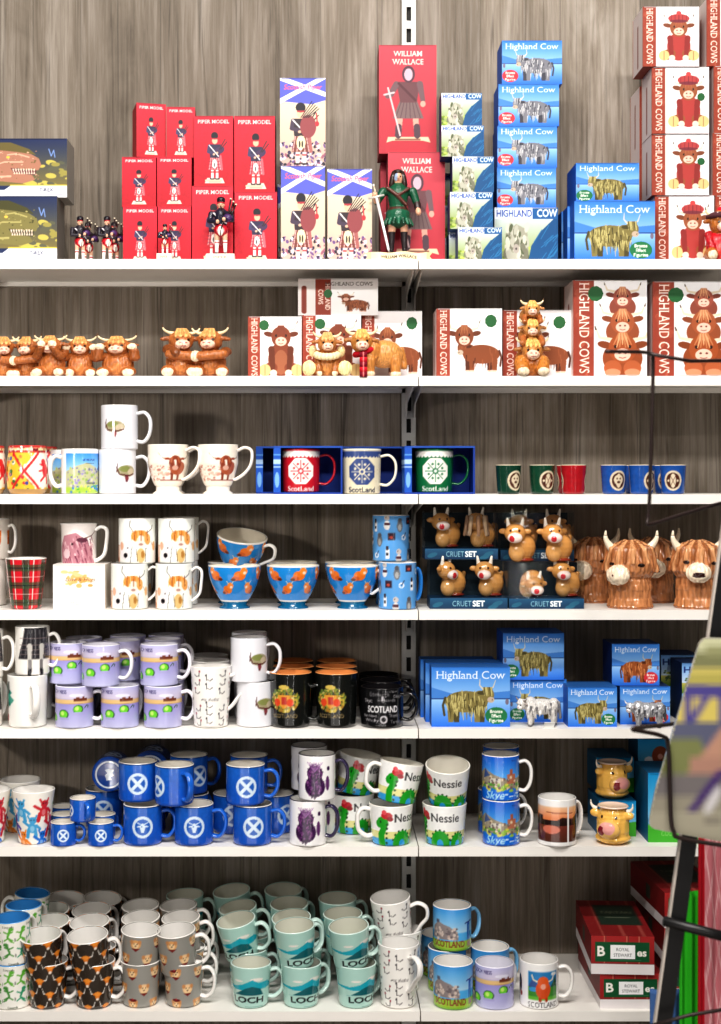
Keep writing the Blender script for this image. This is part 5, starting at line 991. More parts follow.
# yellow cow-face mugs
def coomug(yaw):
    Yc = (244, 192, 96); p = [C((0, 0, .026), (0, 0, .05), .035, .0345, Yc), E((0, 0, .012), (.038, .037, .013), Yc), C((0, 0, .05), (0, 0, .058), .0335, .032, Yc)]
    R = Matrix.Rotation(yaw, 3, 'Z'); v = lambda x, y, z: tuple(R@Vector((x, y, z)))
    p += [E(v(0, -.034, .036), (.0225, .013, .0165), (236, 170, 160), (0, 0, yaw)), E(v(0, -.033, .034), (.0255, .013, .0195), (240, 192, 110), (0, 0, yaw)), E(v(-.014, -.047, .032), (.0085, .012, .0115), (130, 30, 44), (0, 0, yaw), True), E(v(.004, -.05, .035), (.014, .01, .012), (238, 168, 162), (0, 0, yaw), True)]
    for f in (-1, 1): p += [E(v(f*.016, -.034, .06), (.004, .009, .0052), (50, 30, 20), (0, 0, yaw), True), E(v(f*.036, -.008, .062), (.012, .007, .009), Yc, (0, 0, yaw))]
    me = blob('body', p, .0013, .0008, 120, GLAZE)
    V = np.empty(len(me.vertices)*3); me.vertices.foreach_get('co', V); V = V.reshape(-1, 3); V[:, 2] = np.minimum(V[:, 2], .078); me.vertices.foreach_set('co', V.ravel()); me.update()
    r = MB(); r.lathe([(.031, .077), (.0335, .0785), (.031, .0805), (.0275, .0795), (.026, .0786), (.0005, .0784)], 48, col=(240, 214, 196))
    hn = [[v(f*.033, -.006, .07), v(f*.04, -.007, .073), v(f*.045, -.009, .08), v(f*.0455, -.01, .089)] for f in (-1, 1)]
    return Spec('cow_face_mug', 'mug', None, [('body', me, (0, 0, 0), (0, 0, 0)), ('rim', r.build('rim', GLAZE), (0, 0, 0), (0, 0, 0), 'pale pink rim')]+hornmesh(hn, .0055, (246, 236, 220), (246, 236, 220)), .085, .08)
SP['coomug_r'] = coomug(.35); SP['coomug_l'] = coomug(-.5)
# --- people: piper and warrior statuettes
def human(h, coat, kilt, sock, boot, skin=SKIN, arms=None, sleeve=None, shirtr=1.0, kiltw=1.0, belt=(40, 30, 30)):
    u = h; sl = sleeve or coat; p = []
    for f in (-1, 1): p += [C((f*.06*u, 0, .4*u), (f*.07*u, 0, .27*u), .055*u, .045*u, skin), C((f*.07*u, 0, .27*u), (f*.075*u, .005*u, .06*u), .044*u, .03*u, sock), E((f*.08*u, -.025*u, .022*u), (.033*u, .062*u, .026*u), boot)]
    p += [C((0, 0, .52*u), (0, 0, .44*u), .095*u, .125*u*kiltw, kilt), E((0, 0, .52*u), (.105*u, .085*u, .03*u), belt), C((0, 0, .55*u), (0, .0, .7*u), .1*u, .125*u*shirtr, coat), E((0, 0, .72*u), (.165*u, .085*u, .07*u), coat), C((0, -.005*u, .76*u), (0, -.01*u, .82*u), .045*u, .04*u, skin), E((0, -.015*u, .87*u), (.058*u, .066*u, .078*u), skin), E((0, -.08*u, .865*u), (.013*u, .016*u, .018*u), skin)]
    for f in (-1, 1):
        a, b, c = arms[0 if f < 0 else 1]
        p += [C(tuple(q*u for q in a), tuple(q*u for q in b), .052*u, .042*u, sl), C(tuple(q*u for q in b), tuple(q*u for q in c), .042*u, .032*u, sl if sleeve is None else skin), E(tuple(q*u for q in c), (.034*u, .034*u, .038*u), skin)]
        p += [E((f*.024*u, -.076*u, .88*u), (.011*u, .014*u, .009*u), (40, 26, 22), (0, 0, 0), True), E((f*.058*u, -.01*u, .868*u), (.012*u, .018*u, .022*u), skin)]
    p.append(E((0, -.082*u, .835*u), (.02*u, .014*u, .007*u), (160, 70, 66), (0, 0, 0), True))
    return p
def piper(h, kilt=(196, 34, 50), coat=(34, 32, 50), base=True):
    zb = .012 if base else 0; u = h-zb
    p = human(u, coat, kilt, (240, 230, 226), (26, 22, 24), arms=(((-.17, 0, .72), (-.2, -.06, .58), (-.05, -.15, .56)), ((.17, 0, .72), (.2, -.05, .6), (.06, -.16, .6))))
    for k in range(9): a = -2.0+k*.5; p.append(E((.13*u*math.sin(a), -.13*u*math.cos(a), .36*u), (.012*u, .03*u, .09*u), (240, 190, 190) if k % 2 else (120, 20, 40), (0, 0, a), True))
    p += [E((0, -.12*u, .4*u), (.05*u, .03*u, .085*u), (238, 232, 220))]; p += [E((0, -.15*u, .36*u), (.008*u, .02*u, .05*u), (30, 24, 24), (0, 0, 0), True), C((-.13*u, -.07*u, .72*u), (.1*u, -.09*u, .54*u), .014*u, .014*u, (226, 220, 224))]
    for f in (-1, 1): p.append(E((f*.073*u, 0, .22*u), (.05*u, .05*u, .018*u), (190, 40, 50), (0, 0, 0), True))
    body = blob('body', p, max(.0008, h/120), 0, 1, RESIN)
    hb = MB(); hb.lathe([(.062*u, .905*u), (.072*u, .93*u), (.075*u, .97*u), (.06*u, 1.0*u), (.002, 1.015*u)], 20, col=(26, 22, 30)); hb.lathe([(.064*u, .895*u), (.068*u, .905*u), (.066*u, .918*u)], 20, col=(176, 40, 50))
    bp = MB(); bp.ball((.12*u, -.1*u, .63*u), (.085*u, .06*u, .075*u), (70, 40, 90)); bp.tube([(0, -.1*u, .83*u), (.07*u, -.13*u, .68*u)], .012*u, (40, 28, 28), 7); bp.tube([(.05*u, -.14*u, .6*u), (.02*u, -.17*u, .44*u)], .012*u, (40, 28, 28), 7)
    for k in range(3): bp.tube([(.13*u+.02*k*u, -.08*u, .66*u), (.17*u+.045*k*u, .0, .98*u-.05*k*u)], .014*u, (40, 28, 30), 7); bp.ball((.17*u+.045*k*u, 0, .98*u-.05*k*u), .02*u, (226, 214, 190), 8)
    parts = [('body', body, (0, 0, zb), (0, 0, 0)), ('feather_bonnet', hb.build('feather_bonnet', RESIN), (0, -.012*u, zb), (0, 0, 0)), ('bagpipes', bp.build('bagpipes', RESIN), (0, 0, zb), (0, 0, 0))]
    if base:
        cv = Cv(3.6, 26, (238, 230, 214)); cv.text('PIPER', 0, .2, .55, (150, 130, 110), maxw=2, bold=.02); bb = MB(); bw = .24*u; bb.grid((-bw, -.02, 0), (2*bw, 0, 0), (0, 0, .011), cv.out()); bb.box(-bw, bw, -.0198, .018, 0, .0125, (238, 232, 220)); parts.append(('base', bb.build('base', RESIN, False), (0, 0, 0), (0, 0, 0), 'cream lettered base'))
    return Spec('piper_figurine', 'figurine', None, parts, .4*h, h)
SP['piper_fs'] = piper(.077); SP['piper_fl'] = piper(.134); SP['piper_g'] = piper(.09, (200, 30, 44), (40, 34, 44), False)
def warrior():
    h = .178; zb = .017; u = h; G = (26, 84, 58)
    p = human(u, G, (30, 92, 66), (46, 38, 40), (36, 30, 30), (222, 170, 140), arms=(((-.17, 0, .72), (-.24, -.03, .6), (-.27, -.12, .66)), ((.17, 0, .72), (.215, -.01, .58), (.23, -.07, .47))), sleeve=G, kiltw=1.15, belt=(80, 46, 38))
    p += [C((-.13*u, -.085*u, .75*u), (-.02*u, -.12*u, .66*u), .02*u, .02*u, (92, 50, 42)), C((-.02*u, -.12*u, .66*u), (.09*u, -.1*u, .55*u), .02*u, .02*u, (92, 50, 42)), C((.12*u, -.085*u, .74*u), (.0, -.12*u, .66*u), .017*u, .017*u, (92, 50, 42)), C((.218*u, -.02*u, .57*u), (.226*u, -.05*u, .5*u), .043*u, .037*u, (52, 36, 36)), E((-.03*u, -.07*u, .885*u), (.025*u, .03*u, .06*u), (150, 168, 196), (0, 0, 0), True)]
    for k in range(13): a = -2.1+k*.35; p.append(C((.095*u*math.sin(a), -.085*u*math.cos(a), .49*u), (.165*u*math.sin(a), -.15*u*math.cos(a), .335*u), .014*u, .018*u, (20, 70, 48) if k % 2 else (42, 108, 80)))
    body = blob('body', p, .0013, 0, 1, RESIN)
    hm = MB(); hm.ball((0, .02*u, .89*u), (.08*u, .078*u, .088*u), (44, 30, 26)); hm.ball((0, -.005*u, .94*u), (.068*u, .072*u, .035*u), (48, 34, 28)); 
    for f in (-1, 1): hm.tube([(f*.045*u, -.035*u, .94*u), (f*.064*u, -.03*u, .87*u), (f*.075*u, -.03*u, .79*u), (f*.075*u, -.03*u, .72*u)], [.026*u, .032*u, .034*u, .014*u], (50, 34, 28), 9)
    hm.tube([(0, .06*u, .9*u), (0, .07*u, .8*u), (0, .07*u, .72*u)], [.06*u, .06*u, .02*u], (44, 30, 26), 10)
    sw = MB(); A, Bp = Vector((-.27*u, -.13*u, .72*u)), Vector((-.11*u, -.17*u, .015*u)); d = (Bp-A).normalized(); sw.tube([A-d*.05*u, A+d*.07*u], .011*u, (210, 196, 170), 8); sw.ball(A-d*.06*u, .017*u, (230, 224, 214), 8); sw.tube([A+d*.07*u, Bp-d*.03*u, Bp], [.016*u, .014*u, .003*u], (226, 222, 222), 8, flat=(.4, 1.1)); g0 = A+d*.075*u; sw.tube([g0+Vector((-.09*u, 0, -.02*u)), g0+Vector((.09*u, 0, .02*u))], .012*u, (232, 226, 218), 8)
    cv = Cv(6.2, 34, (236, 222, 184)); cv.text('WILLIAM WALLACE', 0, .3, .34, (70, 50, 40), maxw=4.0, align='F', bold=.03); bn = MB(); W = .056
    arr = cv.out(); n = arr.shape[1]; V = []; xs = np.linspace(-W, W, n)
    for j in range(arr.shape[0]):
        for i in range(n): t = xs[i]/W; V.append((xs[i], -.032-.006*math.cos(t*PI*1.5), .0005+.0165*j/(arr.shape[0]-1)+.0012*math.sin(t*PI*2)))
    bn.add(V, [(j*n+i, j*n+i+1, (j+1)*n+i+1, (j+1)*n+i) for j in range(arr.shape[0]-1) for i in range(n-1)], arr.reshape(-1, 3))
    for f in (-1, 1): bn.add([(f*W, -.032, 0), (f*(W+.012), -.029, .002), (f*(W+.006), -.03, .009), (f*(W+.012), -.029, .016), (f*W, -.032, .017)], [(0, 1, 2, 3, 4)] if f > 0 else [(4, 3, 2, 1, 0)], lin((214, 196, 150)))
    rb = MB(); rb.lathe([(.0005, 0), (.036, 0), (.035, .01), (.031, .0165), (.0005, .0175)], 24, col=(120, 108, 92)); rock = rb.build('base', RESIN)
    return Spec('warrior_figurine', 'figurine', None, [('body', body, (0, 0, zb), (0, 0, 0)), ('hair', hm.build('hair', RESIN), (0, 0, zb), (0, 0, 0), 'long dark hair'), ('sword', sw.build('sword', PEWTER), (0, 0, zb-.002), (0, 0, 0), 'long silver sword'), ('base', rock, (0, 0, 0), (0, 0, 0), None, [('banner', bn.build('banner', RESIN), (0, 0, 0), (0, 0, 0), 'cream lettered scroll')])], .12, .19)
SP['warrior'] = warrior()
# ================================================================== setting out the shelves
def ZH(y, Y, zb): return PZ(y, Y)-zb
def BH(sp, x0, x1, h, Y, zb, label, group=None, rz=0., ds=1.):
    """carton given by its height in metres"""
    return B(sp, x0, x1, CY-(zb+h-ZC)*F/(D+Y), Y, zb, label, group, rz, ds)
# ---------------- top shelf
z = S[1]
B(SP['dino_g'], -40, 57, 196, .03, z, 'navy carton with an olive green dinosaur head standing on the top shelf', 'dinosaur cartons')
zt = PZ(196, .03); B(SP['dino_p'], -46, 67, 138.5, .045, zt, 'navy carton with a pinkish dinosaur head lying on the green dinosaur carton', 'dinosaur cartons')
for x, Y, l in ((80, .04, 'front bagpiper figurine beside the dinosaur cartons'), (88, .11, 'bagpiper figurine half hidden behind the leftmost bagpiper figurine'), (107, .04, 'front bagpiper figurine just left of the stacked red cartons'), (114, .11, 'bagpiper figurine behind another one, nearest the red cartons')):
    M(SP['piper_g'], x, Y, z, 'small red-kilted '+l, 'loose piper figurines', s=1.07, rz=25)
G = 'small red piper cartons'
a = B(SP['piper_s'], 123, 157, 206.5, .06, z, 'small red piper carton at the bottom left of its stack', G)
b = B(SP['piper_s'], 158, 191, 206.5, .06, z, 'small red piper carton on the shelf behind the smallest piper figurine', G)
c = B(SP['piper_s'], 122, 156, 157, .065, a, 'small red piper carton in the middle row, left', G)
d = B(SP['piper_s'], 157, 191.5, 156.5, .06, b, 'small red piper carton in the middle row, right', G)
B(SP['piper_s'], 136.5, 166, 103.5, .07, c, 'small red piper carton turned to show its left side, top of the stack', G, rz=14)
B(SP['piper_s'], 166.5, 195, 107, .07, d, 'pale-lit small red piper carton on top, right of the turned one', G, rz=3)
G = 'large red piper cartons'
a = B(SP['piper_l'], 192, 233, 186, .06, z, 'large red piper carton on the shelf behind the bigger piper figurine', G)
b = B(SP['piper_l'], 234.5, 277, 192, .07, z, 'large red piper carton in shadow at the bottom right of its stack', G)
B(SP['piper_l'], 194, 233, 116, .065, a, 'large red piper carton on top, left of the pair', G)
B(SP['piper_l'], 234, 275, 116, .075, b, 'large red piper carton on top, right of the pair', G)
M(SP['piper_fs'], 165, .022, z, 'smallest piper figurine on a cream base before a small red carton', 'piper figurines on bases')
M(SP['piper_fl'], 221, .025, z, 'larger piper figurine on a cream base before a large red carton', 'piper figurines on bases')
G = 'tall saltire piper cartons'
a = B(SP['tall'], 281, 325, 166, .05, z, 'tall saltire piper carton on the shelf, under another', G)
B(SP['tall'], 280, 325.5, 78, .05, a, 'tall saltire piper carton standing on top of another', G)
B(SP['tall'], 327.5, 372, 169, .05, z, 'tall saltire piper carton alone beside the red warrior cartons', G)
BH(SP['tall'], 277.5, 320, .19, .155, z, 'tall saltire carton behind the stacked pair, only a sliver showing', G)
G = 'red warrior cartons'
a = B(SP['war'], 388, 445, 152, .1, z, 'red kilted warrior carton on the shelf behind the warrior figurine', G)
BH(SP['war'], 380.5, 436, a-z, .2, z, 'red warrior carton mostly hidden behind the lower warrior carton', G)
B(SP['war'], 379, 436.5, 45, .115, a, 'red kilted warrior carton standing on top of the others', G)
M(SP['warrior'], 398, .052, z, 'green-kilted warrior figurine with long sword before the red carton', s=1.05)
G = 'small green and blue cow cartons'; h = .0685
t = BH(SP['hc_s'], 458, 502, h+.004, .03, z, 'small green and blue cow carton at the bottom front of the stepped stack', G)
BH(SP['hc_s'], 449, 492, h+.004, .094, z, 'small cow carton behind the bottom front one, only its left edge showing', G)
for x0, x1, yt, Y, l in ((450, 493, 192, .05, 'second from the bottom'), (452.5, 494, 156.5, .05, 'middle of the five'), (441.5, 484, 125.5, .05, 'second from the top'), (441.5, 482, 93, .06, 'topmost of the five')):
    t = B(SP['hc_s'], x0, x1, yt, Y, t, 'small cow carton in the stepped stack, '+l, G)
t = z
for k in range(3): t = BH(SP['hc_s'], 445, 486, .072, .165, t, 'small cow carton in the back stack beside the red warrior carton, '+('lowest', 'middle', 'topmost')[k], G)
t = B(SP['hc_b'], 494.5, 558, 207.5, .1, z, 'larger green and blue cow carton with shadowed right half under the blue cartons')
for k, (x0, x1, yt) in enumerate(((497, 556, 167.5), (497.5, 557, 126), (498.5, 559, 84), (502, 562, 40.5))):
    t = B(SP['fig_s'], x0, x1, yt, .1, t, 'blue carton with grey cow and red oval, '+('lowest', 'second lowest', 'second highest', 'topmost')[k]+' of its tower', 'blue cartons with a red oval')
G = 'blue cartons with a green oval, top shelf'
t = B(SP['fig_g'], 574.5, 655, 201, .03, z, 'large blue carton with shaggy bronze cow and green oval at the front, top shelf', G)
BH(SP['fig_g'], 567.5, 645, t-z, .09, z, 'blue carton right behind the large front one on the top shelf', G)
BH(SP['fig_g'], 561.5, 636, t-z, .15, z, 'blue carton hindmost of three on the top shelf, a sliver showing', G)
B(SP['fig_u'], 576, 639, 163, .05, t, 'smaller blue cow carton lying on top of the large blue one', G)
G = 'rust and white cartons of the cow with a red tam'
t = z; t2 = z; t3 = z
for k, (x0, x1, yt) in enumerate(((655, 714, 195.5), (652, 709, 134), (652, 709, 67), (643, 699, 6.6))):
    t = B(SP['tam' if k in (1, 2) else 'tam0'], x0, x1, yt, .085-.004*k, t, 'rust carton of a cow in red tam, front tower, '+('lowest', 'second from below', 'third from below', 'topmost')[k], G)
for k in range(3): t2 = BH(SP['tam0'], 640, 693, .139, .192, t2, 'rust and white cow carton in the rear tower, '+('lowest', 'middle', 'topmost')[k], G)
for k, (x0, x1, yt) in enumerate(((715.5, 774, 195.5), (713, 771, 133), (714, 772, 66), (707, 764, -2))):
    t3 = B(SP['tam0'], x0, x1, yt, .085, t3, 'rust and white cow carton cut by the right edge of view, '+('lowest', 'second from below', 'third from below', 'topmost')[k], G)
M(SP['tamcow'], 719, .035, z, 'sitting cow figurine in red dress and tartan tam before the cartons', s=1.08)
# ---------------- second shelf
z = S[2]; DY = -.003
M(SP['hug'], 16, .1, z, 'smaller pair of hugging cows at the far left of the second shelf', 'cow figurines', s=(1.08, 1.0, .93))
M(SP['cow_eyes'], 52, .04, z, 'sitting cow covering its eyes, right of the smaller hugging pair', 'cow figurines', s=(1.3, 1.1, 1.0), rz=-8)
M(SP['cow_ears'], 80, .06, z, 'sitting cow with hooves on its cheeks, between two other sitting cows', 'cow figurines', s=(1.25, 1.1, 1.0), rz=8)
M(SP['cow_ears'], 118, .05, z, 'sitting cow covering its ears, rightmost of the single sitting cows', 'cow figurines', s=(1.5, 1.15, 1.0), rz=-3)
M(SP['hug'], 196, .06, z, 'larger pair of hugging cows standing alone in mid shelf', 'cow figurines', s=(1.3, 1.15, 1.07))
G = 'rust and white cow cartons, second shelf'
a = B(SP['sit'], 248, 301.5, 316.5, .08, z, 'rust and white carton of a sitting cow, leftmost of the second shelf', G)
b = B(SP['sit'], 302.5, 361, 315, .08, z, 'rust and white carton behind the ruffed cow figurine', G)
B(SP['stand'], 362, 422, 311, .1, z, 'rust and white carton of a brown cow behind the scarfed cow figurine', G)
B(SP['lie'], 298, 378, 278.5, .085, b, 'small white cow carton lying across the tops of two cartons', G)
B(SP['stand'], 436.5, 502, 308.5, .05, z, 'rust and white carton of a standing cow, first right of the shelf gap', G)
B(SP['stand'], 503, 571, 310, .08, z, 'rust and white carton behind the three stacked cows figurine', G)
B(SP['stack'], 573.5, 647, 280, .05, z, 'tall carton picturing three stacked cows, left of the two', G)
B(SP['stack'], 653, 729, 281.5, .05, z, 'tall carton picturing three stacked cows, at the right edge', G)
M(SP['ruffcow'], 327, .04, z, 'sitting cow figurine with cream ruff and soles forward', 'cow figurines')
M(SP['scarfcow'], 375, .045, z, 'standing cow figurine wearing a red tartan scarf', 'cow figurines', s=1.0)
M(SP['stackfig'], 531, .042, z, 'figurine of three cows stacked on one another', 'cow figurines', s=1.06)
# ---------------- third shelf
z = S[3]; DY = -.004
M(SP['lion'], -14.5, .06, z, 'red lion-crest mug cut off by the left edge', 'lion mugs', hrot=200)
M(SP['lion'], 27.5, .05, z, 'colourful mug with a red rampant lion, left end of the third shelf', 'lion mugs', hrot=140)
M(SP['lion'], 39, .15, z, 'red-rimmed lion mug behind the front lion mug', 'lion mugs', hrot=0)
M(SP['edin'], 80, .045, z, 'white mug with a castle landscape print and handle to the left', 'castle landscape mugs', hrot=180)
M(SP['edin'], 66, .15, z, 'castle landscape mug behind the one with its handle to the left', 'castle landscape mugs', hrot=57)
t = M(SP['coo0'], 117.5, .05, z, 'plain white mug with small shaggy cow sketch, under another, third shelf', 'white cow-sketch mugs', hrot=10)
M(SP['coo2'], 119.5, .05, t, 'white cow-sketch mug stacked on another on the third shelf', 'white cow-sketch mugs', hrot=-5)
M(SP['coofoot'], 168, .055, z, 'cream footed mug with brown cow, left of the two', 'footed cow mugs', hrot=-18)
M(SP['coofoot'], 218, .055, z, 'cream footed mug with brown cow, right of the two', 'footed cow mugs', hrot=-6)
M(SP['coofoot'], 170, .16, z, 'cream footed mug hidden behind the left footed mug, handle showing', 'footed cow mugs', hrot=-5)
G = 'open blue mug cartons'; G2 = 'mugs in blue cartons'
B(SP['mugcarton'], 273.5, 342.5, 446, .02, z, 'open blue carton holding a red mug, in front', G)
BH(SP['mugcarton'], 256, 323, .104, .135, z, 'blue mug carton behind the front red-mug carton, left side showing', G)
B(SP['mugcarton'], 336, 405.5, 446.5, .022 if False else .128, z, 'open blue carton behind the cream mug', G)
B(SP['mugcarton'], 404.5, 475, 446, .02, z, 'open blue carton holding a green mug', G)
M(SP['rel_r'], 301, .068, z+.0024, 'dark red mug with white rosette inside a blue carton', G2, hrot=-4, s=.98)
M(SP['rel_r'], 300, .185, z+.0024, 'red mug inside the rear blue carton, barely visible', G2, hrot=-4, s=.98)
M(SP['rel_c'], 361.5, .06, z, 'cream mug with blue rosette and blue band', G2, hrot=-8)
M(SP['rel_g'], 434, .068, z+.0024, 'dark green mug with white rosette inside a blue carton', G2, hrot=-4, s=.98)
G = 'small badge cups'
for k, x, Y, l in (('shot_g1', 508.5, .035, 'dark green small cup with cream badge, leftmost'), ('shot_g2', 542, .035, 'dark green small cup with cream badge, beside the red cup'), ('shot_r', 573.5, .035, 'red small cup in front'), ('shot_r', 569, .105, 'red small cup tucked behind the front red one'), ('shot_b1', 613.5, .035, 'blue small cup with lion badge, left of the three blue'), ('shot_b2', 641.5, .035, 'blue small cup with thistle badge, middle of the three blue'), ('shot_b2', 636, .105, 'blue small cup behind the middle blue one'), ('shot_b3', 673, .035, 'blue small cup with thistle badge, rightmost'), ('shot_b3', 666, .105, 'blue small cup behind the rightmost one')):
    M(SP[k], x, Y, z, l, G)
# ---------------- fourth shelf
z = S[4]
t = M(SP['script'], -12, .13, z, 'white patterned mug at the far left under the amber-glass mug', hrot=60)
M(SP['amber'], -7, .13, t, 'mug printed with an amber drink, cut by the left edge', s=.84, hrot=-5)
M(SP['tartan'], 26, .048, z, 'red and green tartan tapered beaker without handle')
t = B(SP['gift'], 53, 105, 564.5, .03, z, 'white gift carton with orange heart watercolour under the pink cow mug')
M(SP['pinkcow'], 79, .085, t, 'white mug with pink-purple cow standing on the white gift carton', hrot=-8, s=.97)
G = 'cow and dogs mugs'
a = M(SP['cowdogs'], 129.5, .045, z, 'white cow-and-dogs mug, front bottom left', G, hrot=12); b = M(SP['cowdogs'], 174, .045, z, 'white cow-and-dogs mug, front bottom right', G, hrot=-8)
M(SP['cowdogs'], 137, .062, a, 'white cow-and-dogs mug, top left', G, hrot=57); M(SP['cowdogs'], 176.5, .062, b, 'white cow-and-dogs mug, top right', G, hrot=57)
a = M(SP['cowdogs'], 134, .15, z, 'white cow-and-dogs mug, bottom back left', G, hrot=57); b = M(SP['cowdogs'], 180, .15, z, 'white cow-and-dogs mug, bottom back right', G, hrot=57)
M(SP['cowdogs'], 181, .15, b, 'white cow-and-dogs mug behind the top right one, handle to the right', G, hrot=-6)
G = 'blue orange-cow cups'
for x, Y, hr, l in ((234.5, .062, 60, 'front left'), (293, .062, 60, 'front middle'), (352.5, .062, -12, 'front right with scrolled white handle'), (233, .185, 60, 'back left'), (292, .185, 60, 'back middle'), (350, .185, 60, 'back right')):
    M(SP['bowl'], x, Y, z, 'blue footed cup with orange cows, '+l, G, hrot=hr)
M(SP['bowl'], 238, .165, z+.0915-.028, 'blue cup tilted forward and resting inside another cup', G, hrot=-20, tilt=(15, 7))
G = 'blue icon mugs'
M(SP['icons'], 397.5, .045, z, 'light blue mug covered in little icons, front bottom', G, hrot=25)
a = M(SP['icons'], 394, .14, z, 'light blue icon mug behind the bottom one', G, hrot=60); M(SP['icons'], 391, .10, a, 'light blue icon mug stacked on top in shadow', G, hrot=60, rz=30)
G = 'clear cruet boxes'; Gc = 'cow cruets'
def cruetb(x0, x1, yt, Y, zb, l, kinds):
    t = B(SP['cruetbox'], x0, x1, yt, Y, zb, 'clear box with navy lettered base, '+l, G); xm = (x0+x1)/2
    for (k, dx), s in zip(kinds, ('left', 'right')): M(SP[k], xm+dx, Y+.04, zb+.0225*(t-zb)/.1, 'tan cow cruet inside the '+l+' clear box, '+s+' one', Gc, s=.98)
    return t
a = cruetb(430, 507.5, 560, .03, z, 'lower left', (('cruet_s', -20), ('cruet_l', 18)))
b = cruetb(509, 584, 562.5, .03, z, 'lower right', (('cruet_d', -19), ('cruet_r', 17)))
cruetb(425, 498, 511.5, .06, a, 'upper left', (('cruet_r', -18), ('cruet_h', 17)))
cruetb(500.5, 574, 511.5, .092, b, 'upper right', (('cruet_l', -16), ('cruet_r', 18)))
M(SP['cruet_l'], 517.5, .058, b, 'glossy tan cow cruet standing on the clear box, left', Gc, s=1.06); M(SP['cruet_r'], 554.5, .058, b, 'glossy tan cow cruet standing on the clear box, right', Gc, s=1.06)
G = 'cow head jars'
M(SP['jar_s'], 630, .062, z, 'brown shaggy cow-head jar facing left, front', G, s=1.0); M(SP['jar_f'], 697, .062, z, 'brown cow-head jar with open mouth, right', G, s=1.0)
M(SP['jar_s'], 593, .215, z, 'brown cow-head jar in shadow behind, next to the clear boxes', G); M(SP['jar_f'], 653, .215, z, 'brown cow-head jar in shadow between the two front jars', G)
# ---------------- fifth shelf
z = S[5]; DY = -.012
G = 'kilt picture mugs'
t = M(SP['kilt'], -15, .05, z, 'white mug cut by the left edge, fifth shelf, lower', G, hrot=57); M(SP['kilt'], -14, .05, t, 'white mug cut by the left edge, upper, handle showing', G, hrot=0)
t = M(SP['twist'], 27.5, .05, z, 'white mug with teal figure and moulded front handle', 'teal figure mugs', hrot=-62)
M(SP['twist'], 34, .145, z, 'white mug behind the teal figure mug, only its handle showing', 'teal figure mugs', hrot=0)
M(SP['kilt'], 32.5, .055, t, 'white mug with photograph of kilted legs standing on another', G, hrot=0)
G = 'lilac monster-hump mugs'; lo = {}
for c_, x in enumerate((74.5, 120, 163)):
    for r_, Y in enumerate((.048, .14, .232)):
        lo[c_, r_] = M(SP['loch'], x+(0, 3, 3)[r_], Y, z, 'lilac mug with green humps, bottom layer, '+('left', 'middle', 'right')[c_]+' column, '+('front', 'second', 'third')[r_]+' rank', G, hrot=((0, 57, -2)[c_] if r_ == 0 else 57))
zt = z+SP['loch'].h
for x, Y, hr, l in ((68.5, .085, 57, 'front left, partly behind its neighbour'), (101, .046, -6, 'front middle with its handle to the right'), (159.5, .055, -8, 'front right'), (122, .13, 0, 'behind the front middle one'), (84, .175, 57, 'second rank left'), (163, .15, -10, 'second rank right'), (128, .222, 57, 'third rank middle'), (166, .238, 57, 'third rank right')):
    M(SP['loch'], x, Y, zt, 'lilac mug with green humps, top layer, '+l, G, hrot=hr)
G = 'tall tapered white mugs, fifth shelf'
for k, Y in enumerate((.047, .14, .232)): M(SP['latte'], 211-k, Y, z, 'tall tapered white mug with small black sprigs, '+('front with large handle', 'second in the row', 'last in the row')[k], G, hrot=(-8, 57, 57)[k], rz=0)
G = 'white cow-sketch mugs, fifth shelf'
t = M(SP['coo0'], 255, .06, z, 'white cow-sketch mug beneath another beside the black crest mugs', G, hrot=57); M(SP['coo1'], 249, .06, t, 'white cow-sketch mug on top with handle to the right', G, hrot=-6)
t = M(SP['coo0'], 252, .16, z, 'white cow-sketch mug hidden behind the lower one', G, hrot=57); M(SP['coo1'], 249.5, .16, t, 'grey-rimmed white mug behind the top cow-sketch mug', G, hrot=57)
G = 'black crest mugs with orange inside'
for c_, x in enumerate((290.5, 336.5)):
    for r_, Y in enumerate((.052, .15, .248)): M(SP['crest'], x+(0, 3, 3)[r_]*(1-c_), Y, z, 'black mug with gold crest and orange inside, '+('left', 'right')[c_]+' row, '+('front', 'second', 'hindmost')[r_], G, hrot=((-12, 57)[c_] if r_ == 0 else 57))
G = 'black white-lettered mugs'
for r_, Y in enumerate((.052, .15, .248)): M(SP['black'], 382-r_*1.5, Y, z, 'black mug covered in white lettering, '+('front', 'second behind', 'hindmost')[r_], G, hrot=-14)
G = 'blue cow cartons, fifth shelf'
t = B(SP['fig_g'], 431.5, 510, 667, .03, z, 'large blue carton with bronze cow facing right, fifth shelf front', G)
BH(SP['fig_g'], 425.5, 502, t-z, .09, z, 'blue carton just behind the large front one, fifth shelf', G); BH(SP['fig_g'], 420.5, 495, t-z, .15, z, 'hindmost blue carton behind the large one, fifth shelf', G)
t = B(SP['fig_u'], 509.5, 566.5, 679.5, .09, z, 'blue cow carton behind the white cow figurine', G)
B(SP['fig_u'], 503, 564, 633, .085, t, 'blue cow carton on top of the one behind the white cow figurine', G)
B(SP['fig_g'], 568, 617, 687, .03, z, 'small blue carton with bronze cow and green oval, right of the white cow', G, ds=1.6)
t = B(SP['fig_r'], 620, 670, 686.5, .06, z, 'blue carton with red-brown cow behind the silver cow figurine', G)
B(SP['fig_r'], 612, 659.5, 644, .075, t, 'blue carton with red-brown cow, upper of two', G)
M(SP['whitecow'], 541, .045, z, 'white cow figurine with a price tag by its feet', 'standing cow figurines', s=1.02); M(SP['silvercow'], 648, .025, z, 'silver cow figurine before the red-brown cow carton', 'standing cow figurines', s=1.02)
G = 'dark blue lettered cartons'
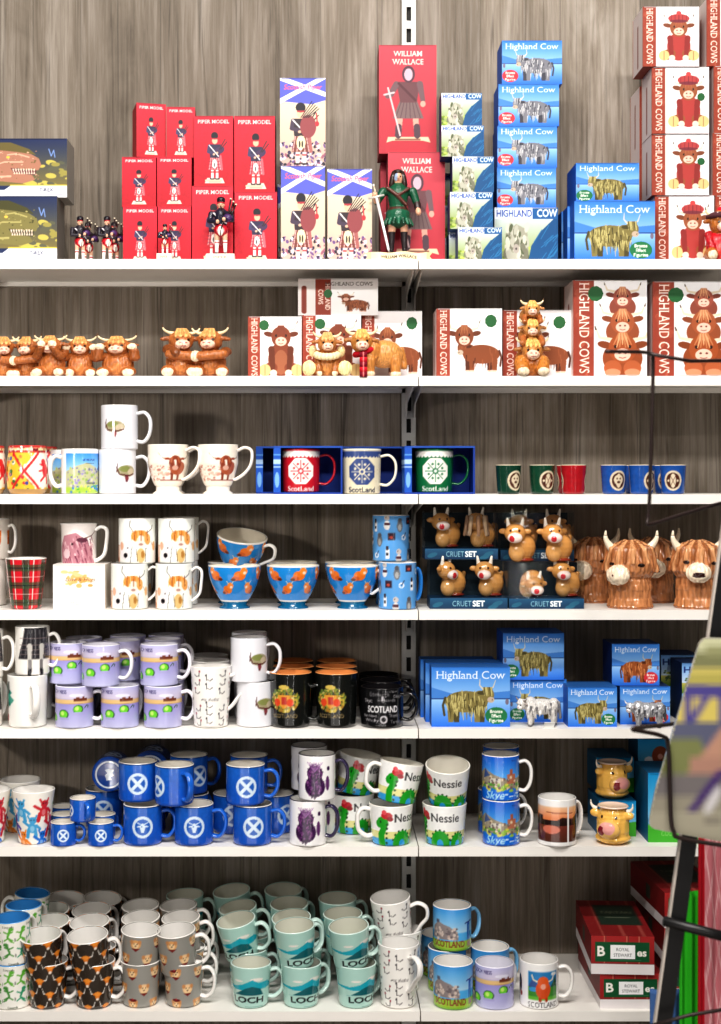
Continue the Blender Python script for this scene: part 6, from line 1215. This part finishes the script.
t = BH(SP['hbox'], 661, 699, .062, .19, z, 'dark blue lettered carton at the back, lower', G); B(SP['hbox'], 661, 699, 655, .19, t, 'dark blue lettered carton at the back, upper', G)
t = BH(SP['hbox'], 682, 722, .062, .08, z, 'dark blue lettered carton nearer the printed board, lower', G); B(SP['hbox'], 682, 722, 663, .08, t, 'dark blue lettered carton nearer the printed board, upper', G)
# ---------------- sixth shelf
z = S[6]; DY = -.013
G = 'white monster-print cups'
for x, Y, l in ((33.5, .055, 'front, wholly visible'), (-11, .055, 'cut by the left edge'), (20, .155, 'behind the other two')): M(SP['bears'], x, Y, z, 'white tall cup with colourful little creatures, '+l, G)
G = 'mini blue emblem mugs'
for k, x, Y, hr, l in (('mini', 63.6, .035, -5, 'bottom front left'), ('mini', 101, .035, -5, 'bottom front right'), ('mini', 64, .105, 57, 'bottom back left'), ('mini', 103, .105, 57, 'bottom back right'), ('mini', 64, .18, 57, 'bottom hindmost left')): M(SP[k], x, Y, z, 'tiny blue mug with white ring emblem, '+l, G, hrot=hr)
M(SP['mini_l'], 82.7, .042, z+.0492, 'tiny blue mug balanced across the two front tiny mugs', G, hrot=-65)
G = 'blue enamel-style emblem mugs'; zt = z+SP['enam_x'].h+.0014
for k, x, Y, hr, l in (('enam_s', 143, .05, -5, 'stag emblem, bottom front left'), ('enam_s', 194, .05, -8, 'stag emblem, bottom front middle'), ('enam_x', 252.5, .05, -8, 'cross emblem, bottom front right'), ('enam_x', 104, .2, 57, 'bottom back, behind the tiny mugs'), ('enam_x', 147, .152, 57, 'bottom back, second'), ('enam_x', 190, .152, 57, 'bottom back, third'), ('enam_x', 232, .152, 57, 'bottom back, fourth'), ('enam_xr', 275, .152, -5, 'bottom back, nearest the thistle mugs')): M(SP[k], x, Y, z, 'blue mug with white ring and '+l if 'emblem' in l else 'blue ring-emblem mug, '+l, G, hrot=hr)
for k, x, Y, hr, l in (('enam_x', 138, .082, 57, 'left front'), ('enam_xl', 174.5, .045, -55, 'middle front with handle towards us'), ('enam_x', 245.5, .05, -4, 'right front with handle to the right'), ('enam_xr', 189, .155, 20, 'behind the middle ones'), ('enam_x', 249, .152, 0, 'behind the right front one')): M(SP[k], x, Y, zt, 'blue ring-emblem mug in the top layer, '+l, G, hrot=hr)
for x, Y, l in ((109, .125, 'its printed base facing us'), (150, .18, 'half hidden behind the upright ones')): put(SP['enam_b'], 'blue mug lying on its side, '+l, G, (PX(x, Y), Y, zt+.0415), (-PI/2, 0, 0), (.93, .93, .93) if x < 120 else (1, 1, 1), 0)
G = 'purple thistle mugs'
t = M(SP['thistle'], 308, .047, z, 'white mug with purple thistles, bottom front', G, hrot=-14); M(SP['thistle'], 317, .05, t, 'white mug with purple thistles, top front', G, hrot=-4)
t = M(SP['thistle'], 318, .14, z, 'white thistle mug, bottom back', G, hrot=-10); M(SP['thistle'], 309, .145, t, 'white thistle mug, top back', G, hrot=57)
G = 'green lake-monster mugs'
t = M(SP['ness'], 391, .052, z, 'white mug with green lake monster, bottom, left of the shelf gap', G, hrot=160, rz=25)
M(SP['ness'], 396, .056, t+.003, 'white lake-monster mug tilted on another, left of the shelf gap', G, hrot=160, rz=28, tilt=(2, 9))
t = M(SP['ness'], 353, .15, z, 'white lake-monster mug at the back beside the thistle mugs, lower', G, hrot=100, rz=20); M(SP['ness'], 355, .15, t+.002, 'white lake-monster mug at the back beside the thistle mugs, upper tilted', G, hrot=100, rz=35, tilt=(6, 7))
t = M(SP['ness'], 444.5, .052, z, 'white mug with green humps, bottom, right of the shelf gap', G, hrot=115, rz=-25)
M(SP['ness'], 447, .055, t+.003, 'white lake-monster mug tilted towards us, right of the shelf gap', G, hrot=115, rz=-25, tilt=(13, 6))
G = 'blue castle-view mugs'
t = M(SP['castle'], 501, .05, z, 'blue castle-view mug, bottom front', G, hrot=-4); M(SP['castle'], 500.5, .053, t, 'blue castle-view mug, top front', G, hrot=-4)
t = M(SP['castle'], 496, .145, z, 'blue castle-view mug, bottom back', G, hrot=0); M(SP['castle'], 501, .145, t, 'blue castle-view mug, top back', G, hrot=57)
M(SP['sunset'], 557, .045, z, 'white mug with a brown and orange sunset photograph', hrot=25)
G = 'blue and green cow-picture cartons'
t = B(SP['coobox'], 599, 636, 801, .095, z, 'blue and green carton under the upper yellow cow mug', G); B(SP['coobox'], 596.5, 634, 757.5, .182, t, 'blue and green carton behind the upper yellow cow mug', G, ds=.85)
M(SP['coomug_l'], 613, .048, z, 'yellow cow-face mug on the shelf, lower', 'yellow cow-face mugs', s=1.0); M(SP['coomug_r'], 612, .14, t, 'yellow cow-face mug with tongue out on a carton, upper', 'yellow cow-face mugs', s=.98)
B(SP['coobox'], 648, 698, 773, .045, z, 'tall blue carton at the shelf edge behind the printed board', G); BH(SP['coobox'], 640, 676, .088, .2, z, 'blue and green carton at the back, lower', G)
B(SP['coobox'], 638, 675, 739, .2, z+.088, 'blue and green carton with brown cow at the back, upper', G, ds=.76)
# ---------------- bottom shelf
z = S[7]; DY = -.009
G = 'white lizard mugs with blue inside'; h = SP['lizard'].h+.0015
for x, Y, zz, tl, l in ((12.5, -.008, z, (0, 0), 'bottom front'), (19, .08, z, (0, 0), 'bottom second'), (27, .168, z, (0, 0), 'bottom third'), (13.5, -.006, z+h, (3, -2), 'top front'), (24, .082, z+h, (2, 0), 'top second'), (30, .172, z+h, (3, 4), 'top third')): M(SP['lizard'], x, Y, zz, 'white mug with green lizards and blue inside, '+l, G, tilt=tl, hrot=57 if 'third' not in l else 180)
G = 'dark cow-head pattern mugs'; rk = ('front', 'second', 'third', 'hindmost')
for c_, (xs, xu) in enumerate((((47.5, 49, 51, 58), (44.5, 53, 52.5, 64.5)), ((94.5, 96, 97, 104), (91, 93, 94, 101)))):
    for r_, Y in enumerate((-.008, .082, .168, .252)):
        M(SP['cowheads'], xs[r_], Y, z, 'dark brown mug with orange cow heads, lower, '+('left', 'right')[c_]+' column, '+rk[r_], G, hrot=(-6 if r_ == 0 else 15))
        M(SP['cowheads'], xu[r_], Y, z+.057, 'dark brown mug with orange cow heads, nested upper, '+('left', 'right')[c_]+' column, '+rk[r_], G, tilt=((7, -5), (7, -5), (8, -4), (8, 2))[r_], hrot=((40, -5)[c_] if r_ == 0 else 30), rz=12)
G = 'grey dog-face mugs'
for c_, (xs, xu) in enumerate((((140.5, 143, 146), (140, 144, 143)), ((183.5, 186, 188), (179, 184, 181)))):
    for r_, Y in enumerate((0., .086, .17)):
        M(SP['dogs'], xs[r_], Y, z, 'grey mug with little dog faces, lower, '+('left', 'right')[c_]+' column, '+rk[r_], G, hrot=(-8 if c_ else 60))
        M(SP['dogs'], xu[r_], Y, z+.066, 'grey mug with little dog faces, nested upper, '+('left', 'right')[c_]+' column, '+rk[r_], G, tilt=((6, 1), (6, -5), (5, -4))[r_] if c_ == 0 else ((6, -5), (6, -5), (4, -4))[r_], hrot=(-10 if c_ else 60), rz=10)
G = 'mint mountain mugs'
for x, Y, l in ((251, -.005, 'left column front, standing clear'), (248, .085, 'left column second'), (250, .175, 'left column third'), (301, -.005, 'middle column front'), (302, .085, 'middle column second'), (302, .175, 'middle column third'), (356, -.005, 'right column front'), (354, .09, 'right column second'), (351, .18, 'right column third')): M(SP['mint'], x, Y, z, 'mint mug with teal mountains, lower, '+l, G, hrot=20, rz=(-18 if 240 < x < 280 else 10 if x < 310 else 18))
for x, Y, dz, tl, hr, l in ((243, .082, .068, (11, -7), 10, 'left column front'), (243.5, .168, .068, (9, -6), 15, 'left column second'), (236, .2535, .08, (9, -4), 20, 'left column third'), (297, -.003, .08, (5, -5), 20, 'middle column front'), (294, .084, .072, (8, -6), -5, 'middle column second'), (290, .169, .075, (7, -3), 25, 'middle column third'), (284, .2535, .082, (8, -3), 25, 'middle column hindmost'), (351.5, -.003, .08, (6, -6), 0, 'right column front'), (344, .092, .075, (4, -3), 0, 'right column second'), (338, .18, .082, (4, -2), 0, 'right column third')): M(SP['mint'], x, Y, z+dz, 'mint mug with teal mountains, nested upper, '+l, G, tilt=tl, hrot=hr, rz=(-18 if x < 260 else 14))
M(SP['mint'], 187, .2545, z+.068, 'mint mug standing behind the grey dog-face mugs', G, tilt=(4, -3), hrot=0); M(SP['mint'], 187, .2545, z, 'mint mug hidden under the one behind the grey mugs', G, hrot=0)
G = 'tall white sprig mugs, bottom shelf'
M(SP['latte'], 398.5, -.006, z, 'tall white mug with black sprigs, front with moulded handle', G, hrot=-58); M(SP['latte'], 402, .085, z, 'tall white mug with black sprigs, behind the front one', G, hrot=60); M(SP['latte'], 396, .083, z+.074, 'tall white mug with black sprigs, nested upper and tilted', G, hrot=-10, tilt=(6, -6))
G = 'blue and green landscape mugs'
M(SP['land'], 453, -.006, z, 'blue and green landscape mug, bottom front', G, hrot=57); t = M(SP['land'], 447, .086, z, 'blue and green landscape mug, bottom second', G, hrot=57); M(SP['land'], 452, .083, t+.001, 'blue and green landscape mug stacked on top', G, hrot=20)
M(SP['land'], 440, .178, z, 'blue and green landscape mug, bottom third', G, hrot=57); M(SP['land'], 490, .088, z, 'blue landscape mug behind the single lilac mug', G, hrot=20)
M(SP['loch'], 494.5, -.006, z, 'single lilac mug with green humps on the bottom shelf', hrot=45)
M(SP['coopic'], 539, -.004, z, 'white mug with framed picture of an orange cow, bottom shelf', hrot=-4)
G = 'red tartan cartons with white lettered stickers'; h = .0712
t = BH(SP['shirt'], 600, 662, h, -.04, z, 'red tartan carton on the bottom shelf, lower left', G); BH(SP['shirt'], 591.5, 654, .0775, -.045, t, 'red tartan carton lying on the lower left one', G, rz=-3)
t = z
for k in range(3): t = BH(SP['shirt'], 664, 727, h+.002, .02, t, 'red tartan carton in the right-hand stack, '+('lowest', 'middle', 'topmost')[k], G, rz=3*k-2)
# ================================================================== the setting
def struct(o): o['kind'] = 'structure'; return o
def woodmat():
    m, nt, b = nodes('grey_brown_wood'); N = nt.nodes.new; Lk = nt.links.new
    tc = N('ShaderNodeTexCoord'); sx = N('ShaderNodeSeparateXYZ'); Lk(tc.outputs['Object'], sx.inputs[0])
    pd = N('ShaderNodeMath'); pd.operation = 'DIVIDE'; pd.inputs[1].default_value = .185; Lk(sx.outputs['X'], pd.inputs[0])
    fl = N('ShaderNodeMath'); fl.operation = 'FLOOR'; Lk(pd.outputs[0], fl.inputs[0])
    wn = N('ShaderNodeTexWhiteNoise'); wn.noise_dimensions = '1D'; Lk(fl.outputs[0], wn.inputs['W'])
    of = N('ShaderNodeVectorMath'); of.operation = 'SCALE'; of.inputs['Scale'].default_value = 7.; Lk(wn.outputs['Color'], of.inputs[0])
    ad = N('ShaderNodeVectorMath'); Lk(tc.outputs['Object'], ad.inputs[0]); Lk(of.outputs[0], ad.inputs[1])
    def nz(sx_, sz, sc, det=6, dist=0., rough=.6):
        mp = N('ShaderNodeMapping'); mp.inputs['Scale'].default_value = (sx_, 1, sz); Lk(ad.outputs[0], mp.inputs[0])
        t = N('ShaderNodeTexNoise'); t.inputs['Scale'].default_value = sc; t.inputs['Detail'].default_value = det; t.inputs['Distortion'].default_value = dist; t.inputs['Roughness'].default_value = rough; Lk(mp.outputs[0], t.inputs['Vector']); return t.outputs['Fac']
    big = nz(5, .7, 1.5, 5, 1.6); fine = nz(34, 1.1, 3., 7, .6, .72); crack = nz(26, .55, 1.5, 3, 2.2)
    mx = N('ShaderNodeMix'); mx.inputs[0].default_value = .45; Lk(big, mx.inputs[2]); Lk(fine, mx.inputs[3])
    cr = N('ShaderNodeValToRGB'); e = cr.color_ramp.elements; e[0].position = .3; e[0].color = L4((82, 72, 60)); e[1].position = .68; e[1].color = L4((176, 166, 155)); k = e.new(.48); k.color = L4((132, 121, 108))
    Lk(mx.outputs[0], cr.inputs[0])
    c2 = N('ShaderNodeMapRange'); c2.inputs['From Min'].default_value = .33; c2.inputs['From Max'].default_value = .41; c2.inputs['To Min'].default_value = .55; c2.inputs['To Max'].default_value = 1.; Lk(crack, c2.inputs['Value'])
    pv = N('ShaderNodeMapRange'); pv.inputs['To Min'].default_value = .82; pv.inputs['To Max'].default_value = 1.12; Lk(wn.outputs['Value'], pv.inputs['Value'])
    fr = N('ShaderNodeMath'); fr.operation = 'FRACT'; Lk(pd.outputs[0], fr.inputs[0]); sm = N('ShaderNodeMapRange'); sm.inputs['From Max'].default_value = .018; sm.inputs['To Min'].default_value = .55; Lk(fr.outputs[0], sm.inputs['Value'])
    m1 = N('ShaderNodeMath'); m1.operation = 'MULTIPLY'; Lk(c2.outputs[0], m1.inputs[0]); Lk(pv.outputs[0], m1.inputs[1]); m2 = N('ShaderNodeMath'); m2.operation = 'MULTIPLY'; Lk(m1.outputs[0], m2.inputs[0]); Lk(sm.outputs[0], m2.inputs[1])
    vs = N('ShaderNodeVectorMath'); vs.operation = 'SCALE'; Lk(cr.outputs[0], vs.inputs[0]); Lk(m2.outputs[0], vs.inputs['Scale']); Lk(vs.outputs[0], b.inputs['Base Color'])
    b.inputs['Roughness'].default_value = .62; b.inputs['Specular IOR Level'].default_value = .3
    bp = N('ShaderNodeBump'); bp.inputs['Strength'].default_value = .2; bp.inputs['Distance'].default_value = .003; Lk(fine, bp.inputs['Height']); Lk(bp.outputs[0], b.inputs['Normal'])
    return m
def simple(name, pieces, mat, parent=None, smooth=False):
    b = MB()
    for p in pieces: b.box(*p, (200, 200, 200))
    return link(bpy.data.objects.new(name, b.build(name, mat, smooth)), parent)
def bevel(o, w=.002):
    m = o.modifiers.new('edge', 'BEVEL'); m.width = w; m.segments = 2; return o
struct(simple('wall_back', [(-1.9, 2.1, WALL, WALL+.06, 0, 2.75)], woodmat()))
struct(simple('floor', [(-3, 3, -5.2, WALL+.06, -.05, 0)], plain('grey_floor', (120, 112, 104), .5)))
gap = PX(418.5, 0); XL, XR = gap-1.0, gap+.95; names = ('top', 'second', 'third', 'fourth', 'fifth', 'sixth', 'bottom')
for i in range(1, 8):
    y0 = -.06 if i == 7 else 0.; T = .0205
    for bay, xa, xb, q in (('left', XL, gap-.0012, 'left'), ('right', gap+.0012, XR, 'right')):
        r = bpy.data.objects.new('shelf', None); link(r); r.location = ((xa+xb)/2, y0, S[i]); w = (xb-xa)/2; dp = WALL-y0
        tag(r, f'white shelf board, {names[i-1]} of the {bay} bay', 'shelf', 'shelf boards')
        o = simple('board', [(-w, w, 0, dp-.001, -.008, 0), (-w, w, 0, .014, -T, -.008), (-w, -w+.0015, .014, dp-.001, -.018, -.008), (w-.0015, w, .014, dp-.001, -.018, -.008), (-w, w, dp-.014, dp-.001, -.018, -.008)], SHELFW, r)
        for s in (-1, 1):
            bk = MB(); xx = s*(w-.008); t = .0012
            P = [(.02, -.0085), (dp-.016, -.0085), (dp-.016, -.075), (dp-.03, -.075), (dp-.06, -.045), (.02, -.022)]
            V = [(xx-t, y, z_) for y, z_ in P]+[(xx+t, y, z_) for y, z_ in P]; n = len(P)
            bk.add(V, [tuple(range(n-1, -1, -1)), tuple(range(n, 2*n))]+[(k, (k+1) % n, n+(k+1) % n, n+k) for k in range(n)], lin((205, 202, 196)))
            link(bpy.data.objects.new('bracket', bk.build('bracket', BRKT, False)), r)
for x, l in ((gap-.0, 'white slotted upright between the two bays'), (XL, 'white slotted upright at the far left'), (XR, 'white slotted upright at the far right')):
    r = bpy.data.objects.new('shelf_upright', None); link(r); r.location = (x-.0025, WALL, .1); tag(r, l, 'upright', 'shelf uprights')
    H_ = 2.6; b = MB(); g = (196, 194, 190); b.box(-.016, -.0055, -.014, 0, 0, H_, g); b.box(.0055, .016, -.014, 0, 0, H_, g)
    nsl = int(H_/.05)
    for k in range(nsl+1): b.box(-.0055, .0055, -.014, -.0125, k*.05-.009, k*.05+.009, g)
    link(bpy.data.objects.new('channel', b.build('channel', UPR, False)), r)
    sl = MB(); sl.box(-.0055, .0055, -.004, -.001, 0, H_, (20, 18, 16)); link(bpy.data.objects.new('slot_lining', sl.build('slot_lining', DARK, False)), r)  # dark strip in the channel, its colour standing in for shade inside the slots
# ---------------- display stand in the foreground, right
Yf = -.6
def Q(x, y, Y=Yf): return Vector((PX(x, Y), Y, PZ(y, Y)))
st = bpy.data.objects.new('display_stand', None); link(st); st.location = (PX(655, Yf), Yf, 0); tag(st, 'black leaning display stand with wire holders in the right foreground', 'stand')
def child(nm, b, mat, label=None, smooth=True, par=None):
    me = b.build(nm, mat, smooth); par = par or st; o = link(bpy.data.objects.new(nm, me), par)
    me.transform(Matrix.Translation(-st.location)) if par is st else None
    if label: o['label'] = label
    return o
d0 = Q(724, 520); d1 = Q(652, 1045); ext = (d1-d0).normalized(); foot = d1+ext*((d1.z)/-ext.z); foot.z = 0
b = MB(); wv = Vector((.0132, 0, .0018)); dv = Vector((0, .012, 0)); top_ = d0-ext*.25
def prism(b, A, Bq, o0, o1, dv, col):
    V = [A+o0, A+o1, A+o1+dv, A+o0+dv, Bq+o0, Bq+o1, Bq+o1+dv, Bq+o0+dv]; b.add([tuple(v) for v in V], [(0, 1, 2, 3), (7, 6, 5, 4), (0, 4, 5, 1), (1, 5, 6, 2), (2, 6, 7, 3), (3, 7, 4, 0)], lin(col))
prism(b, top_, foot, Vector((.002, 0, 0)), Vector((.029, 0, 0)), dv, (14, 14, 15)); child('leg', b, BLACKM, 'black flat leg', False)
b = MB(); prism(b, top_, foot, Vector((-.001, -.001, 0)), Vector((.002, -.001, 0)), dv*.9, (200, 190, 180)); child('edge_strip', b, PALEM, 'pale metal edge of the leg', False)
b = MB(); b.tube([Q(664, 921, -.61), Q(760, 946, -.61)], .0085, (14, 14, 15), 10); child('crossbar', b, BLACKM)
b = MB(); b.tube([Q(650, 1026, -.63), Q(690, 1015, -.63), Q(770, 1002, -.63)], .0032, (40, 34, 30), 8); child('wire_rail', b, BRONZE)
b = MB(); b.tube(smoothpath([Q(606, 351.5, -.72), Q(640, 352, -.66), Q(650, 354, -.62), Q(653, 360, -.6), Q(652, 420, -.6), Q(649.5, 500, -.6), Q(648, 518, -.6), Q(651, 524, -.6), Q(690, 512, -.56), Q(760, 492, -.5)], 5), .0031, (46, 34, 36), 8, up=(0.2, 1, 0)); b.tube([Q(650, 354, -.62), Q(690, 361, -.58), Q(770, 360, -.5)], .0032, (46, 34, 36), 8); child('wire_holder', b, BRONZE, 'upper brown wire holder')
b = MB(); b.tube(smoothpath([Q(690, 720, -.5), Q(676, 723.5, -.56), Q(637, 728, -.7), Q(634, 730, -.71), Q(640, 731, -.7), Q(662, 736, -.66), Q(668, 745, -.645), Q(670, 790, -.645), Q(671, 818, -.645), Q(674, 832, -.645), Q(684, 839, -.645), Q(760, 851, -.64)], 5), .0036, (30, 24, 26), 8, up=(.2, 1, 0)); child('wire_holder', b, BRONZE, 'lower dark wire holder')
# printed board leaning in the lower holder
def outline(P, n=6, r=.16):
    out = []; m = len(P)
    for i in range(m):
        a, b_, c = Vector(P[i-1]), Vector(P[i]), Vector(P[(i+1) % m]); p = b_.lerp(a, min(.45, 9/(a-b_).length)); q = b_.lerp(c, min(.45, 9/(c-b_).length))
        for k in range(n+1): t = k/n; out.append(p*(1-t)**2+b_*2*t*(1-t)+q*t*t)
    return out
PO = outline([(701, 637), (770, 640), (770, 851), (648, 828), (655, 792)])
def boardY(x, y): return -.632-.00004*(830-y)
V, Cc = [], []; n = len(PO); xs = np.linspace(645, 772, 90); ys = np.linspace(634, 853, 130)
def inside(x, y):
    c = False
    for i in range(n):
        x0, y0 = PO[i]; x1, y1 = PO[(i+1) % n]
        if (y0 > y) != (y1 > y) and x < (x1-x0)*(y-y0)/(y1-y0)+x0: c = not c
    return c
def pc(x, y):
    """printed landscape: hills, purple bridge, pink rocks, grey ground"""
    c = (196, 196, 160)
    if y > 652: c = (128, 128, 92) if (y < 668 and x < 730) else (206, 190, 110)
    if y < 656 and y > 646 and x > 706: c = (150, 150, 110)
    if 672 < y < 690: c = (176, 166, 92)
    if 684+.02*(x-660) < y < 697+.02*(x-660): c = (84, 76, 140)
    for k in (688, 722, 756):
        if 690 < y < 728 and abs(x-k) < 4: c = (84, 76, 140)
        if 690 < y < 728 and abs((x-k-12)+(y-708)*.62) < 4: c = (84, 76, 140)
    if 690 < y < 724 and c not in ((84, 76, 140),): c = (206, 188, 104)
    if y > 722: c = (96, 98, 120)
    if y > 738 and x < 700+(y-738)*.4: c = (124, 128, 84)
    if y > 727 and (x-690) > (770-y)*.75 and y < 778: c = (184, 142, 122)
    if 757 < y < 778 and 690 < x < 772: c = (172, 132, 116)
    if y > 774: c = (118, 112, 112)
    if y > 796: c = (150, 144, 128)
    if y > 812: c = (164, 158, 140)
    if abs((x-704)+(y-795)*.75) < 5 and 770 < y < 812: c = (74, 50, 110)
    if (((x-713)+(y-800)*.5)/5)**2+((y-800)/14)**2 < 1: c = (206, 202, 204)
    if 704 < x < 722 and 818 < y < 824: c = (128, 122, 112)
    return c
b = MB(); grid = {}; 
for j, y in enumerate(ys):
    for i, x in enumerate(xs):
        if inside(x, y): grid[i, j] = len(V); V.append(tuple(Q(x, y, boardY(x, y)))); Cc.append(np.mean([lin(pc(x+dx, y+dy)) for dx in (-3, 0, 3) for dy in (-3, 0, 3)], 0))
Fc = [(grid[i, j], grid[i, j+1], grid[i+1, j+1], grid[i+1, j]) for (i, j) in grid if (i+1, j) in grid and (i, j+1) in grid and (i+1, j+1) in grid]
b.add(V, Fc, np.array(Cc)); m0 = len(V)
rim = [tuple(Q(p[0], p[1], boardY(*p)+.0002)) for p in PO]; bk_ = [(v[0], v[1]+.006, v[2]) for v in rim]
b.add(rim+bk_, [tuple(range(n))]+[tuple(range(2*n-1, n-1, -1))]+[(k, n+k, n+(k+1) % n, (k+1) % n) for k in range(n)], lin((170, 166, 150)))
o = link(bpy.data.objects.new('printed_board', b.build('printed_board', CERAM, False))); tag(o, 'glossy rounded board printed with a purple bridge landscape in the wire holder', 'board')
# textiles hanging behind the stand
def drape(name, x0, x1, y0, y1, Y, cols, label, cat, amp=.006, folds=3, mat=CLOTH, seed=0, plaid=None):
    b = MB(); nx, ny = 46, 60; V, Cc = [], []; g = random.Random(seed); ph = g.uniform(0, 6)
    for j in range(ny):
        v = j/(ny-1)
        for i in range(nx):
            u = i/(nx-1); yo = Y+amp*math.sin(u*folds*2*PI+ph+.6*v)*(.4+.6*v); p = Vector((PX(x0+(x1-x0)*u, Y), yo, PZ(y0+(y1-y0)*v-1.5*math.sin(u*PI*2+1), Y))); V.append(tuple(p))
            c = cols[0]
            if len(cols) > 1 and u < .2: c = cols[1]
            if plaid and u >= .2 and (abs(math.sin(v*22+u*9)) < .16 or abs(math.sin(v*22-u*9+1)) < .14): c = plaid
            Cc.append(lin(c))
    Fc = [(j*nx+i, (j+1)*nx+i, (j+1)*nx+i+1, j*nx+i+1) for j in range(ny-1) for i in range(nx-1)]; b.add(V, Fc, np.array(Cc))
    me = b.build(name, mat); o = link(bpy.data.objects.new(name, me)); m = o.modifiers.new('thickness', 'SOLIDIFY'); m.thickness = .006; m.offset = -1
    tag(o, label, cat); return o
drape('towel', 681.5, 702, 891, 1262.5, -.36, [(52, 178, 40)], 'bright green cloth hanging behind the black stand leg', 'towel', .008, 2)
drape('scarf', 700.5, 725, 836, 1274.5, -.40, [(196, 118, 126), (176, 24, 40)], 'pink and red tartan scarf hanging at the right edge', 'scarf', .006, 2, plaid=(232, 190, 192), seed=2)
drape('towel', 651, 681, 992, 1254, -.33, [(70, 104, 156)], 'blue cloth low behind the black stand leg', 'towel', .012, 2, seed=3)
bar = MB(); bar.tube([Q(640, 1058, -.37), Q(800, 1058, -.37)], .006, (30, 30, 32), 10); 
# ================================================================== light and camera
w = bpy.data.worlds.new('shop'); SC.world = w; w.use_nodes = True; bg = w.node_tree.nodes['Background']; bg.inputs[0].default_value = (1., .96, .9, 1); bg.inputs[1].default_value = .045
def lamp(name, kind, loc, tgt, power, size=.1, sy=None, col=(1, .95, .88), spread=None):
    l = bpy.data.lights.new(name, kind); l.energy = power; l.color = col
    if kind == 'AREA': l.shape = 'RECTANGLE'; l.size = size; l.size_y = sy or size
    else: l.shadow_soft_size = size
    o = bpy.data.objects.new(name, l); link(o); o.location = loc; o.rotation_euler = (Vector(tgt)-Vector(loc)).to_track_quat('-Z', 'Y').to_euler(); return o
lamp('ceiling_strip', 'AREA', (.1, -1.75, ZC+2.3), (.1, .05, ZC-.4), 74, 2.4, .12, col=(1, .965, .92))
lamp('track_right', 'POINT', (1.15, -2.5, ZC+1.0), (0, 0, ZC), 24, .05, col=(1, .95, .88))
lamp('strip_right', 'AREA', (.85, -2.9, ZC-.1), (.2, 0, ZC-.2), 4.5, .014, 2.6, col=(1, .97, .94))
lamp('strip_left', 'AREA', (-.9, -2.9, ZC-.1), (-.2, 0, ZC-.2), 3.5, .014, 2.6, col=(1, .97, .94))
lamp('lower_rows_fill', 'AREA', (-.1, -2.0, ZC+1.2), (0, 0, ZC-.9), 30, 1.2, .15, col=(1, .96, .91))  # unseen fill lamp, added to brighten the fronts on the lower shelves
lamp('low_fill', 'AREA', (-.2, -1.7, .25), (0, 0, ZC-.9), 4, 1.8, .6, col=(1, .95, .9))  # unseen area lamp near the floor, added as weak fill from below
sp = lamp('left_fill_spot', 'SPOT', (-1.5, -1.9, ZC+.2), (-.62, .25, ZC-.1), 62, .08, col=(1, .94, .86)); sp.data.spot_size = .9; sp.data.spot_blend = 1.  # unseen spot added as fill to brighten the wood at the left
cam = bpy.data.cameras.new('camera'); co = bpy.data.objects.new('camera', cam); link(co); co.location = (0, -D, ZC); co.rotation_euler = (PI/2, 0, 0)
cam.sensor_width = 36; cam.lens = 36*F/1024; cam.shift_x = (360.5-CX)/1024; cam.shift_y = (CY-512)/1024; cam.clip_start = .05
cam.dof.use_dof = True; cam.dof.focus_distance = D+.05; cam.dof.aperture_fstop = 3.
SC.camera = co
SC.view_settings.view_transform = 'Standard'; SC.view_settings.exposure = .12
try: SC.view_settings.look = 'Medium High Contrast'
except TypeError: pass
bpy.context.view_layer.update()
